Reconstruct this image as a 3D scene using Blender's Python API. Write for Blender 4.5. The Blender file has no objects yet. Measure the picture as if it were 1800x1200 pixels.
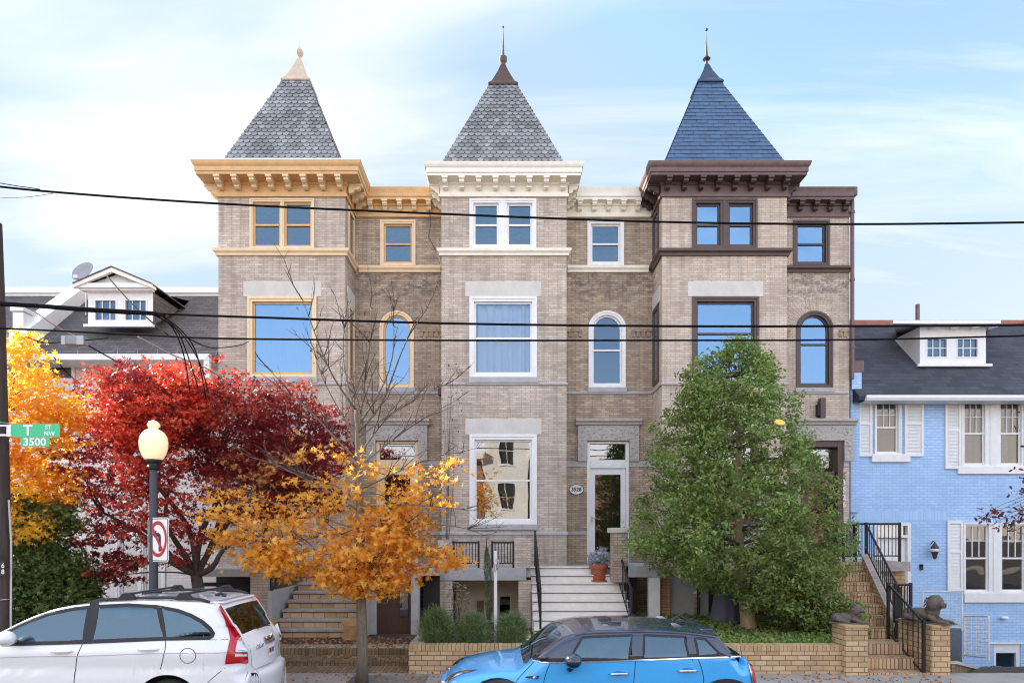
import bpy, math, random
import numpy as np
from mathutils import noise as mnoise
from mathutils import Vector, Matrix
R = math.radians
random.seed(7); rng = np.random.default_rng(7)
SC = bpy.context.scene; COL = SC.collection
# ------------------------------------------------------------------ camera
F = 1162.0; XV = 885.0; YH = 940.0; HC = 2.38          # focal length in px, vanishing point, eye height
cd = bpy.data.cameras.new('camera'); cam = bpy.data.objects.new('camera', cd); COL.objects.link(cam)
cd.sensor_width = 36; cd.lens = F/1800*36; cd.shift_x = (900-XV)/1800; cd.shift_y = (YH-600)/1800
cd.clip_start = .05; cd.clip_end = 2000
cam.location = (0, 0, HC); cam.rotation_euler = (R(90), 0, 0); SC.camera = cam
# ------------------------------------------------------------------ light
SUN_AZ, SUN_EL = R(-54), R(31)
SC.view_settings.view_transform = 'Standard'; SC.view_settings.look = 'None'
SC.view_settings.exposure = 1.95; SC.view_settings.gamma = 1; SC.view_settings.use_curve_mapping = False
SC.cycles.filter_width = 1.1 if hasattr(SC, 'cycles') else 1.5
world = bpy.data.worlds.new('World'); SC.world = world; world.use_nodes = True
def make_world():
    nt = world.node_tree; nt.nodes.clear(); N = nt.nodes.new; L = nt.links.new
    sky = N('ShaderNodeTexSky'); sky.sky_type = 'NISHITA'; sky.sun_disc = False
    sky.sun_elevation = SUN_EL; sky.sun_rotation = SUN_AZ; sky.air_density = 1.0; sky.dust_density = .6; sky.ozone_density = 2.0
    tc = N('ShaderNodeTexCoord'); sep = N('ShaderNodeSeparateXYZ'); L(tc.outputs['Generated'], sep.inputs[0])
    def m(op, a, b=None, c=None, clamp=False):
        n = N('ShaderNodeMath'); n.operation = op; n.use_clamp = clamp
        for i, v in enumerate((a, b, c)):
            if v is None: continue
            if isinstance(v, (int, float)): n.inputs[i].default_value = v
            else: L(v, n.inputs[i])
        return n.outputs[0]
    zc = m('MAXIMUM', m('ADD', sep.outputs[2], .16), .02)
    cx = m('DIVIDE', sep.outputs[0], zc); cy = m('DIVIDE', sep.outputs[1], zc)
    comb = N('ShaderNodeCombineXYZ'); L(m('MULTIPLY', cx, .62), comb.inputs[0]); L(m('MULTIPLY', cy, 1.25), comb.inputs[1])
    nz = N('ShaderNodeTexNoise'); nz.inputs['Scale'].default_value = 1.05; nz.inputs['Detail'].default_value = 6
    nz.inputs['Roughness'].default_value = .5; nz.inputs['Distortion'].default_value = .35
    mp = N('ShaderNodeMapping'); mp.inputs['Location'].default_value = (5.5, 1.3, 0); mp.inputs['Rotation'].default_value = (0, 0, R(24))
    L(comb.outputs[0], mp.inputs[0]); L(mp.outputs[0], nz.inputs['Vector'])
    rp = N('ShaderNodeValToRGB'); rp.color_ramp.elements[0].position = .38; rp.color_ramp.elements[1].position = .64
    rp.color_ramp.interpolation = 'EASE'
    L(nz.outputs[0], rp.inputs[0])
    # clouds behind camera brightened to light shaded facades; towards the horizon the air whitens
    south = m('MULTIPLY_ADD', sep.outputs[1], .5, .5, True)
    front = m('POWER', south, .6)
    hor = m('POWER', m('SUBTRACT', 1.0, m('ABSOLUTE', sep.outputs[2]), None, True), 2.7, None, True)
    n2 = N('ShaderNodeTexNoise'); n2.inputs['Scale'].default_value = 1.9; n2.inputs['Detail'].default_value = 7; n2.inputs['Roughness'].default_value = .62; n2.inputs['Distortion'].default_value = .6
    mp2 = N('ShaderNodeMapping'); mp2.inputs['Location'].default_value = (1.7, 5.3, 2); mp2.inputs['Rotation'].default_value = (0, 0, R(-20)); mp2.inputs['Scale'].default_value = (.45, 1.3, 1); L(comb.outputs[0], mp2.inputs[0]); L(mp2.outputs[0], n2.inputs['Vector'])
    wisp = N('ShaderNodeMapRange'); wisp.inputs['From Min'].default_value = .44; wisp.inputs['From Max'].default_value = .72; wisp.inputs['To Max'].default_value = .8; L(n2.outputs[0], wisp.inputs[0])
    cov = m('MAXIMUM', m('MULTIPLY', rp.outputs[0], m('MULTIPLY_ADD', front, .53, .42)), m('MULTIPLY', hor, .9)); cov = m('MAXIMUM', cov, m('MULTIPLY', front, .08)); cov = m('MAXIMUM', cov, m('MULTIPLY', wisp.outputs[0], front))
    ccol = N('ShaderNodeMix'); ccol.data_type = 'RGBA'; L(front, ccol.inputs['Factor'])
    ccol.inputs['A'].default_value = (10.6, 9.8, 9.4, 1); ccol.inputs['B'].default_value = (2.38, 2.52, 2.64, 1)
    bl = N('ShaderNodeMix'); bl.data_type = 'RGBA'; bl.blend_type = 'MULTIPLY'; bl.inputs['Factor'].default_value = 1
    bl.inputs['B'].default_value = (1, 1, 1, 1); lim = N('ShaderNodeMix'); lim.data_type = 'RGBA'; lim.blend_type = 'DARKEN'; lim.inputs['Factor'].default_value = 1; L(sky.outputs[0], lim.inputs['A']); lim.inputs['B'].default_value = (1.38, 1.92, 2.65, 1); L(lim.outputs['Result'], bl.inputs['A'])   # sky colour capped to tame the glow round the sun
    # the blue of the air: Nishita, lifted in the north where the photograph's windows mirror it
    tint = N('ShaderNodeMix'); tint.data_type = 'RGBA'; L(front, tint.inputs['Factor'])
    tint.inputs['A'].default_value = (2.2, 2.1, 2.1, 1); tint.inputs['B'].default_value = (.90, .94, 1.02, 1); L(tint.outputs['Result'], bl.inputs['B'])
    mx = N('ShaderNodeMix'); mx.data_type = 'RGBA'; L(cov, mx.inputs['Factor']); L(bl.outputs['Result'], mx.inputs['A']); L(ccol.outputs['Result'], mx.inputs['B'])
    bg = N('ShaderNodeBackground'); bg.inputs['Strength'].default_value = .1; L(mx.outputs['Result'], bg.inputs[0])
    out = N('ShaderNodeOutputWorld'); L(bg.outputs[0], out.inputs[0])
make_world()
sl = bpy.data.lights.new('sun', 'SUN'); sl.energy = 4.2; sl.angle = R(.5); sl.color = (1, .93, .82)
sun = bpy.data.objects.new('sun', sl); COL.objects.link(sun)
SV = Vector((math.sin(SUN_AZ)*math.cos(SUN_EL), math.cos(SUN_AZ)*math.cos(SUN_EL), math.sin(SUN_EL)))
sun.rotation_euler = SV.to_track_quat('Z', 'Y').to_euler(); sun.location = (-20, 30, 30)

# ------------------------------------------------------------------ helpers
def X(px, D): return (px-XV)*D/F
def Z(py, D): return HC-(py-YH)*D/F
def P(px, py, D): return Vector((X(px, D), D, Z(py, D)))
WL = {}
def tag(o, label=None, cat=None, group=None, kind=None):
    if label: o['label'] = label
    if cat: o['category'] = cat
    if group: o['group'] = group
    if kind: o['kind'] = kind
    return o
def empty(name, loc, label, cat, group=None, rz=0):
    o = bpy.data.objects.new(name, None); COL.objects.link(o); o.empty_display_size = .2
    o.location = loc; o.rotation_euler = (0, 0, rz); WL[o.name] = Vector(loc) if not rz else Vector((0, 0, 0))
    return tag(o, label, cat, group)
class MB:
    def __init__(s): s.v = []; s.f = []
    def add(s, vs, fs):
        b = len(s.v); s.v += [tuple(p) for p in vs]; s.f += [tuple(b+i for i in f) for f in fs]; return s
    def quad(s, a, b, c, d): return s.add([a, b, c, d], [(0, 1, 2, 3)])
    def box(s, x0, x1, y0, y1, z0, z1, dx=0, dy=0):
        v = [(x0, y0, z0), (x1, y0, z0), (x1, y1, z0), (x0, y1, z0), (x0+dx, y0+dy, z1), (x1+dx, y0+dy, z1), (x1+dx, y1+dy, z1), (x0+dx, y1+dy, z1)]
        return s.add(v, [(0, 3, 2, 1), (4, 5, 6, 7), (0, 1, 5, 4), (1, 2, 6, 5), (2, 3, 7, 6), (3, 0, 4, 7)])
    def tube(s, pts, r, n=6, caps=True):
        pts = [Vector(p) for p in pts]; rs = r if isinstance(r, (list, tuple)) else [r]*len(pts); b = len(s.v); k = len(pts)
        up = None
        for i, p in enumerate(pts):
            t = (pts[min(i+1, k-1)]-pts[max(i-1, 0)]); t = t.normalized() if t.length > 1e-9 else Vector((0, 0, 1))
            if up is None: up = t.orthogonal().normalized()
            u = (up-t*up.dot(t)); u = u.normalized() if u.length > 1e-6 else t.orthogonal().normalized(); up = u; w = t.cross(u)
            for j in range(n):
                a = 2*math.pi*j/n; s.v.append(tuple(p+(u*math.cos(a)+w*math.sin(a))*rs[i]))
        for i in range(k-1):
            for j in range(n):
                s.f.append((b+i*n+j, b+i*n+(j+1) % n, b+(i+1)*n+(j+1) % n, b+(i+1)*n+j))
        if caps: s.f.append(tuple(b+j for j in range(n))[::-1]); s.f.append(tuple(b+(k-1)*n+j for j in range(n)))
        return s
    def lathe(s, prof, c, n=20):
        b = len(s.v); c = Vector(c)
        for r, z in prof:
            for j in range(n):
                a = 2*math.pi*j/n; s.v.append((c.x+r*math.cos(a), c.y+r*math.sin(a), c.z+z))
        for i in range(len(prof)-1):
            for j in range(n): s.f.append((b+i*n+j, b+i*n+(j+1) % n, b+(i+1)*n+(j+1) % n, b+(i+1)*n+j))
        s.f.append(tuple(b+j for j in range(n))[::-1]); s.f.append(tuple(b+(len(prof)-1)*n+j for j in range(n)))
        return s
    def prism(s, poly, fn, a, c):        # polygon (u,v) extruded between fn(u,v,a) and fn(u,v,c)
        n = len(poly); s.add([fn(u, v, a) for u, v in poly]+[fn(u, v, c) for u, v in poly],
              [tuple(range(n))[::-1], tuple(range(n, 2*n))]+[(i, (i+1) % n, n+(i+1) % n, n+i) for i in range(n)]); return s
    def ellipsoid(s, c, r, n=12, m=8, rot=None):
        b = len(s.v); c = Vector(c)
        for i in range(m+1):
            t = math.pi*i/m
            for j in range(n):
                a = 2*math.pi*j/n; p = Vector((r[0]*math.sin(t)*math.cos(a), r[1]*math.sin(t)*math.sin(a), r[2]*math.cos(t)))
                if rot: p = rot @ p
                s.v.append(tuple(c+p))
        for i in range(m):
            for j in range(n): s.f.append((b+i*n+j, b+(i+1)*n+j, b+(i+1)*n+(j+1) % n, b+i*n+(j+1) % n))
        return s
    def build(s, name, mat, parent=None, smooth=False, bevel=0, label=None, loc=None, auto=None):
        me = bpy.data.meshes.new(name); off = Vector((0, 0, 0))
        if parent is not None: off = WL.get(parent.name, off)
        elif loc is not None: off = Vector(loc)
        me.from_pydata([(v[0]-off.x, v[1]-off.y, v[2]-off.z) for v in s.v], [], s.f); me.validate()
        me.materials.append(mat)
        if smooth: me.polygons.foreach_set('use_smooth', [True]*len(me.polygons))
        if auto: me.polygons.foreach_set('use_smooth', [True]*len(me.polygons)); me.set_sharp_from_angle(angle=R(auto))
        o = bpy.data.objects.new(name, me); COL.objects.link(o)
        if parent is not None: o.parent = parent; WL[o.name] = off
        else:
            WL[o.name] = off
            if loc is not None: o.location = loc
        if bevel:
            md = o.modifiers.new('bevel', 'BEVEL'); md.width = bevel; md.segments = 2; md.limit_method = 'ANGLE'; md.angle_limit = R(40)
        if label: o['label'] = label
        return o
def vert(u, v, a): return (u, a, v)      # polygon in x,z, extruded along y

# ------------------------------------------------------------------ materials
def mat(name, col, rough=.7, metal=0, spec=.5, noise=0, nscale=6, bump=0, bscale=40, coat=0, island=0, dirt=None, trans=0, emis=0, nstretch=(1, 1, 1)):
    m = bpy.data.materials.new(name); m.use_nodes = True; nt = m.node_tree; N = nt.nodes.new; L = nt.links.new
    b = nt.nodes['Principled BSDF']; b.inputs['Roughness'].default_value = rough; b.inputs['Metallic'].default_value = metal
    b.inputs['Specular IOR Level'].default_value = spec; b.inputs['Coat Weight'].default_value = coat; b.inputs['Coat Roughness'].default_value = .04
    c4 = (*col, 1); b.inputs['Base Color'].default_value = c4; src = None
    geo = None
    def pos():
        nonlocal geo
        if geo is None:
            g = N('ShaderNodeNewGeometry'); mp = N('ShaderNodeMapping'); mp.inputs['Scale'].default_value = nstretch
            L(g.outputs['Position'], mp.inputs[0]); geo = (mp.outputs[0], g)
        return geo
    if noise:
        n = N('ShaderNodeTexNoise'); n.inputs['Scale'].default_value = nscale; n.inputs['Detail'].default_value = 6; n.inputs['Roughness'].default_value = .65; L(pos()[0], n.inputs['Vector'])
        r = N('ShaderNodeMapRange'); r.inputs['From Min'].default_value = .3; r.inputs['From Max'].default_value = .7
        r.inputs['To Min'].default_value = 1-noise; r.inputs['To Max'].default_value = 1+noise; L(n.outputs[0], r.inputs[0])
        x = N('ShaderNodeMix'); x.data_type = 'RGBA'; x.blend_type = 'MULTIPLY'; x.inputs['Factor'].default_value = 1; x.inputs['A'].default_value = c4; L(r.outputs[0], x.inputs['B'])
        src = x.outputs['Result']
        rr = N('ShaderNodeMapRange'); rr.inputs['To Min'].default_value = max(0, rough-.12); rr.inputs['To Max'].default_value = min(1, rough+.12); L(n.outputs[0], rr.inputs[0]); L(rr.outputs[0], b.inputs['Roughness'])
    if island:
        g = pos()[1]; r = N('ShaderNodeMapRange'); r.inputs['To Min'].default_value = 1-island; r.inputs['To Max'].default_value = 1+island; L(g.outputs['Random Per Island'], r.inputs[0])
        x = N('ShaderNodeMix'); x.data_type = 'RGBA'; x.blend_type = 'MULTIPLY'; x.inputs['Factor'].default_value = 1
        if src: L(src, x.inputs['A'])
        else: x.inputs['A'].default_value = c4
        L(r.outputs[0], x.inputs['B']); src = x.outputs['Result']
    if dirt:
        n = N('ShaderNodeTexNoise'); n.inputs['Scale'].default_value = dirt[1]; n.inputs['Detail'].default_value = 8; n.inputs['Roughness'].default_value = .75; L(pos()[0], n.inputs['Vector'])
        r = N('ShaderNodeMapRange'); r.inputs['From Min'].default_value = dirt[2]; r.inputs['From Max'].default_value = dirt[2]+.12; L(n.outputs[0], r.inputs[0])
        x = N('ShaderNodeMix'); x.data_type = 'RGBA'; L(r.outputs[0], x.inputs['Factor'])
        if src: L(src, x.inputs['A'])
        else: x.inputs['A'].default_value = c4
        x.inputs['B'].default_value = (*dirt[0], 1); src = x.outputs['Result']
    if src: L(src, b.inputs['Base Color'])
    if bump:
        n = N('ShaderNodeTexNoise'); n.inputs['Scale'].default_value = bscale; n.inputs['Detail'].default_value = 4; L(pos()[0], n.inputs['Vector'])
        bp = N('ShaderNodeBump'); bp.inputs['Strength'].default_value = bump; bp.inputs['Distance'].default_value = .01; L(n.outputs[0], bp.inputs['Height']); L(bp.outputs[0], b.inputs['Normal'])
    if emis: b.inputs['Emission Color'].default_value = c4; b.inputs['Emission Strength'].default_value = emis
    return m
def wallco(nt):
    N = nt.nodes.new; L = nt.links.new
    g = N('ShaderNodeNewGeometry'); sp = N('ShaderNodeSeparateXYZ'); L(g.outputs['Position'], sp.inputs[0])
    sn = N('ShaderNodeSeparateXYZ'); L(g.outputs['True Normal'], sn.inputs[0])
    def ab(o):
        a = N('ShaderNodeMath'); a.operation = 'ABSOLUTE'; L(o, a.inputs[0]); b = N('ShaderNodeMath'); b.operation = 'GREATER_THAN'; L(a.outputs[0], b.inputs[0]); b.inputs[1].default_value = .6; return b.outputs[0]
    ax = ab(sn.outputs[0]); az = ab(sn.outputs[2])
    def mixf(f, a, b):
        x = N('ShaderNodeMix'); x.data_type = 'FLOAT'; L(f, x.inputs['Factor']); L(a, x.inputs['A']); L(b, x.inputs['B']); return x.outputs['Result']
    u = mixf(ax, sp.outputs[0], sp.outputs[1]); v = mixf(az, sp.outputs[2], sp.outputs[1])
    c = N('ShaderNodeCombineXYZ'); L(u, c.inputs[0]); L(v, c.inputs[1]); return c.outputs[0], g, sp
def brick(name, cols, mortar, bw=.2, bh=.061, ms=.006, rough=.85, bump=.5, vary=.25, soot=None, swap=False, off=(0, 0, 0)):
    m = bpy.data.materials.new(name); m.use_nodes = True; nt = m.node_tree; N = nt.nodes.new; L = nt.links.new; b = nt.nodes['Principled BSDF']
    co, g, sp = wallco(nt)
    if swap:
        s = N('ShaderNodeSeparateXYZ'); L(co, s.inputs[0]); c = N('ShaderNodeCombineXYZ'); L(s.outputs[0], c.inputs[1]); L(s.outputs[1], c.inputs[0]); co = c.outputs[0]
    # slightly uneven courses
    nd = N('ShaderNodeTexNoise'); nd.inputs['Scale'].default_value = 1.4; L(co, nd.inputs['Vector'])
    ad = N('ShaderNodeVectorMath'); ad.operation = 'MULTIPLY_ADD'; L(nd.outputs['Color'], ad.inputs[0]); ad.inputs[1].default_value = (.012, .012, 0); o_ = N('ShaderNodeVectorMath'); L(co, o_.inputs[0]); o_.inputs[1].default_value = off; L(o_.outputs[0], ad.inputs[2])
    t = N('ShaderNodeTexBrick'); t.offset = 0 if swap else .5; L(ad.outputs[0], t.inputs['Vector']); t.inputs['Scale'].default_value = 1
    t.inputs['Brick Width'].default_value = bw; t.inputs['Row Height'].default_value = bh; t.inputs['Mortar Size'].default_value = ms; t.inputs['Mortar Smooth'].default_value = .3
    t.inputs['Color1'].default_value = (0, 0, 0, 1); t.inputs['Color2'].default_value = (1, 1, 1, 1); t.inputs['Mortar'].default_value = (.5, .5, .5, 1); t.inputs['Bias'].default_value = 0
    rp = N('ShaderNodeValToRGB'); el = rp.color_ramp.elements; rp.color_ramp.interpolation = 'LINEAR'
    while len(el) < len(cols): el.new(.5)
    for i, c in enumerate(cols): el[i].position = i/(len(cols)-1); el[i].color = (*c, 1)
    L(t.outputs['Color'], rp.inputs[0])
    n = N('ShaderNodeTexNoise'); n.inputs['Scale'].default_value = .9; n.inputs['Detail'].default_value = 7; n.inputs['Roughness'].default_value = .7; L(g.outputs['Position'], n.inputs['Vector'])
    r = N('ShaderNodeMapRange'); r.inputs['From Min'].default_value = .3; r.inputs['From Max'].default_value = .7; r.inputs['To Min'].default_value = 1-vary; r.inputs['To Max'].default_value = 1+vary; L(n.outputs[0], r.inputs[0])
    x = N('ShaderNodeMix'); x.data_type = 'RGBA'; x.blend_type = 'MULTIPLY'; x.inputs['Factor'].default_value = 1; L(rp.outputs[0], x.inputs['A']); L(r.outputs[0], x.inputs['B'])
    src = x.outputs['Result']
    if soot:      # rain streaks down the wall
        ms_ = N('ShaderNodeMapping'); ms_.inputs['Scale'].default_value = (6, 6, .45); L(g.outputs['Position'], ms_.inputs[0]); n5 = N('ShaderNodeTexNoise'); n5.inputs['Scale'].default_value = 1; n5.inputs['Detail'].default_value = 6; n5.inputs['Roughness'].default_value = .7; L(ms_.outputs[0], n5.inputs['Vector'])
        r5 = N('ShaderNodeMapRange'); r5.inputs['From Min'].default_value = .48; r5.inputs['From Max'].default_value = .68; r5.inputs['To Min'].default_value = 1.03; r5.inputs['To Max'].default_value = .72; L(n5.outputs[0], r5.inputs[0])
        x5 = N('ShaderNodeMix'); x5.data_type = 'RGBA'; x5.blend_type = 'MULTIPLY'; x5.inputs['Factor'].default_value = 1; L(src, x5.inputs['A']); L(r5.outputs[0], x5.inputs['B']); src = x5.outputs['Result']
    mm = N('ShaderNodeMix'); mm.data_type = 'RGBA'; L(t.outputs['Fac'], mm.inputs['Factor']); L(src, mm.inputs['A']); mm.inputs['B'].default_value = (*mortar, 1); src = mm.outputs['Result']
    if soot:      # soot stains: (colour, list of (z centre, half height, noise threshold), y limit)
        for zc, hh, th, ylim in soot[1]:
            d = N('ShaderNodeMath'); d.operation = 'SUBTRACT'; L(sp.outputs[2], d.inputs[0]); d.inputs[1].default_value = zc
            a = N('ShaderNodeMath'); a.operation = 'ABSOLUTE'; L(d.outputs[0], a.inputs[0])
            e = N('ShaderNodeMapRange'); e.inputs['From Min'].default_value = hh; e.inputs['From Max'].default_value = hh*.3; L(a.outputs[0], e.inputs[0])
            mp = N('ShaderNodeMapping'); mp.inputs['Scale'].default_value = (5, 5, 9); L(g.outputs['Position'], mp.inputs[0])
            n2 = N('ShaderNodeTexNoise'); n2.inputs['Scale'].default_value = 1.0; n2.inputs['Detail'].default_value = 8; n2.inputs['Roughness'].default_value = .8; L(mp.outputs[0], n2.inputs['Vector'])
            e2 = N('ShaderNodeMapRange'); e2.inputs['From Min'].default_value = th; e2.inputs['From Max'].default_value = th+.1; L(n2.outputs[0], e2.inputs[0])
            yl = N('ShaderNodeMath'); yl.operation = 'GREATER_THAN'; L(sp.outputs[1], yl.inputs[0]); yl.inputs[1].default_value = ylim
            p = N('ShaderNodeMath'); p.operation = 'MULTIPLY'; L(e.outputs[0], p.inputs[0]); L(e2.outputs[0], p.inputs[1])
            p2 = N('ShaderNodeMath'); p2.operation = 'MULTIPLY'; L(p.outputs[0], p2.inputs[0]); L(yl.outputs[0], p2.inputs[1])
            p3 = N('ShaderNodeMath'); p3.operation = 'MULTIPLY'; L(p2.outputs[0], p3.inputs[0]); p3.inputs[1].default_value = .62
            q = N('ShaderNodeMix'); q.data_type = 'RGBA'; L(p3.outputs[0], q.inputs['Factor']); L(src, q.inputs['A']); q.inputs['B'].default_value = (*soot[0], 1); src = q.outputs['Result']
    L(src, b.inputs['Base Color']); b.inputs['Roughness'].default_value = rough
    if bump:
        bp = N('ShaderNodeBump'); bp.inputs['Strength'].default_value = bump; bp.inputs['Distance'].default_value = .006; bp.invert = True; L(t.outputs['Fac'], bp.inputs['Height'])
        n3 = N('ShaderNodeTexNoise'); n3.inputs['Scale'].default_value = 60; L(g.outputs['Position'], n3.inputs['Vector'])
        b2 = N('ShaderNodeBump'); b2.inputs['Strength'].default_value = .25; b2.inputs['Distance'].default_value = .004; L(n3.outputs[0], b2.inputs['Height']); L(bp.outputs[0], b2.inputs['Normal']); L(b2.outputs[0], b.inputs['Normal'])
    return m
def glass(name, refl=.35, tint=(.75, .8, .85), wav=.02, gl=(1, 1, 1), wsc=1.6):
    m = bpy.data.materials.new(name); m.use_nodes = True; nt = m.node_tree; N = nt.nodes.new; L = nt.links.new; nt.nodes.remove(nt.nodes['Principled BSDF'])
    g = N('ShaderNodeBsdfGlossy'); g.inputs['Roughness'].default_value = .015; g.inputs[0].default_value = (*gl, 1); t = N('ShaderNodeBsdfTransparent'); t.inputs[0].default_value = (*tint, 1)
    fr = N('ShaderNodeFresnel'); fr.inputs[0].default_value = 1.5
    ma = N('ShaderNodeMath'); ma.operation = 'MULTIPLY_ADD'; ma.use_clamp = True; L(fr.outputs[0], ma.inputs[0]); ma.inputs[1].default_value = 1.2; ma.inputs[2].default_value = refl
    n = N('ShaderNodeTexNoise'); n.inputs['Scale'].default_value = wsc; n.inputs['Detail'].default_value = 1; ge = N('ShaderNodeNewGeometry'); L(ge.outputs['Position'], n.inputs['Vector'])
    bp = N('ShaderNodeBump'); bp.inputs['Strength'].default_value = 1; bp.inputs['Distance'].default_value = wav; L(n.outputs[0], bp.inputs['Height']); L(bp.outputs[0], g.inputs['Normal'])
    x = N('ShaderNodeMixShader'); L(ma.outputs[0], x.inputs[0]); L(t.outputs[0], x.inputs[1]); L(g.outputs[0], x.inputs[2]); L(x.outputs[0], nt.nodes['Material Output'].inputs[0]); return m
def leafmat(name, cols, trans=.35, rough=.5, big=.0, bcol=None, bscale=.8, zsplit=None):
    m = bpy.data.materials.new(name); m.use_nodes = True; nt = m.node_tree; N = nt.nodes.new; L = nt.links.new; b = nt.nodes['Principled BSDF']
    g = N('ShaderNodeNewGeometry'); rp = N('ShaderNodeValToRGB'); el = rp.color_ramp.elements
    while len(el) < len(cols): el.new(.5)
    for i, c in enumerate(cols): el[i].position = i/(len(cols)-1); el[i].color = (*c, 1)
    L(g.outputs['Random Per Island'], rp.inputs[0]); src = rp.outputs[0]
    if bcol:      # whole sprays of another autumn colour
        n = N('ShaderNodeTexNoise'); n.inputs['Scale'].default_value = bscale; n.inputs['Detail'].default_value = 3; L(g.outputs['Position'], n.inputs['Vector'])
        r = N('ShaderNodeMapRange'); r.inputs['From Min'].default_value = .45; r.inputs['From Max'].default_value = .58; r.inputs['To Max'].default_value = big; L(n.outputs[0], r.inputs[0]); f = r.outputs[0]
        if zsplit:
            sp = N('ShaderNodeSeparateXYZ'); L(g.outputs['Position'], sp.inputs[0]); r2 = N('ShaderNodeMapRange'); L(sp.outputs[2], r2.inputs[0]); r2.inputs['From Min'].default_value = zsplit[0]; r2.inputs['From Max'].default_value = zsplit[1]
            r2.inputs['To Min'].default_value = 1; r2.inputs['To Max'].default_value = 0
            mx = N('ShaderNodeMath'); mx.operation = 'MULTIPLY_ADD'; mx.use_clamp = True; L(f, mx.inputs[0]); mx.inputs[1].default_value = .5; L(r2.outputs[0], mx.inputs[2]); f = mx.outputs[0]
        x = N('ShaderNodeMix'); x.data_type = 'RGBA'; L(f, x.inputs['Factor']); L(src, x.inputs['A']); x.inputs['B'].default_value = (*bcol, 1); src = x.outputs['Result']
    L(src, b.inputs['Base Color']); b.inputs['Roughness'].default_value = rough; b.inputs['Specular IOR Level'].default_value = .3
    tr = N('ShaderNodeBsdfTranslucent'); L(src, tr.inputs[0]); mx = N('ShaderNodeMixShader'); mx.inputs[0].default_value = trans
    L(b.outputs[0], mx.inputs[1]); L(tr.outputs[0], mx.inputs[2]); L(mx.outputs[0], nt.nodes['Material Output'].inputs[0]); return m

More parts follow.
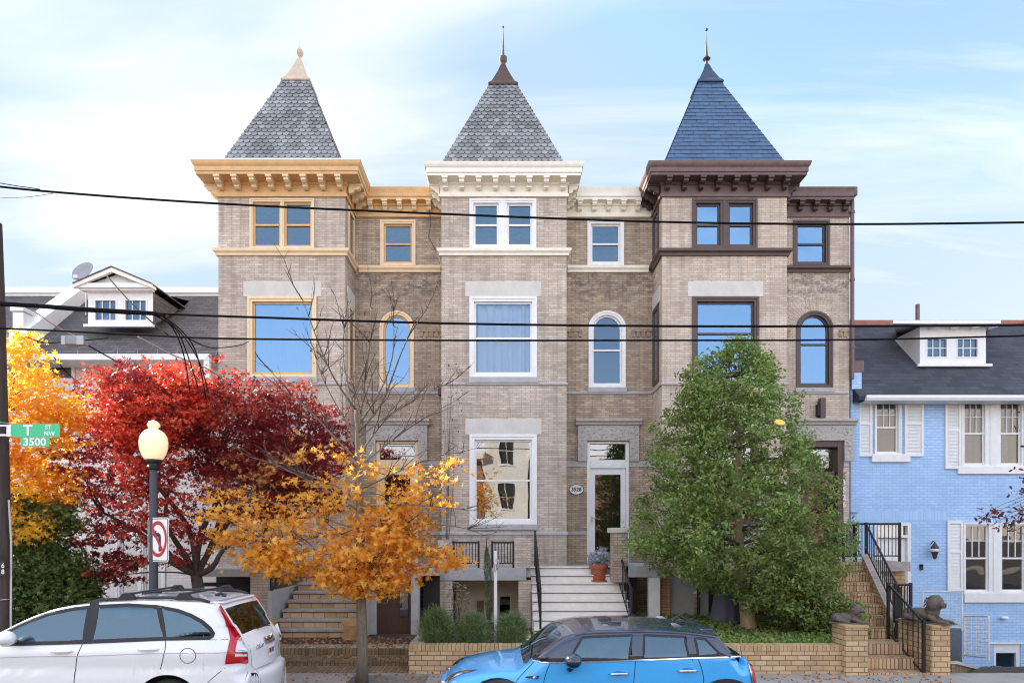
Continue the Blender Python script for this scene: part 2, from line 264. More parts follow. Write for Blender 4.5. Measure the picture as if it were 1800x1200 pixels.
SOOT = ((.07, .06, .055), [(8.72, .55, .46, 16.4), (8.0, .5, .56, 16.4), (5.6, .9, .585, 15), (3.2, 1.2, .60, 15), (9.6, .5, .62, 15)])
BR = [(.43, .345, .275), (.505, .415, .34), (.55, .465, .385), (.59, .51, .43), (.47, .385, .31)]
M = dict(
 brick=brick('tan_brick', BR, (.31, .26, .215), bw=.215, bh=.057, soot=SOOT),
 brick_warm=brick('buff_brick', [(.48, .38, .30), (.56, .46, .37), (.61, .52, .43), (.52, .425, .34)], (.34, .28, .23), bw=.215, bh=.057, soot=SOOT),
 brick_recess=brick('darker_tan_brick', [(.33, .24, .17), (.43, .335, .25), (.50, .405, .31), (.37, .285, .205)], (.20, .16, .12), bw=.215, bh=.057, soot=SOOT, vary=.3),  # darker mix of the tan brick, mostly for the recessed walls
 dentil=mat('dentil_brick', (.33, .24, .16), .85, noise=.4, nscale=14),
 brick_side=brick('side_brick', [(.20, .13, .12), (.26, .17, .16)], (.12, .1, .1)),
 yellow=brick('yellow_brick', [(.46, .31, .16), (.55, .39, .22), (.60, .44, .26), (.43, .28, .14)], (.16, .11, .07), bw=.205, bh=.085, ms=.007, bump=.6),
 yellow_soldier=brick('yellow_brick_on_edge', [(.44, .27, .14), (.56, .38, .22), (.6, .43, .26), (.36, .2, .1)], (.10, .06, .04), bw=.186, bh=.066, ms=.007, bump=.6, swap=True, off=(.031, 0, 0)),
 yellow_riser=brick('yellow_brick_riser', [(.46, .30, .15), (.58, .40, .23), (.62, .45, .28), (.42, .25, .13)], (.16, .10, .06), bw=.24, bh=.164, ms=.006, bump=.5, off=(0, -.012, 0)),
 brown_step=brick('brown_step_brick', [(.16, .11, .06), (.22, .16, .09), (.27, .19, .11)], (.07, .05, .03), bw=.19, bh=.066, ms=.006, swap=True),
 bluebrick=brick('blue_painted_brick', [(.37, .56, .84), (.41, .61, .88), (.44, .63, .90)], (.29, .48, .77), bw=.2, bh=.07, ms=.009, rough=.55, bump=.55, vary=.12),
 whitebrick=brick('white_painted_brick', [(.72, .70, .66), (.8, .78, .74)], (.6, .58, .55), bw=.2, bh=.07, rough=.6, vary=.1, bump=.6),
 redbrick=brick('red_brick', [(.26, .1, .07), (.34, .14, .1)], (.3, .27, .25)),
 ochre=mat('ochre_paint', (.66, .41, .18), .5, noise=.14, nscale=5, bump=.2, dirt=((.36, .20, .09), 7, .63)), ochre_light=mat('tan_paint', (.80, .62, .39), .5, noise=.08, bump=.1),
 cream=mat('cream_paint', (.87, .82, .70), .5, noise=.08, bump=.2, dirt=((.55, .47, .33), 7, .63)), white=mat('white_paint', (.80, .80, .79), .45, noise=.06, bump=.1, dirt=((.55, .53, .5), 8, .66)),
 brown=mat('brown_paint', (.075, .043, .036), .4, noise=.15, bump=.15), brown_light=mat('brown_trim_paint', (.14, .085, .08), .45, noise=.25, bump=.1),
 stone=mat('lintel_stone', (.60, .575, .53), .8, noise=.1, nscale=3, bump=.3, dirt=((.4, .37, .33), 2.5, .66)),
 stone_grey=mat('grey_stone', (.42, .42, .42), .8, noise=.15, nscale=3, bump=.3, dirt=((.2, .19, .18), 5, .6)),
 carved=mat('carved_stone', (.44, .41, .38), .85, noise=.2, nscale=14, bump=1, bscale=26, dirt=((.09, .08, .08), 13, .60)),
 stepwhite=mat('pale_stone_riser', (.80, .76, .70), .75, noise=.08, nscale=5, bump=.2, dirt=((.42, .38, .34), 4, .64)),
 tread=mat('stone_tread', (.36, .33, .31), .8, noise=.2, nscale=8, bump=.2),
 slate=mat('fish_scale_slate', (.235, .245, .25), .55, noise=.26, nscale=1.8, island=.3, bump=.3, bscale=30),
 slate_blue=mat('blue_slate', (.042, .095, .19), .42, noise=.16, nscale=3, island=.14, bump=.15, bscale=15, spec=.6),
 shingle=brick('grey_shingle', [(.075, .07, .075), (.10, .095, .10), (.13, .115, .115)], (.045, .04, .042), bw=.25, bh=.10, ms=.008, bump=.4, vary=.3),
 shingle_dark=brick('charcoal_shingle', [(.035, .04, .055), (.05, .055, .072), (.06, .065, .085)], (.028, .03, .04), bw=.3, bh=.12, ms=.006, bump=.35, vary=.25),
 copper=mat('brown_copper', (.085, .045, .032), .55, metal=.2, noise=.25, nscale=8), capmetal=mat('pale_metal_cap', (.55, .43, .31), .5, noise=.15),
 capblue=mat('blue_metal_cap', (.025, .05, .10), .4, metal=.3, noise=.1), iron=mat('black_iron', (.018, .018, .022), .4, metal=.2, noise=.2, nscale=30),
 gold=mat('gold_finial', (.5, .36, .14), .4, metal=.6), rooftar=mat('roof_membrane', (.3, .3, .3), .8, noise=.2),
 redtile=mat('red_ridge_tile', (.33, .13, .10), .7, noise=.25, nscale=9), gutter=mat('white_gutter', (.82, .82, .82), .4, noise=.04),
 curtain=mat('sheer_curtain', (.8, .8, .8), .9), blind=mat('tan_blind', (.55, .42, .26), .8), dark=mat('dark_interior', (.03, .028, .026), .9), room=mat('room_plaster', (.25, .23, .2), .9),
 beige=mat('beige_stucco', (.55, .46, .36), .8, noise=.1, nscale=4), door_dark=mat('dark_brown_door', (.07, .035, .022), .45, noise=.25, nscale=6, nstretch=(6, 6, 1)),
 door_glass=glass('door_glass', .14, (.5, .5, .5), .0015), glass=glass('window_glass', .10, (.68, .72, .78), .004, gl=(.42, .68, 1)), glass_bright=glass('bright_window_glass', .30, (.3, .35, .4), .004, gl=(.34, .62, 1)), glass_low=glass('ground_floor_glass', .18, (.25, .25, .25), .0022, wsc=1.7),
 glass_dark=glass('shaded_window_glass', .08, (.4, .4, .4), .003, gl=(.95, .85, .7)), screen=mat('insect_screen', (.08, .09, .11), .6), asphalt=mat('asphalt', (.05, .05, .052), .85, noise=.2, nscale=3, bump=.5, bscale=90),
 concrete=mat('concrete_paving', (.32, .30, .28), .85, noise=.18, nscale=2, bump=.3, dirt=((.16, .13, .1), 5, .62)), kerb=mat('granite_kerb', (.36, .35, .34), .8, noise=.15),
 soil=mat('soil', (.05, .038, .028), .95, noise=.4, nscale=6, bump=.8, bscale=20), flag=mat('blue_grey_flagstone', (.12, .14, .17), .7, noise=.3, nscale=3, bump=.6, bscale=8),
 terracotta=mat('terracotta', (.36, .095, .05), .6, noise=.15, nscale=8), pot_yellow=mat('tan_clay', (.45, .28, .12), .55, noise=.2, nscale=6),
 bark=mat('grey_bark', (.20, .16, .12), .9, noise=.35, nscale=10, bump=1, bscale=30, nstretch=(3, 3, .6)), bark_dark=mat('dark_bark', (.085, .06, .05), .9, noise=.3, nscale=12, bump=.8),
 bark_tan=mat('tan_bark', (.30, .22, .13), .9, noise=.3, nscale=6, bump=.8, nstretch=(3, 3, .6)), twig=mat('twig', (.10, .075, .065), .85, noise=.2),
 pole=mat('weathered_pole', (.055, .04, .035), .85, noise=.35, nscale=5, nstretch=(6, 6, .4), bump=.6), wire=mat('black_wire', (.012, .012, .013), .95, spec=.05), wire_pale=mat('pale_cable', (.45, .42, .4), .5),
 metal=mat('galvanised_metal', (.5, .5, .5), .4, metal=.8), chrome=mat('chrome', (.8, .8, .82), .12, metal=1), bronze=mat('dark_bronze', (.12, .095, .08), .6, metal=.15, noise=.3, nscale=18, bump=.5, bscale=30),
 green=mat('sign_green', (.05, .53, .24), .4), signwhite=mat('sign_white', (.85, .85, .85), .4), signred=mat('sign_red', (.50, .02, .025), .4), black=mat('black_paint', (.015, .015, .015), .4),
 lamppost=mat('dark_grey_post', (.045, .05, .065), .45, noise=.1), box=mat('grey_box', (.42, .45, .5), .5),
 carwhite=mat('white_car_paint', (.84, .85, .87), .3, coat=1, noise=.012, nscale=1.5), carblue=mat('blue_car_paint', (.05, .44, .93), .3, coat=1, metal=0, noise=.03, nscale=1.5),
 carblack=mat('black_car_roof', (.008, .022, .06), .22, coat=1), carglass=glass('car_glass', .10, (.14, .19, .28), .0, gl=(.5, .75, 1)), carglass_clear=glass('clear_car_glass', .10, (.62, .75, .86), .0, gl=(.6, .8, 1)),
 seal=mat('rubber_seal', (.012, .012, .014), .5), gap=mat('panel_gap', (.03, .03, .035), .8), lampred=mat('red_tail_lens', (.52, .012, .018), .15, coat=.6), lampclear=mat('clear_lens', (.75, .76, .8), .15, coat=.6),
 tyre=mat('tyre_rubber', (.02, .02, .02), .85), rim=mat('alloy_rim', (.45, .46, .48), .3, metal=.8), cabin=mat('grey_upholstery', (.06, .065, .08), .8), plastic=mat('black_plastic', (.022, .024, .03), .5),
 reflectiondisc=mat('reflection_disc', (.9, .58, .12), .4), greymetal=mat('grey_vent', (.28, .28, .3), .6))
# ------------------------------------------------------------------ ground
DB, DR = 15.7, 16.7                    # bay fronts and recessed fronts
def sm(a, b, t): t = min(1, max(0, (t-a)/(b-a))); return t*t*(3-2*t)
def gh(x, y):
    if y < 9.6: return -.02
    base = -.02+.36*sm(11.0, 12.5, y)
    down = -1.12*sm(11.6, 16.4, y)
    k = sm(7.3, 8.1, x) if y < 14.2 else sm(8.75, 9.0, x)
    return base*(1-k)+down*k
xs = [-400, -150, -60, -30]+[i*.5 for i in range(-40, 61)]+[40, 80, 160, 400]; ys = [-300, -100, -30, -10, 0, 5, 9.5]+[9.6+.35*i for i in range(27)]+[20, 24, 30, 60, 150, 600]
g = MB()
g.v = [(x, y, gh(x, y)) for y in ys for x in xs]; nx = len(xs)
g.f = [(j*nx+i, j*nx+i+1, (j+1)*nx+i+1, (j+1)*nx+i) for j in range(len(ys)-1) for i in range(nx-1)]
tag(g.build('ground', M['soil'], smooth=True), kind='structure')
tag(MB().box(-150, 150, -9, 9.55, -.3, 0).build('road', M['asphalt']), kind='structure')
k = MB(); x = -60
while x < 60: k.box(x, x+1.49, 9.55, 9.7, -.3, .12); x += 1.5
tag(k.build('kerb', M['kerb'], bevel=.01), kind='structure')
k = MB(); x = -30
while x < 30:
    if not (-3.0 < x+.6 < -1.8): k.box(x, x+1.19, 9.702, 10.87, -.2, .12)
    else: k.box(x, x+1.19, 10.7, 10.87, -.2, .12)
    x += 1.2
tag(k.build('sidewalk', M['concrete'], bevel=.006), kind='structure')
tag(MB().box(-150, 150, -9.15, -9, -.3, .12).build('kerb', M['kerb']), kind='structure')
tag(MB().box(-150, 150, -12, -9.152, -.3, .11).build('sidewalk', M['concrete']), kind='structure')

# ------------------------------------------------------------------ wall and window builders
def outline(x0, x1, z0, z1, rise=0, n=14):
    if not rise: return [(x0, z0), (x1, z0), (x1, z1), (x0, z1)]
    c = (x0+x1)/2; r = (x1-x0)/2; zc = z1-rise
    return [(x0, z0), (x1, z0)]+[(c+r*math.cos(math.pi*i/n), zc+rise*math.sin(math.pi*i/n)) for i in range(n+1)]
def ring(mb, o, inn, y0, y1):
    n = len(o)
    for i in range(n):
        j = (i+1) % n; a, b = o[i], o[j]; c, d = inn[j], inn[i]
        mb.quad((a[0], y0, a[1]), (b[0], y0, b[1]), (c[0], y0, c[1]), (d[0], y0, d[1]))
        mb.quad((d[0], y0, d[1]), (c[0], y0, c[1]), (c[0], y1, c[1]), (d[0], y1, d[1]))
        mb.quad((b[0], y0, b[1]), (a[0], y0, a[1]), (a[0], y1, a[1]), (b[0], y1, b[1]))
def wall(mb, x0, x1, z0, z1, y, ops, rev=.15):
    xs = sorted({x0, x1, *[o[0] for o in ops], *[o[1] for o in ops]}); zs = sorted({z0, z1, *[o[2] for o in ops], *[o[3] for o in ops]})
    for i in range(len(xs)-1):
        for j in range(len(zs)-1):
            cx, cz = (xs[i]+xs[i+1])/2, (zs[j]+zs[j+1])/2
            if any(o[0] < cx < o[1] and o[2] < cz < o[3] for o in ops): continue
            mb.quad((xs[i], y, zs[j]), (xs[i+1], y, zs[j]), (xs[i+1], y, zs[j+1]), (xs[i], y, zs[j+1]))
    for o in ops:
        rise = o[4] if len(o) > 4 else 0; pts = outline(*o[:4], rise); n = len(pts)
        for i in range(n):
            a, b = pts[i], pts[(i+1) % n]; mb.quad((a[0], y, a[1]), (b[0], y, b[1]), (b[0], y+rev, b[1]), (a[0], y+rev, a[1]))
            if rise and i >= 2 and i < n-1: mb.quad((a[0], y, a[1]), (a[0], y, o[3]), (b[0], y, o[3]), (b[0], y, b[1]))
def window(par, x0, x1, z0, z1, y, trim, sashm, rise=0, pair=0, hung=True, gm=None, cas=.085, curtain=None, blind=0, muntin=None, split=None, label=None, lower_open=False, deep=0, name='window', sash=.045):
    """casing flush in the opening; children: sash (meeting rail, glazing bars), pane, curtain"""
    mb = MB(); o = outline(x0+.003, x1-.003, z0+.003, z1-.003, rise); c2 = cas*1.1
    inn = outline(x0+cas, x1-cas, z0+c2*.7, z1-c2, max(0, rise-cas*.6)); ring(mb, o, inn, y-.018, y+.13+deep)
    lo = outline(x0+cas*.45, x1-cas*.45, z0+.03, z1-c2*.45, max(0, rise-cas*.3)); ring(mb, outline(x0-.01, x1+.01, z0+.003, z1+.006, rise), lo, y-.035, y-.0181)
    lights = [(x0+cas, x1-cas)]
    if pair:
        c = (x0+x1)/2; mb.box(c-pair/2, c+pair/2, y-.012, y+.12+deep, z0+.03, z1-.03); mb.box(c-pair*.2, c+pair*.2, y-.03, y-.0121, z0+.03, z1-.03); lights = [(x0+cas, c-pair/2), (c+pair/2, x1-cas)]
    w = mb.build(name, trim, par, bevel=.004, label=label)
    za, zb = z0+c2*.7, z1-c2; yd = y+deep
    for (a, b) in lights:
        s = MB(); r2 = max(0, rise-cas*.6)
        ring(s, outline(a+.001, b-.001, za, zb, r2), outline(a+sash, b-sash, za+sash*1.3, zb-sash, max(0, r2-sash*.6)), yd+.045, yd+.10)
        zm = split if split else (za+zb)/2
        if hung: s.box(a+sash, b-sash, yd+.035, yd+.095, zm-.022, zm+.022)
        if muntin:
            nx_, nz_, zlo, zhi = muntin; zlo = za+sash if zlo is None else zlo; zhi = zb-sash if zhi is None else zhi
            for i in range(1, nx_): xx = a+sash+(b-a-2*sash)*i/nx_; s.box(xx-.009, xx+.009, yd+.05, yd+.085, zlo, zhi)
            for i in range(1, nz_): zz = zlo+(zhi-zlo)*i/nz_; s.box(a+sash, b-sash, yd+.052, yd+.083, zz-.009, zz+.009)
        s.build('sash', sashm, w)
        p = MB(); pts = outline(a+sash*.6, b-sash*.6, za+.02, zb-sash*.6, max(0, r2-sash*.3))
        p.add([(u, yd+.072, v) for u, v in pts], [tuple(range(len(pts)))]); p.build('pane', gm or M['glass'], w)
        if curtain:
            c = MB(); n = 60; ph = random.random()*6
            cs = [(a, b)] if curtain == 1 else [(a, a+(b-a)*.3), (b-(b-a)*.3, b)]
            for (u0, u1) in cs:
                base = len(c.v)
                for i in range(n+1):
                    t = i/n; xx = u0+(u1-u0)*t; yy = yd+.2+.042*math.sin(t*34+ph+1.5*math.sin(t*7+ph))+.012*math.sin(t*71+ph)
                    c.v += [(xx, yy, za-.02), (xx, yy-.01, zb+.02)]
                c.f += [(base+2*i, base+2*i+2, base+2*i+3, base+2*i+1) for i in range(n)]
            c.build('curtain', M['curtain'], w, smooth=True)
        if blind: MB().box(a, b, yd+.13, yd+.14, zb-(zb-za)*blind, zb).build('blind', M['blind'], w)
    return w
def sweep(mb, prof, x0, x1, yf, yb, ends=True):
    """moulding profile [(offset, z)] swept round three sides of a bay; mitred corners"""
    b = len(mb.v); n = len(prof)
    for o, z in prof: mb.v += [(x0-o, yb, z), (x0-o, yf-o, z), (x1+o, yf-o, z), (x1+o, yb, z)]
    for i in range(n-1):
        for k in range(3): mb.f.append((b+4*i+k, b+4*i+k+1, b+4*i+4+k+1, b+4*i+4+k))
def sweep_line(mb, prof, x0, x1, y):
    b = len(mb.v)
    for o, z in prof: mb.v += [(x0, y-o, z), (x1, y-o, z)]
    for i in range(len(prof)-1): mb.f.append((b+2*i, b+2*i+1, b+2*i+3, b+2*i+2))
    n = len(prof); mb.f.append(tuple(b+2*i for i in range(n))); mb.f.append(tuple(b+2*i+1 for i in range(n))[::-1])
BPROF = [(0, 0), (.30, 0), (.30, -.05), (.27, -.075), (.27, -.13), (.22, -.17), (.15, -.17), (.12, -.21), (.12, -.24), (.06, -.27), (0, -.27)]
def bracket_mesh(s=1.0, depth=.26):
    me = MB(); pts = [(-a*depth/.30, z*s*.80) for a, z in BPROF]; me.prism(pts, lambda u, v, a: (a, u, v), -.055*s, .055*s)
    me.box(-.07*s, .07*s, -depth-.012, -.003, -.045*s, 0)
    m = bpy.data.meshes.new('bracket'); m.from_pydata(me.v, [], me.f); return m
def place_bracket(par, me, mt, loc, rz=0):
    o = bpy.data.objects.new('bracket', me); COL.objects.link(o); o.parent = par
    if not me.materials: me.materials.append(mt)
    o.location = Vector(loc)-WL[par.name]; o.rotation_euler = (0, 0, rz)
def text(s, size, mt, name, par=None, loc=(0, 0, 0), rot=(R(90), 0, 0), ext=.004, space=1, align='CENTER', bold=0, xs=1):
    cu = bpy.data.curves.new('t', 'FONT'); cu.body = s; cu.size = size; cu.extrude = ext; cu.align_x = align; cu.align_y = 'CENTER'; cu.space_line = space; cu.offset = bold; cu.resolution_u = 3
    t = bpy.data.objects.new('t', cu); COL.objects.link(t); dg = bpy.context.evaluated_depsgraph_get(); me = bpy.data.meshes.new_from_object(t.evaluated_get(dg)); bpy.data.objects.remove(t)
    me.name = name; me.materials.clear(); me.materials.append(mt); o = bpy.data.objects.new(name, me); COL.objects.link(o); o.rotation_euler = rot; o.scale = (xs, 1, 1)
    if par: o.parent = par; o.location = Vector(loc)-WL.get(par.name, Vector((0, 0, 0)))
    else: o.location = loc
    return o

def scale_roof(par, cx, yf, hw, z0, zcap, zap, kind, mt, capm):
    """slated pyramid with real overlapping tiles on the three faces one can see, cap and finial"""
    core = MB(); yc = yf+hw; t = (zcap-z0)/(zap-z0); h2 = hw*(1-t)
    v = [(cx-hw, yf, z0), (cx+hw, yf, z0), (cx+hw, yf+2*hw, z0), (cx-hw, yf+2*hw, z0), (cx-h2, yc-h2, zcap), (cx+h2, yc-h2, zcap), (cx+h2, yc+h2, zcap), (cx-h2, yc+h2, zcap)]
    core.add(v, [(0, 1, 5, 4), (1, 2, 6, 5), (2, 3, 7, 6), (3, 0, 4, 7), (0, 3, 2, 1)])
    def face(rz):
        ca, sa = math.cos(rz), math.sin(rz)
        def tr(u, v, off):     # u along eave, v height, off outwards
            d = hw*(1-(v-z0)/(zap-z0)); a, b = u, -(d+off*.93); zz = v+off*.36
            return (cx+a*ca-b*sa, yc+a*sa+b*ca, zz)
        return tr
    # slope is steep, so rows are spaced by height
    if kind == 'scale': dz, w = .115, .152
    else: dz, w = .122, .26
    for rz in (0, R(90), R(-90), R(180)):
        tr = face(rz); r = 0; z = z0-.01
        while z < zcap-.02:
            d = hw*(1-(z-z0)/(zap-z0)); d2 = hw*(1-(z+dz*1.25-z0)/(zap-z0)); off = (w/2 if r % 2 else 0)+(0 if kind == 'scale' else random.random()*.02)
            n = int(2*d/w)+3
            for i in range(-n//2-1, n//2+2):
                c = i*w+off; j = random.uniform(-.006, .006); jw = random.uniform(-.004, .002)
                a, b = c-w/2+.003, c+w/2-.003+jw
                a_, b_ = max(a, -d), min(b, d)
                if b_-a_ < .02: continue
                zt = min(z+dz*1.3, zcap); dt = hw*(1-(zt-z0)/(zap-z0)); ta, tb = max(a_, -dt), min(b_, dt)
                if tb <= ta: ta = tb = (max(-dt, min(dt, (a_+b_)/2)))
                o1, o0 = (.03 if kind == 'scale' else .018)+random.uniform(0, .006), .008
                if kind == 'scale':
                    pts = [(a_, z+.042+j), (a_+(b_-a_)*.16, z+.014+j), (a_+(b_-a_)*.36, z-.004+j), (a_+(b_-a_)*.5, z-.008+j), (a_+(b_-a_)*.64, z-.004+j), (a_+(b_-a_)*.84, z+.014+j), (b_, z+.042+j)]
                else: pts = [(a_, z+j), (b_, z+j)]
                vs = [tr(u, vv, o1) for u, vv in pts]+[tr(tb, zt, o0), tr(ta, zt, o0)]+[tr(u, vv, o1-.02) for u, vv in pts]; m_ = len(pts)
                fs = [tuple(range(m_+2))]+[(i2, m_+2+i2, m_+3+i2, i2+1) for i2 in range(m_-1)]
                core.add(vs, fs)
            z += dz; r += 1
    roof = core.build('tower_roof', mt, par)
    # hip ridges are left plain; the metal cap sits over the topmost row
    cp = MB(); e = h2+.035
    def sq(h, z): return [(cx-h, yc-h, z), (cx+h, yc-h, z), (cx+h, yc+h, z), (cx-h, yc+h, z)]
    b = 0; levels = [(e+.02, zcap-.03), (e+.03, zcap), (e, zcap+.05), (e*.82, zcap+.12), (e*.40, zcap+(zap-zcap)*.62), (.05, zap-.03)]
    for h, z in levels: cp.v += sq(h, z)
    for i in range(len(levels)-1):
        for k in range(4): cp.f.append((4*i+k, 4*i+(k+1) % 4, 4*i+4+(k+1) % 4, 4*i+4+k))
    cp.f.append((3, 2, 1, 0)); cp.f.append(tuple(4*(len(levels)-1)+k for k in range(4)))
    cp.build('roof_cap', capm, roof, bevel=.006)
    return roof, yc

def portal(par, cx, hw_, zt, zb, y, dtop=4.75):
    """carved stone surround: frieze over two short jambs, moulded cornice, band"""
    m = MB(); m.box(cx-.77, cx+.77, y-.07, y-.002, 4.76, zt-.16); m.box(cx-.77, cx-hw_-.002, y-.07, y-.002, zb, 4.759); m.box(cx+hw_+.002, cx+.77, y-.07, y-.002, zb, 4.759)
    # carved foliage in relief
    for i in range(150):
        u = random.uniform(-.72, .72); v = random.uniform(zb+.05, zt-.2)
        if abs(u) < hw_+.04 and v < 4.80: continue
        m.ellipsoid((cx+u, y-.07, v), (random.uniform(.012, .04), .02, random.uniform(.012, .035)), 6, 4, Matrix.Rotation(random.random()*3, 3, 'Y'))
    m.build('carved_surround', M['carved'], par)
    c = MB(); sweep_line(c, [(0, zt-.16), (.1, zt-.15), (.12, zt-.10), (.17, zt-.06), (.17, zt), (0, zt+.03)], cx-.83, cx+.83, y); c.build('door_cornice', M['carved'], par)

def town_house(name, label, bx0, bx1, rx0, rx1, over, trim, trim2, winm, sashm, bk, bkr, gl, tower, w3, w2, w1, r3, r2, doorx, roofspec, first=False, extra=None):
    h = empty(name, ((bx0+rx1)/2, DB, 0), label, 'house')
    FZ = 10.42; ZB = -.4
    # --- openings
    ob = [w3, w2] + ([w1] if w1 else []); orr = [r3, r2[:4]+(.42,), (doorx-.535, doorx+.535, 1.66, 4.75)]
    m = MB(); wall(m, bx0, bx1, ZB, 11.0, DB, ob)
    for x in (bx0, bx1): m.quad((x, DB, ZB), (x, DR, ZB), (x, DR, 11.0), (x, DB, 11.0))
    if first: m.quad((bx0, DR, ZB), (bx0, 27, ZB), (bx0, 27, 11.0), (bx0, DR, 11.0))
    m.build('bay_wall', bk, h)
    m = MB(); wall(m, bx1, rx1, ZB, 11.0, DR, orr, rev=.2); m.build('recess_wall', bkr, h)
    m = MB(); m.quad((rx1, DR, ZB), (rx1, 27, ZB), (rx1, 27, 11.0), (rx1, DR, 11.0)); m.quad((bx0, 27, ZB), (rx1, 27, ZB), (rx1, 27, 11.0), (bx0, 27, 11.0)); m.build('rear_wall', M['brick_side'], h)
    m = MB(); m.box(bx0, rx1-.002, DR+.02, 27, 10.9, 10.98); m.box(bx0+.01, bx1-.01, DB+.01, DR+.02, 10.9, 10.98); m.build('main_roof', M['rooftar'], h)
    m = MB()
    for z in (5.3, 8.75): m.box(bx0+.03, rx1-.03, DR+.4, 26.9, z, z+.2); m.box(bx0+.03, bx1-.03, DB+.4, DR+.4, z, z+.2)
    m.box(bx0+.03, rx1-.03, DR+3.4, DR+3.5, 0, 10.8); m.build('floor_slabs', M['room'], h)
    # --- cornice of the tower
    o = over; zt = 11.04
    prof = [(0, FZ-.03), (.05, FZ-.03), (.06, FZ+.03), (.025, FZ+.05), (.025, FZ+.24), (.06, FZ+.26), (.06, FZ+.31), (o-.03, FZ+.33), (o-.03, zt-.24), (o-.005, zt-.22), (o-.005, zt-.12), (o+.02, zt-.10), (o+.045, zt-.04), (o+.05, zt), (-.15, zt+.035)]
    m = MB(); sweep(m, prof, bx0, bx1, DB, DR+(1.6 if first else 0)); cor = m.build('tower_cornice', trim, h, auto=35)
    bm_ = bracket_mesh(1.0, o-.10); n = 8; zbr = FZ+.325
    for i in range(n): place_bracket(cor, bm_, trim2, (bx0+.10+(bx1-bx0-.2)*i/(n-1), DB-.062, zbr))
    for sx, rz in ((bx0-.062, R(-90)), (bx1+.062, R(90))):
        for i in range(3): place_bracket(cor, bm_, trim2, (sx, DB+.12+.38*i, zbr), rz)
    # --- cornice of the recess
    o2 = .24; prof = [(0, FZ-.03), (.05, FZ-.03), (.06, FZ+.03), (.025, FZ+.05), (.025, FZ+.24), (.06, FZ+.26), (.06, FZ+.31), (o2-.03, FZ+.33), (o2-.03, zt-.24), (o2-.005, zt-.22), (o2-.005, zt-.12), (o2+.03, zt-.05), (o2+.04, zt-.012), (0, zt+.02)]
    m = MB(); sweep_line(m, prof, bx1+.004, rx1-.004, DR); cor2 = m.build('recess_cornice', trim, h, auto=35); b2 = bracket_mesh(1.0, o2-.07)
    n = 5
    for i in range(n): place_bracket(cor2, b2, trim2, (bx1+.42+(rx1-bx1-.82)*i/(n-1) if rx1-bx1 > 2.1 else bx1+.35+(rx1-bx1-.5)*i/(n-1), DR-.062, zbr))
    # --- belt course under the top windows, string course, water table
    bp = [(0, 9.0), (.05, 9.0), (.06, 9.05), (.10, 9.09), (.11, 9.15), (0, 9.17)]
    m = MB(); sweep(m, bp, bx0, bx1, DB, DR); m.build('belt_course', trim2, h, auto=30); m = MB(); sweep_line(m, bp, bx1+.112, rx1-(.112 if rx1 < 8 else .002), DR); m.build('belt_course', trim2, h, auto=30)
    sp_ = [(0, 5.93), (.03, 5.94), (.035, 5.98), (0, 6.0)]
    m = MB(); sweep(m, sp_, bx0, bx1, DB, DR); m.build('string_course', M['stone_grey'], h); m = MB(); sweep_line(m, sp_, bx1+.04, rx1-.04, DR); m.build('string_course', M['stone_grey'], h)
    sp_ = [(0, 2.38), (.035, 2.39), (.03, 2.44), (0, 2.46)]; m = MB(); sweep(m, sp_, bx0, bx1, DB, DR); m.build('water_table', M['stone_grey'], h)
    for a_, b_ in ((bx1+.04, doorx-.56), (doorx+.56, rx1-.04)): m = MB(); sweep_line(m, sp_, a_, b_, DR); m.build('water_table', M['stone_grey'], h)
    # --- stone lintels and sills
    for (a, b, z0, z1) in [w2]+([w1] if w1 else []):
        MB().box(a-.11, b+.12, DB-.012, DB+.1, z1+.003, z1+.37).build('lintel', M['stone'], h, bevel=.008)
        MB().box(a-.03, b+.03, DB-.05, DB+.1, z0-.13, z0-.003).build('sill', M['stone_grey'], h, bevel=.008)
    MB().box(r2[0]-.04, r2[1]+.04, DR-.05, DR+.1, r2[2]-.12, r2[2]-.003).build('sill', M['stone_grey'], h, bevel=.008)
    # --- radiating arch over the round-headed window
    m = MB(); cx = (r2[0]+r2[1])/2; rr = (r2[1]-r2[0])/2; zc = r2[3]-.42
    for i in range(25):
        a = math.pi*(i+.06)/25; b = math.pi*(i+.94)/25; q = []
        for t, s in ((a, 1.01), (b, 1.01), (b, 1.98), (a, 1.98)): q.append((cx+rr*s*math.cos(t), zc+(.42*s)*math.sin(t)))
        m.prism(q, vert, DR-.006, DR+.02)
    m.build('brick_arch', bkr, h)
    for x0_, x1_ in ((bx1+.03, r2[0]-.16), (r2[1]+.16, rx1-.03)):
        k = x0_; m = MB()
        while k < x1_-.08: m.box(k, k+.085, DR-.03, DR+.01, 7.38, 7.50); k += .125
        m.box(x0_, x1_, DR-.036, DR-.001, 7.503, 7.555); m.build('dentil_band', M['dentil'], h)
    # --- windows
    g = gl
    window(h, *w3, DB, winm, sashm, pair=tower.get('mull', .20), gm=g[0], cas=tower.get('cas', .085))
    window(h, *w2, DB, winm, sashm, hung=tower['hung2'], gm=g[1], cas=.10, curtain=tower['curtain2'], split=tower.get('split2'))
    if w1: window(h, *w1, DB, winm, sashm, gm=g[2], cas=.11, curtain=None)
    window(h, *r3, DR, winm, sashm, gm=g[0], cas=.08)
    window(h, *r2, DR, winm, sashm, rise=.42, gm=g[3], cas=.085, blind=tower.get('blind', 0), hung=tower.get('hungr', True), split=tower.get('splitr'))
    # narrow windows in the side of the bay that faces the camera
    sx = tower.get('side')
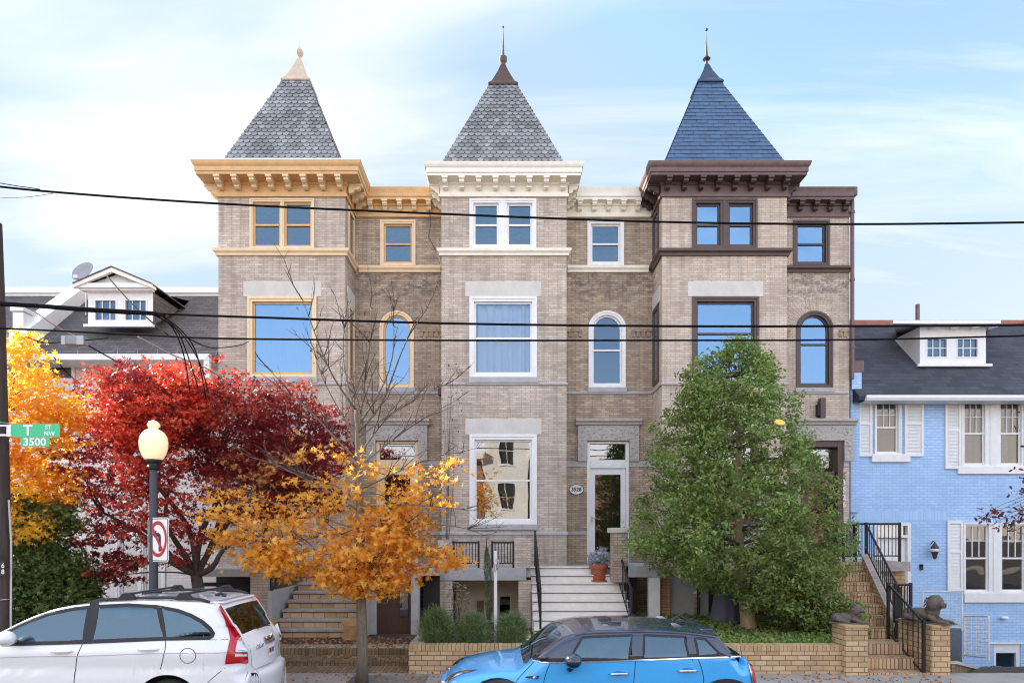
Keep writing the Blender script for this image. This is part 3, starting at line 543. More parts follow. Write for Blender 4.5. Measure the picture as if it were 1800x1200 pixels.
    if sx:
        xx, d = (bx1, 1) if sx == 'r' else (bx0, -1)
        for z0, z1 in ((9.2, 10.35), (6.1, 8.0)):
            e = MB(); e.box(min(xx, xx+.03*d), max(xx, xx+.03*d), DB+.3, DB+.38, z0, z1); e.box(min(xx, xx+.03*d), max(xx, xx+.03*d), DB+.82, DB+.9, z0, z1); e.box(min(xx, xx+.03*d), max(xx, xx+.03*d), DB+.381, DB+.819, z1-.1, z1); e.box(min(xx, xx+.03*d), max(xx, xx+.03*d), DB+.381, DB+.819, z0, z0+.08)
            w = e.build('side_window', winm, h); MB().box(min(xx, xx+.008*d), max(xx, xx+.008*d), DB+.38, DB+.82, z0+.08, z1-.1).build('pane', M['carblack'], w)
        MB().box(min(xx, xx+.02*d), max(xx, xx+.02*d), DB+.2, DB+.97, 8.01, 8.38).build('lintel', M['stone'], h)
    # --- pyramid roof
    kind, rm, cm, zcap, zap, hw, rcx = roofspec
    if first: m = MB(); sweep(m, [(o+.055, zt-.012), (o+.055, zt+.03), (-.1, zt+.07)], bx0, bx1, DB, DR+1.6); m.build('roof_flashing', M['white'], h)
    roof, yc = scale_roof(h, rcx, 15.56, hw, 11.07, zcap, zap, kind, rm, cm)
    portal(h, doorx, .535, 5.30, 4.24, DR)
    for a_, b_ in ((bx1+.01, doorx-.545), (doorx+.545, rx1-.01)): MB().box(a_, b_, DR-.02, DR-.001, 4.1, 4.235).build('stone_band', M['stone_grey'], h)
    return h, roof, yc
def xs2(a, b, D): return (X(a, D), X(b, D))
W3 = lambda a, b: (X(a, DB), X(b, DB), 9.175, 10.35)
W2 = lambda a, b: (X(a, DB), X(b, DB), 6.12, 8.03)
W1 = lambda a, b: (X(a, DB), X(b, DB), 2.63, 4.765)
R3 = lambda a, b: (X(a, DR), X(b, DR), 9.18, 10.32)
R2 = lambda a, b: (X(a, DR), X(b, DR), 6.10, 8.03)
GL = (M['glass'], M['glass'], M['glass_low'], M['glass']); GB = (M['glass_bright'], M['glass_bright'], M['glass_low'], M['glass_bright'])
hl, roofl, ycl = town_house('row_house', 'tan brick row house with ochre cornice and fish-scale slate tower, behind the orange tree', -6.77, -3.757, -3.757, -1.473, .40, M['ochre'], M['ochre_light'],
    M['ochre_light'], M['ochre'], M['brick'], M['brick_recess'], (M['glass'], M['glass_bright'], M['glass_low'], M['glass_bright']), dict(hung2=False, curtain2=1, side='r', hungr=False, mull=.09, cas=.06), W3(440, 552), W2(436, 556), W1(436, 556), R3(669, 730), R2(668, 727), X(698, DR),
    ('scale', M['slate'], M['capmetal'], 13.85, 14.62, 1.43, -5.24), first=True)
hc, roofc, ycc = town_house('row_house', 'tan brick row house with cream cornice, white windows and number 3528 beside its door', -1.473, 1.50, 1.50, 3.77, .33, M['cream'], M['cream'],
    M['white'], M['white'], M['brick'], M['brick_recess'], GL, dict(hung2=True, curtain2=1), W3(826, 942), W2(826, 943), W1(826, 943), R3(1033, 1096), R2(1035, 1099), X(1069, DR),
    ('scale', M['slate'], M['copper'], 13.75, 14.5, 1.45, -.01))
hr, roofr, ycr = town_house('row_house', 'pale brick row house with dark brown cornice and blue slate tower, behind the green tree', 3.77, 6.73, 6.73, 8.74, .36, M['brown_light'], M['brown'],
    M['brown'], M['brown'], M['brick_warm'], M['brick_warm'], GB, dict(hung2=True, curtain2=0, side='l', blind=0, splitr=7.2, split2=7.17), W3(1217, 1330), W2(1217, 1333), W1(1217, 1333), R3(1395, 1457), R2(1400, 1463), X(1445, DR),
    ('slab', M['slate_blue'], M['capblue'], 13.85, 14.5, 1.46, 5.23))
# finials
def finial(roof, x, y, prof, mt, ball=None):
    m = MB(); m.lathe(prof, (x, y, 0), 12); 
    if ball: m.ellipsoid((x, y, ball[0]), (ball[1],)*3, 10, 8)
    m.build('finial', mt, roof, auto=40)
finial(roofl, -5.24, ycl, [(.05, 14.50), (.035, 14.62), (.05, 14.66), (.095, 14.72), (.095, 14.80), (.05, 14.86), (.012, 14.90), (.006, 15.05)], M['capmetal'])
finial(roofc, -.01, ycc, [(.06, 14.4), (.05, 14.50), (.10, 14.56), (.10, 14.66), (.03, 14.68), (.035, 14.72), (.012, 15.25), (.005, 15.40)], M['bronze'], (15.44, .028))
finial(roofr, 5.23, ycr, [(.05, 14.42), (.035, 14.50), (.03, 14.58), (.10, 14.62), (.035, 14.70), (.03, 14.75), (.008, 15.12), (.003, 15.36)], M['copper'], (15.38, .034))

# ---- doors
def storm_door(par, cx, y, zs, frame, gm, ztr=(4.26, 4.72), zd=(1.67, 4.05)):
    y += .02; m = MB(); a, b = cx-.535, cx+.535
    m.box(a+.004, a+.085, y, y+.14, zd[0], 4.745); m.box(b-.085, b-.004, y, y+.14, zd[0], 4.745); m.box(a+.086, b-.086, y, y+.14, ztr[1]-.03, 4.745); m.box(a+.086, b-.086, y-.01, y+.14, zd[1]+.02, ztr[0]+.02)
    f = m.build('door_frame', frame, par, bevel=.005)
    p = MB(); p.quad((a+.08, y+.08, ztr[0]), (b-.08, y+.08, ztr[0]), (b-.08, y+.08, ztr[1]-.02), (a+.08, y+.08, ztr[1]-.02)); p.build('transom_pane', M['glass_low'], f)
    m = MB(); d0, d1 = a+.09, b-.09
    ring(m, outline(d0, d1, zd[0]+.01, zd[1]+.015), outline(d0+.12, d1-.12, zd[0]+.27, zd[1]-.14), y+.03, y+.08)
    m.box(d0+.1, d1-.1, y+.021, y+.03, zd[0]+.04, zd[0]+.2)
    d = m.build('door', frame, par, bevel=.005)
    MB().quad((d0+.12, y+.05, zd[0]+.26), (d1-.12, y+.05, zd[0]+.26), (d1-.12, y+.05, zd[1]-.13), (d0+.12, y+.05, zd[1]-.13)).build('pane', gm, d)
    MB().box(d0+.02, d0+.05, y-.02, y+.03, 2.72, 2.86).box(d0+.02, d0+.14, y-.035, y-.0201, 2.80, 2.825).build('handle', M['metal'], d, bevel=.004)
    return y
dcx = X(1069, DR); yd = storm_door(hc, dcx, DR, None, M['white'], M['door_glass'])
m = MB().box(dcx-.42, dcx+.42, yd+.3, yd+.35, 1.67, 4.1); m.box(dcx+.1, dcx+.14, yd+.26, yd+.299, 1.8, 3.9); inner = m.build('inner_door', M['door_dark'], hc)
MB().box(dcx+.10, dcx+.16, yd+.27, yd+.2999, 2.78, 2.93).build('lock_plate', M['metal'], inner); MB().box(dcx+.0, dcx+.05, yd+.27, yd+.2999, 2.8, 2.98).build('handle', M['chrome'], inner)
dlx = X(698, DR); yd2 = storm_door(hl, dlx, DR, None, M['ochre_light'], M['door_glass'])
MB().box(dlx-.42, dlx+.42, yd2+.3, yd2+.35, 1.67, 4.1).build('inner_door', M['door_dark'], hl)
# right house: brown frame set deep, pale panes
drx = X(1445, DR); m = MB(); a, b = drx-.535, drx+.535
for q in ((a+.003, a+.15), (b-.15, b-.003)): m.box(q[0], q[1], DR-.02, DR+.3, 1.67, 4.745)
m.box(a+.151, b-.151, DR-.02, DR+.3, 4.6, 4.745); m.box(a+.151, b-.151, DR+.1, DR+.3, 3.86, 3.99); fr_ = m.build('door_frame', M['brown'], hr, bevel=.006)
MB().quad((a+.15, DR+.22, 3.99), (b-.15, DR+.22, 3.99), (b-.15, DR+.22, 4.6), (a+.15, DR+.22, 4.6)).build('transom_pane', M['glass_low'], fr_)
m = MB(); ring(m, outline(a+.152, b-.152, 1.68, 3.858), outline(a+.27, b-.27, 2.0, 3.75), DR+.2, DR+.25); dd = m.build('door', M['brown'], hr)
MB().quad((a+.27, DR+.23, 2.0), (b-.27, DR+.23, 2.0), (b-.27, DR+.23, 3.75), (a+.27, DR+.23, 3.75)).build('pane', M['glass_low'], dd)
MB().box(b-.26, b-.22, DR+.15, DR+.2, 2.7, 2.85).build('handle', M['metal'], dd)
# numbers
m = MB(); nxp = X(1013, DR); m.prism([(nxp+.19*math.cos(2*math.pi*i/32), Z(860, DR)+.135*math.sin(2*math.pi*i/32)) for i in range(32)], vert, DR-.03, DR-.003)
pl = tag(m.build('number_plaque', M['signwhite'], bevel=.006, loc=(nxp, DR-.01, Z(860, DR))), 'oval white plaque reading 3528 on the brick beside the white door', 'house number')
m = MB(); ring(m, [(nxp+.19*math.cos(2*math.pi*i/32), Z(860, DR)+.135*math.sin(2*math.pi*i/32)) for i in range(32)], [(nxp+.175*math.cos(2*math.pi*i/32), Z(860, DR)+.12*math.sin(2*math.pi*i/32)) for i in range(32)], DR-.036, DR-.03); m.build('rim', M['black'], pl)
text('3528', .135, M['black'], 'number', pl, (nxp, DR-.033, Z(860, DR)), bold=.004, xs=.95)
no = empty('house_number', (X(1482, DR), DR, Z(890, DR)), 'vertical column of pale metal digits 3526 beside the dark brown door', 'house number')
for i, c in enumerate('3526'): text(c, .19, M['signwhite'], 'digit', no, (X(1483, DR), DR-.012, Z(848+13*i, DR)), bold=.003, ext=.008)
# bronze box on the wall above the right-hand door
bb = empty('wall_light', (X(1441, DR), DR-.12, Z(735, DR)), 'tall dark brown box light on the brick above the brown door', 'wall light')
MB().box(X(1437, DR), X(1446.5, DR), DR-.16, DR-.03, Z(736, DR), Z(701, DR)).build('housing', M['brown'], bb, bevel=.01); MB().box(X(1433, DR), X(1436.8, DR), DR-.14, DR-.02, Z(732, DR), Z(712, DR)).box(X(1437, DR), X(1446, DR), DR-.029, DR-.002, Z(730, DR), Z(706, DR)).build('back_plate', M['dark'], bb)
# drain pipes on the houses
def downpipe(x, y, z0, z1, r, mt, label, name='drainpipe'):
    m = MB(); m.tube([(x, y, z0), (x, y, z1)], r, 8)
    z = z0+.8
    while z < z1: m.lathe([(r+.012, -.03), (r+.012, .03)], (x, y, z), 8); z += 1.7
    m.box(x-.09, x+.09, y-.08, y+.08, z1-.003, z1+.2)
    return tag(m.build(name, mt, loc=(x, y, z0)), label, 'drainpipe')
downpipe(8.78, DR-.06, 6.3, 10.9, .05, M['brown_light'], 'dark brown drainpipe down the right edge of the brown-trimmed house')
downpipe(-1.55, DR-.07, .4, 5.9, .03, M['twig'], 'thin rusty drainpipe between the ochre and the cream row house')
# loose cable hanging on the left recess
tag(MB().tube([(X(752, 16.6), 16.62, Z(350, 16.6)), (X(757, 16.6), 16.63, Z(390, 16.6)), (X(753, 16.6), 16.64, Z(415, 16.6)), (X(766, 16.6), 16.62, Z(440, 16.6))], .008, 5).build('cable', M['black'], loc=(X(757, 16.6), 16.6, 9)), 'thin dark cable hanging down the brick below the ochre cornice', 'cable')
# wreath
wx, wz = X(576, 15.5), Z(880, 15.5); m = MB()
for i in range(420):
    a = random.random()*6.283; r = .25+random.gauss(0, .045); p = Vector((wx+r*math.cos(a), 15.52+random.gauss(0, .03), wz+r*math.sin(a)))
    d = Vector((random.gauss(0, 1), random.gauss(0, .5), random.gauss(0, 1))).normalized()*.06; e = d.orthogonal().normalized()*.025; m.quad(p-d, p+e, p+d, p-e)
M['wreath'] = mat('dark_red_leaves', (.20, .01, .015), .6, island=.4)
tag(m.build('wreath', M['wreath'], loc=(wx, 15.52, wz)), 'round dark red wreath with an open centre on the ochre-trimmed house', 'wreath')
# ------------------------------------------------------------------ steps, porches, garden walls
def steps(name, par, x0, x1, y0, z0, n, run, rise, mr, mt, nose=.03, dx=0, th=.045, back=.3, side=None):
    """flight climbing away from the street: each step a riser with a tread on it"""
    st = MB(); tr = MB()
    for i in range(n):
        y = y0+i*run; z = z0+(i+1)*rise; sx = dx*i/max(1, n-1); yb = y0+(n-1)*run+back
        st.box(x0+sx, x1+sx, y, y+run if i < n-1 else yb, z0-.35, z-th); tr.box(x0+sx-.01, x1+sx+.01, y-nose, (y+run+.0 if i < n-1 else yb), z-th+.001, z)
    s = st.build(name, mr, par); jt = MB()
    for i in range(n): sx = dx*i/max(1, n-1); jt.box(x0+sx+.004, x1+sx-.004, y0+i*run-.004, y0+i*run-.0005, z0+(i+1)*rise-th-.016, z0+(i+1)*rise-th-.001)  # dark strips stand in for the shadow under each nosing
    jt.build('nosing_shadows', M['bark_dark'], s); tr.build('treads', mt, s, bevel=.006, loc=None); return s
def rail(par_name, label, a, b, h, mt, n=8, posts=True, loc=None, r=.009, tw=.022, group=None, parent=None):
    a, b = Vector(a), Vector(b); up = Vector((0, 0, h)); d = b-a
    root = parent or empty(par_name, tuple(a), label, 'railing', group)
    MB().tube([a+up, b+up], tw, 8).build('top_rail', mt, root); MB().tube([a+Vector((0, 0, .1)), b+Vector((0, 0, .1))], .014, 6).build('bottom_rail', mt, root)
    m = MB()
    for i in range(1, n): q = a+d*(i/n); m.tube([q+Vector((0, 0, .1)), q+up], r, 5)
    m.build('balusters', mt, root)
    for q in (a, b): MB().box(q.x-.022, q.x+.022, q.y-.022, q.y+.022, q.z-.02, q.z+h+.03).build('post', mt, root)
    return root
ZL = 1.655
# middle house: white stair, landing, balcony with brick piers and opening below
s1 = steps('stair', hc, .62, 2.66, 13.2, .34, 8, .287, .164, M['stepwhite'], M['stepwhite'], back=.3, th=.03, nose=.03)
MB().box(.62, 3.0, 15.51, DR-.003, ZL-.13, ZL).build('landing', M['tread'], hc, bevel=.006)
MB().box(.45, .615, 13.25, 15.69, .0, 1.42, ).build('stair_cheek', M['stone_grey'], hc, bevel=.01) if False else None
YP = 14.5
m = MB(); m.box(-1.42, .50, YP-.0, YP+.16, 1.385, 1.655); m.build('porch_lintel', M['stone_grey'], hc, bevel=.008)
MB().box(-1.42, .60, YP+.161, DB-.003, 1.45, 1.64).build('porch_floor', M['stone_grey'], hc)
for a, b, z0, z1 in ((-1.44, -1.12, .0, 1.383), (.33, .60, .0, 1.383), (-1.44, -1.13, 1.66, 2.28), (-.52, -.27, 1.66, 2.28), (.24, .60, 1.66, 2.30)):
    MB().box(a, b, YP+.02, YP+.3, z0, z1).build('porch_pier', M['brick'] if z0 else M['brick_warm'], hc, bevel=.006)
rl = rail('porch_railing', 'black iron railing between the left and middle brick piers under the big white window', (-1.10, YP+.12, 1.66), (-.55, YP+.12, 1.66), .56, M['iron'], 8, group='short railings on the middle porch')
rl = rail('porch_railing', 'black iron railing beside the stair pier, under the big white window', (-.25, YP+.12, 1.66), (.22, YP+.12, 1.66), .56, M['iron'], 7, group='short railings on the middle porch')
# areaway behind: stuccoed basement wall with door
m = MB(); m.box(-1.12, .40, YP+1.0, YP+1.04, -.3, 1.44); m.build('basement_wall', M['beige'], hc)
m = MB(); m.box(-.16, .22, YP+.96, YP+.999, -.2, 1.05); bd = m.build('basement_door', M['beige'], hc, bevel=.006)
MB().box(-.09, .15, YP+.945, YP+.9599, .35, .95).build('pane', M['glass_low'], bd)
MB().box(-.62, -.46, YP+.96, YP+.999, .35, .85).build('meter_box', M['brown_light'], hc)
# landing's right side: stone-capped pier, lintel and basement entry
def yx(px, D): return X(px, D)
D2 = 14.3
MB().box(X(1079, D2), X(1104, D2), D2, D2+.5, ZL-.3, Z(936, D2)).build('porch_pier', M['brick_recess'], hc)
MB().box(X(1075, D2)-.01, X(1107, D2), D2-.03, D2+.53, Z(936, D2)+.001, Z(927, D2)).build('pier_cap', M['stone'], hc, bevel=.01)
m = MB(); m.box(X(1100, D2), X(1166, D2), D2+.0, D2+.18, Z(1014, D2), Z(994, D2)); m.build('porch_lintel', M['stone_grey'], hc, bevel=.008)
MB().box(X(1100, D2), X(1166, D2), D2+.181, DR-.003, Z(1008, D2), Z(996, D2)).build('porch_floor', M['stone_grey'], hc)
MB().box(X(1141, D2), X(1161, D2), D2+.02, D2+.17, -.1, Z(1014, D2)-.002).build('porch_post', M['white'], hc, bevel=.008)
MB().box(X(1100, D2), X(1141, D2), D2+1.3, D2+1.34, -.1, 1.5).build('basement_door', M['door_dark'], hc)
# stair railings
def stair_rail(label, x, y0, z0, y1, z1, h, n, mt=M['iron'], x1=None, base=True):
    x1 = x if x1 is None else x1
    return rail('stair_railing', label, (x, y0, z0), (x1, y1, z1), h, mt, n, tw=.024)
stair_rail('black iron handrail on the left edge of the white stair', .74, 13.25, .50, 15.5, ZL, .80, 14)
stair_rail('black iron handrail on the right edge of the white stair, behind the plant pot', 2.56, 13.25, .50, 15.5, ZL, .80, 14)
# left house: buff stair, brick pier, basement door
s2 = steps('stair', hl, -4.62, -2.88, 13.2, .34, 8, .287,   .164, M['yellow_riser'], M['tread'], nose=.045, dx=.10, th=.05)
MB().box(-4.9, -1.56, 15.51, DR-.003, ZL-.13, ZL).build('landing', M['tread'], hl, bevel=.006)
MB().box(X(440, 13.6), X(471, 13.6), 13.6, 14.0, 0, Z(1005, 13.6)).build('porch_pier', M['brick_warm'], hl, bevel=.006)
MB().box(X(473, 13.4), X(481, 13.4), 13.3, 15.4, 0, 1.25).build('stair_cheek', M['stone_grey'], hl, bevel=.01)
MB().box(X(630, 13.3), X(645, 13.3), 13.25, 15.4, 0, 1.3).build('stair_cheek', M['stone_grey'], hl, bevel=.01)
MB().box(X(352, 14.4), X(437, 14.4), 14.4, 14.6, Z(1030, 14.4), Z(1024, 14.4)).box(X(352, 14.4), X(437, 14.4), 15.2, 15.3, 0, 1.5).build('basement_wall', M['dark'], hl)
MB().box(X(340, 14), -4.75, 14.0, DB-.003, 1.5, 1.66).build('porch_floor', M['stone_grey'], hl)
D3 = 13.6
for a, b in ((645, 661), (722, 736)): MB().box(X(a, D3), X(b, D3), D3, D3+.25, -.1, 1.52).build('door_jamb', M['stone_grey'], hl, bevel=.008)
MB().box(X(645, D3), X(736, D3), D3, D3+.25, 1.521, 1.66).build('door_lintel', M['stone_grey'], hl, bevel=.008)
MB().box(X(661, D3)+.002, X(722, D3)-.002, D3+.1, D3+.16, .25, 1.518).build('basement_door', M['door_dark'], hl)
MB().box(X(702, D3), X(716, D3), D3+.07, D3+.099, .7, 1.35).build('door_light', M['glass_low'], hl)
MB().box(X(645, D3), X(770, D3), D3+.26, DR-.003, 1.53, 1.645).build('porch_floor', M['stone_grey'], hl)
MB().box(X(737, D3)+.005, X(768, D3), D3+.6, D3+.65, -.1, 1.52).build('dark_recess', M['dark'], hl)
rail('stair_railing', 'black iron handrail on the left cheek of the yellow brick stair', (X(477, 13.4), 13.4, 1.0), (X(492, 15.3), 15.3, 1.66), .6, M['iron'], 10)
# terrace with brown brick steps down to the pavement
tg = MB()
MB().box(-7.6, -1.62, 12.0, 13.25, -.1, .34).build('terrace', M['concrete'], None) if False else None
tr = empty('terrace_steps', (-3.5, 11, .1), 'low brown brick steps with a paved terrace in front of the yellow stair', 'steps')
MB().box(-6.3, -1.56, 12.0, 13.6, -.1, .335).build('paving', M['concrete'], tr)
MB().box(-6.3, -1.56, 11.91, 11.999, -.1, .34).build('step', M['brown_step'], tr, bevel=.01)
MB().box(-6.3, -1.56, 11.38, 11.909, -.1, .225).build('step', M['brown_step'], tr, bevel=.01)
MB().box(-6.3, -1.56, 10.88, 11.379, -.1, .135).build('step', M['brown_step'], tr, bevel=.01)

def garden_wall(label, x0, x1, y0, y1, zt, left=True, right=True, soilz=None, back=False):
    w = empty('planter_wall', ((x0+x1)/2, y0, 0), label, 'garden wall')
    m = MB(); m.box(x0, x1, y0, y0+.22, -.15, zt-.10)
    if left: m.box(x0, x0+.22, y0+.2201, y1, -.15, zt-.10)
    if right: m.box(x1-.22, x1, y0+.2201, y1, -.15, zt-.10)
    m.build('wall', M['yellow'], w)
    m = MB(); k = x0
    while k < x1-.03: m.box(k+.003, min(k+.067, x1), y0-.012, y0+.23, zt-.098, zt+random.uniform(-.003, .003)); k += .070
    m.build('coping', M['yellow_plain'], w, bevel=.004)
    if left: MB().box(x0-.01, x0+.225, y0+.235, y1, zt-.098, zt).build('side_coping', M['stone_grey'], w, bevel=.008)
    m = MB(); n = 24; mm_ = 10
    for j in range(mm_+1):
        for i in range(n+1):
            m.v.append((x0+.2+(x1-x0-.4)*i/n, y0+.22+(y1-y0-.22)*j/mm_, zt-.09+random.uniform(-.02, .03)))
    for j in range(mm_):
        for i in range(n): m.f.append((j*(n+1)+i, j*(n+1)+i+1, (j+1)*(n+1)+i+1, (j+1)*(n+1)+i))
    m.build('soil', M['soil'], w, smooth=True)
    return w
M['yellow_plain'] = mat('yellow_coping_brick', (.50, .35, .19), .8, island=.14, noise=.1, bump=.3)
garden_wall('yellow brick planter wall holding the three round bushes', -1.55, .52, 10.8, 13.1, .586)
garden_wall('yellow brick planter wall under the green tree', 2.75, 5.62, 10.8, 15.6, .586, left=True, right=False)
# ---- right-hand brick stair between two lion piers
st = empty('brick_stair', (6.4, 10.75, 0), 'yellow brick stair climbing between two lion piers to the brown-trimmed house', 'stairs')
m = MB(); m.box(5.89, 6.93, 10.72, 11.03, -.15, .145); m.box(5.89, 6.93, 11.031, 11.33, -.15, .335); m.build('lower_steps', M['yellow_soldier'], st, bevel=.006)
MB().box(5.89, 6.99, 11.331, 11.86, -.15, .525).build('landing', M['yellow_soldier'], st, bevel=.006)
n = 7; m = MB()
for i in range(n):
    y = 11.86+i*.272; z = .525+(i+1)*.186; sx = .38*i/(n-1); m.box(5.9+sx*.3, 6.98+sx, y+.018, y+.288 if i < n-1 else 13.8, -.15, z-.052); m.box(5.9+sx*.3, 6.981+sx, y+.001, y+.27 if i < n-1 else 13.8, z-.0515, z)
m.build('upper_steps', M['yellow_soldier'], st, bevel=.006)
ztop = .525+7*.186
MB().box(6.3, 8.5, 13.801, DR-.003, ztop-.2, ztop-.005).build('porch_floor', M['tread'], st)
# sloping cheek wall with brick-on-edge cap
m = MB(); ya, yb = 11.84, 13.6; q = []
m.v = [(6.99, ya, -.1), (7.17, ya, -.1), (7.17, ya, .74), (6.99, ya, .74), (7.37, yb, -.1), (7.55, yb, -.1), (7.55, yb, 1.93), (7.37, yb, 1.93)]
m.f = [(0, 1, 2, 3), (4, 7, 6, 5), (0, 3, 7, 4), (1, 5, 6, 2), (3, 2, 6, 7), (0, 4, 5, 1)]; m.build('cheek_wall', M['yellow'], st)
m = MB(); N_ = 26
for i in range(N_):
    t0, t1 = (i+.04)/N_, (i+.94)/N_; xa, xb = 6.975+.38*t0, 6.975+.38*t1; m.v += [(xa, ya-.02+(yb-ya)*t0, .742+1.19*t0), (xa+.21, ya-.02+(yb-ya)*t0, .742+1.19*t0), (xb+.21, ya-.02+(yb-ya)*t1, .742+1.19*t1), (xb, ya-.02+(yb-ya)*t1, .742+1.19*t1)]
    m.v += [(v[0], v[1], v[2]+.06) for v in m.v[-4:]]; b_ = len(m.v)-8; m.f += [(b_, b_+3, b_+2, b_+1), (b_+4, b_+5, b_+6, b_+7), (b_, b_+1, b_+5, b_+4), (b_+1, b_+2, b_+6, b_+5), (b_+2, b_+3, b_+7, b_+6), (b_+3, b_, b_+4, b_+7)]
m.build('cheek_cap', mat('pale_brick_cap', (.42, .36, .32), .8, island=.15), st)
# porch side walls
MB().box(7.92, 8.5, 14.0, 14.2, -1.2, Z(988, 14)).build('porch_wall', M['yellow'], st); MB().box(8.28, 8.5, 14.201, DR-.003, -1.2, Z(988, 14)).build('porch_wall', M['yellow'], st)
MB().box(7.56, 8.279, 14.201, 14.4, -1.0, ztop-.21).build('porch_wall', M['yellow'], st)
# piers
for i, (a, b, lab) in enumerate(((5.53, 5.888, 'yellow brick pier under the left lion, at the end of the planter wall'), (6.932, 7.22, 'yellow brick pier under the right lion, beside the black handrail'))):
    p = empty('brick_pier', ((a+b)/2, 10.7, 0), lab, 'pier'); zt = Z(1098, 10.7)
    MB().box(a, b, 10.68, 11.12 if i == 0 else 11.6, -.2, zt-.045).build('shaft', M['yellow'], p, bevel=.004)
    MB().box(a-.012, b+.012, 10.665, 11.13 if i == 0 else 11.612, zt-.044, zt).build('cap', M['yellow_plain'], p, bevel=.006)
def lion(cx, y, z, s, rz, label):
    m = MB(); E = m.ellipsoid; Ry = lambda a: Matrix.Rotation(R(a), 3, 'Y'); Rx = lambda a: Matrix.Rotation(R(a), 3, 'X')
    # faces -y; lies on a plinth with forelegs out, head up
    E((0, .10, .13), (.115, .26, .12)); E((0, -.09, .20), (.11, .11, .15)); E((0, .30, .12), (.12, .11, .115))
    E((0, -.16, .355), (.115, .10, .125)); E((0, -.12, .30), (.135, .10, .14)); E((0, -.13, .42), (.10, .09, .06))       # head, mane, crown
    E((0, -.255, .325), (.052, .06, .042)); E((0, -.265, .29), (.04, .045, .026)); E((0, -.30, .342), (.022, .02, .016))   # muzzle, jaw, nose
    for sx in (-1, 1):
        E((sx*.085, -.135, .455), (.028, .02, .03)); E((sx*.045, -.235, .385), (.030, .018, .016)); E((sx*.10, -.13, .33), (.05, .09, .11))
        m.tube([(sx*.075, -.06, .12), (sx*.075, -.20, .05), (sx*.075, -.33, .035)], [.052, .042, .036], 8); E((sx*.075, -.35, .035), (.042, .05, .034))
        m.tube([(sx*.12, .30, .10), (sx*.13, .16, .07), (sx*.13, .04, .035)], [.06, .045, .036], 8); E((sx*.13, .02, .033), (.04, .05, .032))
    m.tube([(0, .40, .08), (.09, .42, .05), (.15, .30, .04), (.16, .2, .05)], [.022, .018, .018, .03], 6)
    m.v = [(a*s, b*s, c*s) for a, b, c in m.v]
    me_ = empty('lion_statue', (cx, y, z), label, 'statue', rz=rz)
    o = m.build('body', M['bronze'], me_, smooth=True); rm = o.modifiers.new('remesh', 'REMESH'); rm.mode = 'VOXEL'; rm.voxel_size = .009; rm.use_smooth_shade = True
    sm_ = o.modifiers.new('smooth', 'SMOOTH'); sm_.factor = .5; sm_.iterations = 3
    # mane locks
    l = MB()
    for i in range(46):
        a = random.uniform(-2.6, 2.6); r = random.uniform(.09, .13); yy = random.uniform(-.16, -.03); px_, pz_ = math.sin(a)*r, .33+math.cos(a)*r*.95
        l.tube([(px_*s, yy*s, pz_*s), (px_*1.12*s, (yy+.02)*s, (pz_-.05)*s)], [.018*s, .006*s], 5)
    l.build('mane', M['bronze'], me_, smooth=True)
    MB().box(-.17*s, .17*s, -.40*s, .44*s, -.0, .02).build('plinth', M['bronze'], me_, bevel=.005)
    return me_
zp = Z(1098, 10.7)
lion(7.06, 11.02, zp, .98, R(28), 'dark lion statue lying on the right-hand brick pier, against the blue house')
lion(5.72, 10.92, zp, .68, R(62), 'smaller lion statue on the left pier, half hidden by the green tree')
# railings of this stair
rail('stair_railing', 'black handrail running down the lower steps beside the right lion pier', (6.84, 10.76, .02), (6.84, 11.75, .56), .95, M['iron'], 7)
rail('stair_railing', 'long black handrail climbing the sloping cheek wall', (7.10, 11.86, .80), (7.46, 13.6, 1.99), .62, M['iron'], 17)
rail('porch_railing', 'black iron railing along the front of the right-hand porch', (7.46, 14.05, 1.84), (8.42, 14.05, 1.84), .78, M['iron'], 12)
rail('porch_railing', 'black iron railing at the head of the stair beside the green tree', (X(1483, 13.9), 13.9, 1.84), (7.40, 13.9, 1.84), .76, M['iron'], 9)
rail('stair_railing', 'short black railing across the landing behind the right lion', (7.02, 11.84, .54), (7.36, 11.95, .54), .95, M['iron'], 5)

# ------------------------------------------------------------------ blue house
DBL = 17.0
bh = empty('painted_house', (13, DBL, 0), 'low light blue painted brick house with dark roof and white shutters', 'house')
xl = X(1495, DBL); xr = 24
def zb(py): return Z(py, DBL)
wins = [(X(1537, DBL), X(1583, DBL), zb(799), zb(701)), (X(1690, DBL), X(1800, DBL), zb(820), zb(701)), (X(1693, DBL), X(1806, DBL), zb(1042), zb(918))]
dop = (X(1537, DBL), X(1601, DBL), -.3, zb(919)); gar = (X(1747, DBL), X(1794, DBL), -1.3, zb(1131))
m = MB(); wall(m, xl, xr, -1.6, Z(693, DBL)+.1, DBL, wins+[dop, gar], rev=.16)
m.quad((xl, DBL, -1.6), (xl, 27, -1.6), (xl, 27, 5.8), (xl, DBL, 5.8)); m.quad((xr, DBL, -1.6), (xr, 27, -1.6), (xr, 27, 5.8), (xr, DBL, 5.8)); m.quad((xl, 27, -1.6), (xr, 27, -1.6), (xr, 27, 9), (xl, 27, 9))
m.build('wall', M['bluebrick'], bh)
m = MB(); k = xl
while k < X(1660, DBL): m.box(k+.006, k+.066, DBL-.004, DBL, zb(914), zb(897)); k += .072
m.build('soldier_course', mat('blue_paint', (.41, .61, .88), .55, island=.05), bh)
MB().box(xl-.05, xl+.20, DBL-.16, DBL-.003, zb(686), zb(657)).box(xl-.05, xl+.18, DBL-.10, DBL-.003, zb(900), zb(686)-.002).build('corner_pier', M['bluebrick'], bh)
MB().box(xl-.06, xl+.27, DBL-.14, DBL+.2, zb(656), zb(636)).tube([(xl+.06, DBL-.05, zb(640)), (xl+.02, DBL, zb(612))], .035, 6).build('chimney_pot', M['brown_light'], bh)
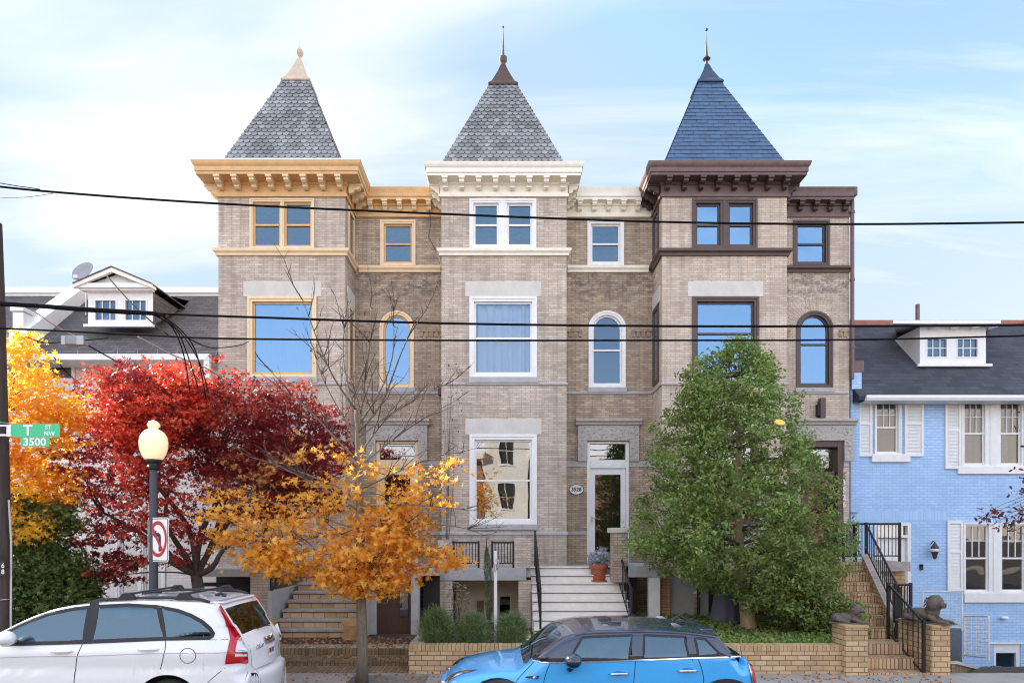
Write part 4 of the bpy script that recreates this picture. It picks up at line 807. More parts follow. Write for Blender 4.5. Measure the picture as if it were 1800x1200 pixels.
ZE, ZR = 5.86, 8.62; YE, YR = 16.58, 19.5
m = MB(); m.add([(xl, YE, ZE), (xr+.3, YE, ZE), (xr+.3, YR, ZR), (xl, YR, ZR), (xl, YE, ZE-.1), (xr+.3, YE, ZE-.1), (xr+.3, 27, ZR), (xl, 27, ZR), (xl, 27, ZE-.1)], [(0, 1, 2, 3), (0, 4, 5, 1), (3, 2, 6, 7), (0, 3, 7, 8, 4)])
rf = m.build('roof', M['shingle_dark'], bh)
MB().box(xl, xr, YR-.12, YR+.5, ZR-.12, ZR+.06).build('ridge_tiles', M['redtile'], rf)
MB().box(X(1797, YR), X(1830, YR), YR-.3, YR+.3, ZR-.1, ZR+.14, ).build('roof_cap', M['redtile'], rf)
m = MB(); pr = [(-.02, ZE-.12), (.08, ZE-.12), (.11, ZE-.06), (.11, ZE+.01), (.07, ZE+.01)]
sweep_line(m, pr, X(1523, 16.5), xr+.2, YE); m.box(X(1523, 16.5), xr+.2, YE-.019, DBL-.01, ZE-.125, ZE-.122); m.build('gutter', M['gutter'], rf)
# dormer
DD = 17.6; zd = lambda py: Z(py, DD)
dw = [(X(1628, DD), X(1666, DD), zd(629), zd(594)), (X(1681, DD), X(1720, DD), zd(629), zd(594))]
m = MB(); wall(m, X(1617, DD), X(1733, DD), zd(641), zd(574), DD, dw, rev=.1)
for x in (X(1617, DD), X(1733, DD)): m.add([(x, DD, zd(641)), (x, DD, zd(574)), (x, 19.0, zd(574)), (x, 19.0, zd(641))], [(0, 1, 2, 3)])
do = m.build('dormer', M['white'], bh)
MB().box(X(1611, DD), X(1741, DD), DD-.08, DD-.002, zd(645), zd(640)).build('dormer_sill', M['white'], do, bevel=.006)
for w_ in dw:
    f = MB(); ring(f, outline(*w_), outline(w_[0]+.03, w_[1]-.03, w_[2]+.03, w_[3]-.03), DD-.01, DD+.06); a, b, c, d = w_
    for i in (1, 2): f.box(a+(b-a)*i/3-.011, a+(b-a)*i/3+.011, DD+.02, DD+.05, c+.02, d-.02)
    f.box(a+.02, b-.02, DD+.018, DD+.052, (c+d)/2-.012, (c+d)/2+.012); f.build('window_frame', M['white'], do)
    MB().quad((a, DD+.04, c), (b, DD+.04, c), (b, DD+.04, d), (a, DD+.04, d)).build('pane', M['glass'], do)
m = MB(); m.v = [(X(1568, 17.3), 17.25, zd(576)+.0), (X(1757, 17.3), 17.25, zd(576)), (X(1735, 19.1), 19.1, 8.2), (X(1575, 19.1), 19.1, 8.2)]; m.v += [(a, b, c+.09) for a, b, c in m.v]
m.f = [(0, 3, 2, 1), (4, 5, 6, 7), (0, 1, 5, 4), (1, 2, 6, 5), (2, 3, 7, 6), (3, 0, 4, 7)]; m.build('dormer_roof', M['white'], do)
for px in (1645, 1680, 1716, 1748): MB().box(X(px, 17.4)-.03, X(px, 17.4)+.03, 17.32, DD-.003, zd(580), zd(575)).build('rafter_tail', M['white'], do)
tag(MB().tube([(X(1613, 18.5), 18.5, 8.1), (X(1613, 18.5), 18.5, Z(535, 18.5))], .055, 10).build('vent_pipe', M['brown_light'], loc=(X(1613, 18.5), 18.5, 7.8)), 'rust-brown vent pipe standing on the blue house roof beside its dormer', 'pipe')
# windows of the blue house
window(bh, *wins[0], DBL, M['white'], M['white'], cas=.06, muntin=(3, 2, zb(752), zb(705)), gm=M['glass_dark'], sash=.035)
M['glass_tan'] = M['glass_low']
window(bh, *wins[1], DBL, M['white'], M['white'], cas=.07, pair=.40, muntin=(3, 2, zb(760), zb(705)), gm=M['glass_dark'], sash=.035, curtain=2)
window(bh, *wins[2], DBL, M['white'], M['white'], cas=.06, pair=.34, muntin=(3, 2, zb(978), zb(922)), gm=M['glass_dark'], sash=.035)
MB().box(X(1531, DBL), X(1598, DBL), DBL-.06, DBL-.003, zb(812), zb(798)).build('sill', M['white'], bh, bevel=.008)
MB().box(X(1682, DBL), X(1815, DBL), DBL-.06, DBL-.003, zb(833), zb(820)).build('sill', M['white'], bh, bevel=.008)
MB().box(X(1693, DBL), X(1820, DBL), DBL-.06, DBL-.003, zb(1058), zb(1042)).build('sill', M['white'], bh, bevel=.008)
def shutter(a, b, t, u):
    x0, x1, z0, z1 = X(a, DBL), X(b, DBL), zb(u), zb(t); m = MB(); mid = (z0+z1)/2+.1; y1 = DBL-.004
    for q in ((x0, x0+.06, z0, z1), (x1-.06, x1, z0, z1), (x0+.0601, x1-.0601, z0, z0+.07), (x0+.0601, x1-.0601, z1-.07, z1), (x0+.0601, x1-.0601, mid-.03, mid+.03)): m.box(q[0], q[1], y1-.045, y1, q[2], q[3])
    for za, zb_ in ((z0+.07, mid-.03), (mid+.03, z1-.07)):
        z = za
        while z < zb_-.02: m.quad((x0+.06, y1-.005, z), (x1-.06, y1-.005, z), (x1-.06, y1-.035, z-.0+.03), (x0+.06, y1-.035, z+.03)) if False else m.add([(x0+.06, y1-.030, z), (x1-.06, y1-.030, z), (x1-.06, y1-.018, z+.035), (x0+.06, y1-.018, z+.035)], [(0, 1, 2, 3)]); z += .036
    m.build('shutter', M['white'], bh)
for q in ((1507, 1532, 702, 802), (1589, 1622, 702, 802), (1660, 1688, 702, 824), (1664, 1691, 915, 1038)): shutter(*q)
# door of the blue house
a, b, c, d = dop; m = MB(); m.box(a, a+.09, DBL-.02, DBL+.14, c, d); m.box(b-.09, b, DBL-.02, DBL+.14, c, d); m.box(a+.0901, b-.0901, DBL-.02, DBL+.14, d-.07, d-.001); m.box(a+.0901, b-.0901, DBL-.02, DBL+.14, zb(945), zb(940)); f = m.build('door_frame', M['white'], bh, bevel=.006)
MB().quad((a+.09, DBL+.08, zb(940)), (b-.09, DBL+.08, zb(940)), (b-.09, DBL+.08, d-.07), (a+.09, DBL+.08, d-.07)).build('transom_pane', M['glass_low'], f)
m = MB(); m.box(a+.091, b-.091, DBL+.07, DBL+.12, c, zb(946))
for i in (0, 1):
    for z0, z1 in ((.0, .75), (.85, 1.5), (1.6, 2.1)): m.box(a+.16+.34*i, a+.42+.34*i, DBL+.055, DBL+.0699, z0, z1)
dr = m.build('door', M['white'], bh, bevel=.006); MB().ellipsoid((b-.14, DBL+.03, .95), (.03,)*3).build('handle', M['gold'], dr)
# garage-level opening
a, b, c, d = gar; m = MB(); m.box(a-.16, b+.16, DBL-.03, DBL-.002, d, d+.05); m.box(a, b, DBL+.02, DBL+.12, zb(1147), d-.001); m.box(a, a+.07, DBL+.02, DBL+.12, c, zb(1147)-.001); m.box(b-.1, b, DBL+.02, DBL+.12, c, zb(1147)-.001); m.build('basement_window_frame', M['white'], bh); MB().box(a+.071, b-.101, DBL+.08, DBL+.1, c, zb(1148)).build('basement_pane', M['glass'], bh)
# lantern, bell, flood light on the wall
la = empty('wall_lantern', (X(1636, DBL), DBL-.1, zb(975)), 'copper coach lantern on the blue wall beside the white door', 'wall lamp'); lx = X(1636, DBL)
MB().lathe([(.05, -.2), (.09, -.10), (.105, .02), (.03, .13), (.012, .17)], (lx, DBL-.16, zb(963)), 6).build('shade', M['copper'], la); MB().lathe([(.03, -.27), (.06, -.22), (.06, -.2)], (lx, DBL-.16, zb(963)), 6).build('base', M['copper'], la)
MB().ellipsoid((lx, DBL-.16, zb(966)), (.108, .108, .07)).build('globe', M['lampclear'], la, smooth=True); MB().tube([(lx, DBL, zb(956)), (lx, DBL-.1, zb(950)), (lx, DBL-.16, zb(953))], .012, 6).build('arm', M['copper'], la)
tag(MB().box(X(1616, DBL), X(1621, DBL), DBL-.05, DBL-.003, zb(1001), zb(991)).tube([(X(1618, DBL), DBL-.06, zb(994)), (X(1618, DBL), DBL-.09, zb(992))], .02, 8).build('door_bell', M['black'], loc=(X(1618, DBL), DBL, zb(996))), 'small dark doorbell box on the blue wall under the lantern', 'doorbell')
tag(MB().ellipsoid((X(1762, DBL), DBL-.09, zb(1085)), (.09, .08, .05)).tube([(X(1762, DBL), DBL, zb(1085)), (X(1762, DBL), DBL-.09, zb(1085))], .025, 8).build('flood_light', M['white'], loc=(X(1762, DBL), DBL, zb(1085)), smooth=True), 'small white flood light on the lower blue wall above the basement window', 'flood light')
# white metal railings, low stone wall, paving
def mesh_rail(label, a, b, h):
    a, b = Vector(a), Vector(b); r = empty('metal_railing', tuple(a), label, 'railing'); d = b-a; up = Vector((0, 0, h)); m = MB()
    for t in (0, 1): m.tube([a+d*t, a+d*t+up], .022, 6)
    for t in (0.06, 1): m.tube([a+up*t, b+up*t], .018, 6)
    m.build('frame', M['white'], r); m = MB(); n = max(6, int(d.length/.09))
    for i in range(1, n): m.tube([a+d*i/n+up*.06, a+d*i/n+up], .006, 4)
    for i in range(1, 10): m.tube([a+up*i/10, b+up*i/10], .005, 4)
    m.build('mesh', M['white'], r)
mesh_rail('white wire-mesh railing on the raised walk behind the right lion', (X(1622, 15.6), 15.6, Z(1103, 15.6)), (X(1691, 15.0), 15.0, Z(1107, 15.0)), .86)
mesh_rail('lower white wire-mesh railing stepping down toward the basement window', (X(1695, 14.8), 14.8, Z(1155, 14.8)), (X(1738, 13.9), 13.9, Z(1160, 13.9)), .93)
tag(MB().box(7.56, X(1692, 15.0), 15.0, DBL-.004, -1.0, Z(1104, 15)).build('raised_walk', M['flag'], loc=(9, 15.5, 0), bevel=.02), 'raised grey stone walk under the white mesh railing', 'walkway')
m = MB(); p0, p1 = P(1668, 1166, 10.9), P(1745, 1182, 12.6); p2 = P(1772, 1180, 13.0)
m.v = [(7.23, 10.9, -.9), (7.23+.2, 10.9, -.9), (p1.x+.22, 12.9, -.9), (p1.x, 12.9, -.9), (7.23, 10.9, Z(1166, 10.9)), (7.43, 10.9, Z(1166, 10.9)), (p1.x+.22, 12.9, Z(1183, 12.9)), (p1.x, 12.9, Z(1183, 12.9))]
m.f = [(0, 3, 2, 1), (4, 5, 6, 7), (0, 1, 5, 4), (1, 2, 6, 5), (2, 3, 7, 6), (3, 0, 4, 7)]
sw = empty('low_wall', (7.4, 11, 0), 'low dark brick wall sloping down beside the right lion pier', 'garden wall'); m.build('wall', M['brown_step'], sw); c_ = MB(); c_.v = [(v[0]+(.03 if i in (1, 2) else -.03 if i in (0, 3) else 0), v[1]-.02, v[2]) for i, v in enumerate(m.v[4:])]; c_.v += [(a, b, c+.05) for a, b, c in c_.v]; c_.v = [(a, b, c+.002) for a, b, c in c_.v]; c_.f = [(0, 3, 2, 1), (4, 5, 6, 7), (0, 1, 5, 4), (1, 2, 6, 5), (2, 3, 7, 6), (3, 0, 4, 7)]; c_.build('coping', M['stone_grey'], sw)
# ------------------------------------------------------------------ low white house on the left
WH = 16.3
wh = empty('white_house', (-12, WH, 0), 'white house with grey shingled roof and gabled dormer, behind the red tree', 'house')
zw = lambda py, D=WH: Z(py, D); xL = -26; xR = -6.79
wn = [(X(202, WH), X(300, WH), 3.6, zw(634)), (X(60, WH), X(132, WH), 3.6, zw(630)), (X(-60, WH), X(10, WH), 3.6, zw(634)), (X(205, WH), X(290, WH), .6, 2.6), (X(90, WH), X(150, WH), .1, 2.3)]
m = MB(); wall(m, xL, xR, -.4, 6.75, WH, wn, rev=.14); m.quad((xL, WH, -.4), (xL, 27, -.4), (xL, 27, 7), (xL, WH, 7)); m.build('wall', M['whitebrick'], wh)
window(wh, *wn[0], WH, M['white'], M['white'], cas=.10, pair=.14, gm=M['glass'], split=5.6)
window(wh, *wn[1], WH, M['white'], M['white'], cas=.08, gm=M['glass_low'], blind=.3); window(wh, *wn[2], WH, M['white'], M['white'], cas=.08)
window(wh, *wn[3], WH, M['white'], M['white'], cas=.08, pair=.12); window(wh, *wn[4], WH, M['white'], M['white'], cas=.08)
YE2, ZE2, YR2, ZR2 = 15.6, 6.62, 18.3, 9.02
m = MB(); m.add([(xL, YE2, ZE2), (xR, YE2, ZE2), (xR, YR2, ZR2), (xL, YR2, ZR2), (xL, YE2, ZE2-.08), (xR, YE2, ZE2-.08), (xR, 27, ZR2+.2), (xL, 27, ZR2+.2)], [(0, 1, 2, 3), (0, 4, 5, 1), (3, 2, 6, 7)]); rf2 = m.build('roof', M['shingle'], wh)
MB().box(xL, xR-.002, YR2-.05, YR2+.3, ZR2-.06, ZR2+.20).box(xL, xR-.002, YR2-.12, YR2-.0501, ZR2+.02, ZR2+.12).build('ridge_band', M['white'], rf2)
MB().box(xL, X(372, YE2), YE2-.13, YE2-.003, ZE2-.14, ZE2-.0).box(X(362, YE2), X(372, YE2), YE2-.12, YE2-.05, 5.6, ZE2-.141).box(xL, X(372, YE2), YE2, WH-.003, ZE2-.12, ZE2-.115).build('gutter', M['gutter'], rf2)
for i in range(9): MB().tube([(X(100+35*i, YE2), YE2+.02, ZE2+.02), (X(103+35*i, YE2), YE2-.02, ZE2+.12)], .008, 4).build('snow_guard', M['metal'], rf2)
# sloping parapet between the two roofs, and the white chimney
m = MB(); a, b = X(40, 16.2), X(40, 16.2)+.42
m.v = [(a, 15.75, 6.8), (b, 15.75, 6.8), (b, 18.6, 9.1), (a, 18.6, 9.1), (a, 15.75, 7.25), (b, 15.75, 7.25), (b, 18.3, 9.42), (a, 18.3, 9.42)]
m.f = [(0, 3, 2, 1), (4, 5, 6, 7), (0, 1, 5, 4), (1, 2, 6, 5), (2, 3, 7, 6), (3, 0, 4, 7)]; m.build('party_wall', M['gutter'], wh)
MB().box(X(22, 15.8), X(41, 15.8), 15.8, 16.2, 6.4, Z(548, 15.8)).box(X(19, 15.8), X(43, 15.8), 15.76, 16.24, Z(547, 15.8), Z(540, 15.8)).build('chimney', M['white'], wh, bevel=.01)
# dormer with gable
GD = 16.15; zg = lambda py: Z(py, GD); gx0, gx1 = X(155, GD), X(269, GD)
gw = [(X(165, GD), X(206, GD), zg(565), zg(526)), (X(218, GD), X(259, GD), zg(565), zg(526))]
m = MB(); wall(m, gx0, gx1, zg(572), zg(513), GD, gw, rev=.1); dm = m.build('dormer', M['white'], wh)
m = MB()
for x in (gx0, gx1): MB().add([(x, GD, zg(572)), (x, GD, zg(513)), (x, 18.2, zg(513)), (x, 18.2, 8.8)], [(0, 1, 2, 3)]).build('dormer_cheek', M['shingle'], dm)
MB().box(X(150, GD), X(272, GD), GD-.09, GD-.002, zg(576), zg(571)).build('dormer_sill', M['white'], dm, bevel=.006)
MB().box(X(143, GD), X(275, GD), GD-.22, GD-.002, zg(511), zg(503)).box(X(148, GD), X(272, GD), GD-.16, GD-.0021, zg(514), zg(511)-.001).build('dormer_cornice', M['white'], dm, bevel=.006)
for w_ in gw:
    f = MB(); ring(f, outline(*w_), outline(w_[0]+.035, w_[1]-.035, w_[2]+.035, w_[3]-.03), GD-.012, GD+.06); a, b, c, d = w_
    for i in (1, 2): f.box(a+(b-a)*i/3-.010, a+(b-a)*i/3+.010, GD+.02, GD+.05, c+.02, d-.02)
    f.build('window_frame', M['white'], dm); MB().quad((a, GD+.04, c), (b, GD+.04, c), (b, GD+.04, d), (a, GD+.04, d)).build('pane', M['glass'], dm)
ax, az = X(207, GD), zg(477)+.0; e0, e1 = (X(140, GD), zg(506)), (X(276, GD), zg(506))
m = MB(); m.prism([(gx0-.05, zg(503)), (gx1+.05, zg(503)), (ax, az-.10)], vert, GD-.05, GD+.1); m.build('gable', M['white'], dm)
m = MB()
for e in (e0, e1):
    q = [(ax, az), e, (e[0], e[1]-.09), (ax, az-.11)]; m.prism(q, vert, GD-.26, GD-.18)
m.build('bargeboard', M['cream'], dm)
m = MB()
for e in (e0, e1):
    q = [(ax, az+.03), (e[0], e[1]+.03), e, (ax, az)]; m.prism(q, vert, GD-.28, GD+1.9)
m.build('dormer_roof', M['shingle'], dm)
# satellite dish
sd = empty('satellite_dish', (X(150, 17.2), 17.2, 8.6), 'pale round satellite dish standing on the roof left of the gabled dormer', 'dish'); m = MB(); c0 = Vector((X(149, 17.2), 17.2, Z(481, 17.2))); rot = Matrix.Rotation(R(-24), 3, 'Y') @ Matrix.Rotation(R(62), 3, 'X')
pr = [(.002, .0), (.09, .006), (.17, .022), (.25, .052), (.31, .09), (.30, .097), (.2, .055), (.14, .03), (.07, .013), (.002, .008)]
t = MB().lathe(pr, (0, 0, 0), 28); m.v = [tuple(c0+rot @ Vector((a, b*1.0, c))) for a, b, c in t.v]; m.f = t.f; m.build('dish', M['greymetal'], sd, smooth=True)
MB().tube([c0, c0+Vector((0, .05, -.25)), (c0.x, 17.25, 8.1)], .022, 6).tube([c0+Vector((0, 0, -.2)), c0+Vector((.02, -.35, -.22))], .012, 5).box(c0.x-.04, c0.x+.08, 16.78, 16.88, c0.z-.27, c0.z-.19).build('mast', M['metal'], sd)
# utility box fixed on the cables in front of the roof
# ------------------------------------------------------------------ far side of the street (seen in the window panes)
def opp(x0, x1, h, mt, label, roof=None, nw=3):
    o = empty('row_house', ((x0+x1)/2, -12.2, 0), label, 'house', 'houses on the near side of the street, mirrored in the window panes')
    y = -12.2; ops = []
    fl = int(h//3)
    for f in range(fl):
        for i in range(nw):
            c = x0+(x1-x0)*(i+.5)/nw; ops.append((c-.45, c+.45, 1.1+f*3, 2.8+f*3))
    m = MB(); wall(m, x0, x1, -.1, h, y, ops); m.v = [(a, 2*y-b, c) for a, b, c in m.v]; m.box(x0+.06, x1-.06, y-9, y-8.9, -.1, h); m.box(x0, x0+.05, y-8.9, y-.01, -.1, h); m.box(x1-.05, x1, y-8.9, y-.01, -.1, h); m.build('wall', mt, o)
    m = MB()
    for a, b, c, d in ops: m.box(a, b, y-.1, y-.08, c, d)
    m.build('windows', M['dark'], o); m = MB()
    for a, b, c, d in ops: m.box(a-.08, b+.08, y-.02, y+.05, c-.1, c); m.box((a+b)/2-.02, (a+b)/2+.02, y-.07, y-.04, c, d); m.box(a, b, y-.07, y-.04, (c+d)/2-.02, (c+d)/2+.02)
    m.build('window_trim', M['white'], o)
    MB().box(x0-.1, x1+.1, y-.05, y+.4, h, h+.35).build('cornice', M['white'], o); MB().box(x0+.06, x1-.06, y-8.8, y-.06, h-.3, h-.2).build('roof', M['rooftar'], o)
opp(-20, -13.2, 6.5, M['redbrick'], 'red brick house on the near side, mirrored in the far left panes')
opp(-13, -7.2, 7, M['whitebrick'], 'white brick house on the near side, mirrored beside a red one')
opp(-7, -1.35, 7.5, M['redbrick'], 'red brick house on the near side, mirrored left of the tall white one')
opp(-1.25, 1.65, 10, M['whitebrick'], 'narrow tall white house on the near side, mirrored in the middle ground-floor pane', nw=1)
opp(1.75, 9.5, 7.5, M['redbrick'], 'red brick house on the near side, mirrored right of the tall white one')
opp(9.7, 16, 7, M['brick_warm'], 'buff brick house on the near side, mirrored in the brown door')
opp(16.2, 24, 7, M['redbrick'], 'red brick house on the near side, mirrored in the blue house panes')

# ------------------------------------------------------------------ street furniture
PD = 9.85
m = MB(); m.tube([(X(0, PD), PD, -.1), (X(-2, PD), PD, 2.4), (X(-10, PD), PD, 6.0), (X(-13, PD), PD, Z(392, PD))], [.165, .155, .13, .118], 16); up_ = empty('utility_pole', (X(3, PD), PD, 0), 'dark wooden utility pole at the far left edge', 'utility pole'); m.build('pole', M['pole'], up_, auto=50)
MB().tube([(X(24, PD), PD-.06, .0), (X(24, PD), PD-.05, 2.3), (X(20, PD), PD-.05, 2.9)], .014, 6).build('ground_wire_guard', M['wire_pale'], up_)
for py in (745, 765, 1052): MB().tube([(X(3, PD)+.165*math.cos(t), PD+.165*math.sin(t), Z(py, PD)) for t in [i*.2618*2 for i in range(13)]], .006, 4).build('band', M['metal'], up_)
SD = 9.55
ss = empty('street_sign', (X(14, SD), SD, Z(785, SD)), 'green street sign reading T ST NW over 3500, clamped to the utility pole', 'street sign')
def rr(x0, x1, z0, z1, r=.02, n=4):
    q = []
    for cx, cz, a0 in ((x1-r, z0+r, -90), (x1-r, z1-r, 0), (x0+r, z1-r, 90), (x0+r, z0+r, 180)):
        for i in range(n+1): a = R(a0+90*i/n); q.append((cx+r*math.cos(a), cz+r*math.sin(a)))
    return q
MB().prism(rr(X(20, SD), X(105, SD), Z(768, SD), Z(744, SD)), vert, SD, SD+.006).build('name_plate', M['green'], ss)
MB().prism(rr(X(36, SD), X(87, SD), Z(785, SD), Z(768.5, SD)), vert, SD, SD+.006).build('number_plate', M['green'], ss)
MB().box(X(12, SD), X(20, SD)-.002, SD-.01, SD+.03, Z(767, SD), Z(746, SD)).box(X(-2, SD), X(12, SD)-.002, SD+.0, SD+.02, Z(749, SD), Z(746, SD)).box(X(-2, SD), X(12, SD)-.002, SD, SD+.02, Z(766, SD), Z(763, SD)).build('bracket', M['gutter'], ss, bevel=.003)
text('T', .215, M['signwhite'], 'letter', ss, (X(49, SD), SD-.002, Z(757, SD)), bold=.004, xs=1.05, ext=.001)
text('ST', .085, M['signwhite'], 'letters', ss, (X(85, SD), SD-.002, Z(751, SD)), bold=.002, ext=.001); text('NW', .085, M['signwhite'], 'letters', ss, (X(87, SD), SD-.002, Z(762, SD)), bold=.002, ext=.001)
text('3500', .155, M['signwhite'], 'numerals', ss, (X(61, SD), SD-.002, Z(777, SD)), bold=.003, ext=.001, xs=1.08)
s2_ = empty('pole_notice', (X(1, 9.6), 9.66, Z(1000, 9.6)), 'small dark notice with white digits at the left edge of the utility pole', 'notice')
MB().box(X(-22, 9.6), X(3, 9.6), 9.655, 9.665, Z(1012, 9.6), Z(985, 9.6)).build('plate', M['black'], s2_); text('6', .10, M['signwhite'], 'digit', s2_, (X(0.5, 9.6), 9.65, Z(994, 9.6)), ext=.001); text('8', .10, M['signwhite'], 'digit', s2_, (X(.5, 9.6), 9.65, Z(1005, 9.6)), ext=.001)
# lamp
LD = 9.82; lx = X(270, LD)
lp = empty('street_lamp', (lx, LD, .12), 'dark street lamp post with a cream acorn globe, in front of the red tree', 'street lamp'); zz = lambda py: Z(py, LD)
MB().lathe([(.17, .0), (.17, .25), (.13, .32), (.12, .6), (.075, .72), (.062, 1.2), (.055, zz(832)-.12), (.052, zz(826)-.12)], (lx, LD, .12), 16).build('post', M['lamppost'], lp, auto=40)
MB().lathe([(.052, zz(826)), (.085, zz(824)), (.09, zz(820)), (.075, zz(818)), (.075, zz(815)), (.115, zz(812)), (.12, zz(808)), (.09, zz(806))], (lx, LD, 0), 20).build('collar', M['black'], lp, auto=40)
gz = zz(809); H = zz(738)-gz
M['globe'] = mat('acrylic_globe', (1, .84, .50), .25, emis=.10); leafmat('acrylic_globe', [(.86, .80, .62), (.86, .80, .62)], .45, .25)
MB().lathe([(.09, 0), (.125, .03*H), (.165, .14*H), (.192, .30*H), (.198, .45*H), (.185, .58*H), (.15, .68*H), (.105, .745*H), (.065, .775*H), (.062, .80*H), (.085, .84*H), (.09, .88*H), (.07, .94*H), (.03, .985*H), (.004, H)], (lx, LD, gz), 28).build('globe', M['globe'], lp, smooth=True)
# no-left-turn sign
sg = empty('traffic_sign', (X(279, LD-.1), LD-.12, Z(948, LD-.1)), 'white no-left-turn sign with a red ring, fixed to the lamp post', 'traffic sign', rz=R(-30))
hw_, hh = .25, .325
MB().prism(rr(-hw_, hw_, -hh, hh, .04), lambda u, v, a: (u, a, v), 0, .004).build('plate', M['signwhite'], sg)
m = MB(); ring(m, rr(-hw_+.012, hw_-.012, -hh+.012, hh-.012, .035), rr(-hw_+.024, hw_-.024, -hh+.024, hh-.024, .03), -.002, -.0001); m.build('border', M['black'], sg)
m = MB(); n = 40; m.v = []; co = lambda r, t: (r*.215*math.cos(t), .01+r*.265*math.sin(t))
ring(m, [co(1, 2*math.pi*i/n) for i in range(n)], [co(.80, 2*math.pi*i/n) for i in range(n)], -.006, -.0021); m.build('red_ring', M['signred'], sg)
MB().prism([(-.145, .15), (-.115, .185), (.145, -.165), (.115, -.2)], vert, -.0075, -.0062).build('red_bar', M['signred'], sg)
m = MB(); m.prism([(.02, -.17), (.07, -.17), (.07, .04), (.055, .085), (.02, .10), (-.04, .10), (-.04, .05), (.0, .05), (.02, .03)], vert, -.0045, -.0022); m.prism([(-.04, .14), (-.04, .01), (-.13, .075)], vert, -.0046, -.0023); m.build('arrow', M['black'], sg)
MB().tube([(0, .005, .2), (0, .09, .2)], .01, 6).tube([(0, .005, -.2), (0, .09, -.2)], .01, 6).build('bracket', M['metal'], sg)
# white post with a hook in the planter
wp = empty('white_post', (X(871, 11.5), 11.5, .5), 'slim white metal post with a hooked top standing among the bushes', 'post'); x_ = X(871, 11.5)
MB().box(x_-.028, x_+.028, 11.47, 11.53, .4, Z(968, 11.5)).build('shaft', M['white'], wp, bevel=.008); MB().tube([(x_+.02, 11.46, Z(1000, 11.5)), (x_+.05, 11.44, Z(996, 11.5)), (x_+.055, 11.44, Z(985, 11.5)), (x_+.02, 11.45, Z(981, 11.5))], .014, 6).tube([(x_, 11.46, Z(990, 11.5)), (x_, 11.44, Z(1003, 11.5))], .02, 6).build('hook', M['metal'], wp)
# pots
def pot(name, x, y, z, r, h, mt, label):
    p = empty(name, (x, y, z), label, 'plant pot'); MB().lathe([(r*.66, 0), (r*.72, .02), (r*.86, h*.72), (r*.86, h*.76), (r, h*.77), (r, h), (r*.88, h), (r*.86, h*.9), (r*.2, h*.88)], (x, y, z), 24).build('pot', mt, p, auto=40)
    MB().lathe([(r*.9, 0), (r*.95, .035), (r*.88, .04)], (x, y, z), 24).build('saucer', mt, p); return p
px_ = X(1053, 14.95); pt = pot('flower_pot', px_, 15.0, 1.325, .215, .40, M['terracotta'], 'terracotta pot with silvery leaves on the top of the white stair')
p1 = pot('flower_pot', X(466, 12.9), 12.95, .335, .21, .36, M['pot_yellow'], 'tan clay pot at the left foot of the yellow brick stair')
p2 = pot('flower_pot', X(617, 12.9), 12.95, .335, .19, .38, M['pot_yellow'], 'tan clay pot at the right foot of the yellow brick stair')
tag(MB().lathe([(.09, 0), (.09, .004), (.085, .03), (.03, .032)], (0, 0, 0), 18).build('reflection_disc', M['reflectiondisc'], loc=(0, 0, 0)), 'small yellow oval disc standing in for a reflection high in the green tree', 'disc')  # disc added in place of a yellow lamp reflection
yo = [o for o in COL.objects if o.name == 'reflection_disc'][0]; yo.location = P(1370, 743, 11.4); yo.rotation_euler = (R(72), R(12), 0); yo.scale = (1.05, .6, 1)

# ------------------------------------------------------------------ overhead wires
def wire(label, pts, D, r, mt=M['wire'], name='overhead_cable', n=6, sub=1, group=None):
    ps = [P(x, y, D if not isinstance(D, (list, tuple)) else D[i]) for i, (x, y) in enumerate(pts)]
    if len(ps) > 2:     # smooth through the points
        q = []
        for i in range(len(ps)-1):
            p0, p1, p2, p3 = ps[max(0, i-1)], ps[i], ps[i+1], ps[min(len(ps)-1, i+2)]
            for k in range(6):
                t = k/6; q.append(.5*((2*p1)+(p2-p0)*t+(2*p0-5*p1+4*p2-p3)*t*t+(3*p1-p0-3*p2+p3)*t**3))
        q.append(ps[-1]); ps = q
    m = MB().tube(ps, r, n); c = ps[len(ps)//2]; return tag(m.build(name, mt, loc=tuple(c), smooth=True), label, 'cable', group)
WD = 9.7
wire('topmost black cable crossing in front of the third-floor windows', [(-300, 300), (-60, 322), (100, 338), (385, 358), (775, 376), (1160, 390), (1490, 394), (1800, 391), (2100, 386)], WD, .0155)
wire('thick upper cable of the pair crossing in front of the second floor', [(-300, 522), (0, 535), (150, 543), (300, 552), (435, 557), (775, 568), (1160, 573), (1500, 573), (1800, 571), (2100, 566)], WD, .0165)
tag(MB().tube([P(-300, 520, WD-.04), P(0, 534, WD-.04), P(60, 537, WD-.04), P(150, 544, WD-.04), P(220, 548, WD-.04), P(275, 551, WD-.04), P(290, 556, WD-.04)], [.03, .034, .034, .036, .036, .03, .02], 8).build('cable_splice', M['wire'], loc=tuple(P(150, 543, WD)), smooth=True), 'thick black cable bundle lashed under the upper wire, in front of the grey roof', 'cable')
wire('lower cable of the pair crossing in front of the second floor', [(-300, 568), (0, 577), (240, 588), (400, 595), (775, 598), (1160, 598), (1500, 597), (1800, 590), (2100, 582)], WD, .0135)
gdw = 'drop cables sweeping down into the red tree'
for i, (a, b, c, e) in enumerate((((262, 550), (300, 572), (322, 620), (334, 690)), ((272, 552), (310, 580), (330, 625), (348, 680)), ((280, 553), (316, 578), (345, 620), (362, 700)), ((285, 554), (322, 590), (352, 640), (366, 690)))):
    wire(['leftmost', 'second', 'third', 'rightmost'][i]+' of four black cables sweeping down into the red tree', [a, b, c, e], [WD, WD+.1, WD+.5, WD+1.0], .009, group=gdw)
wire('diagonal service cable passing in front of the gabled dormer', [(188, 485), (240, 542), (297, 590)], [14.5, 13, 12], .013)
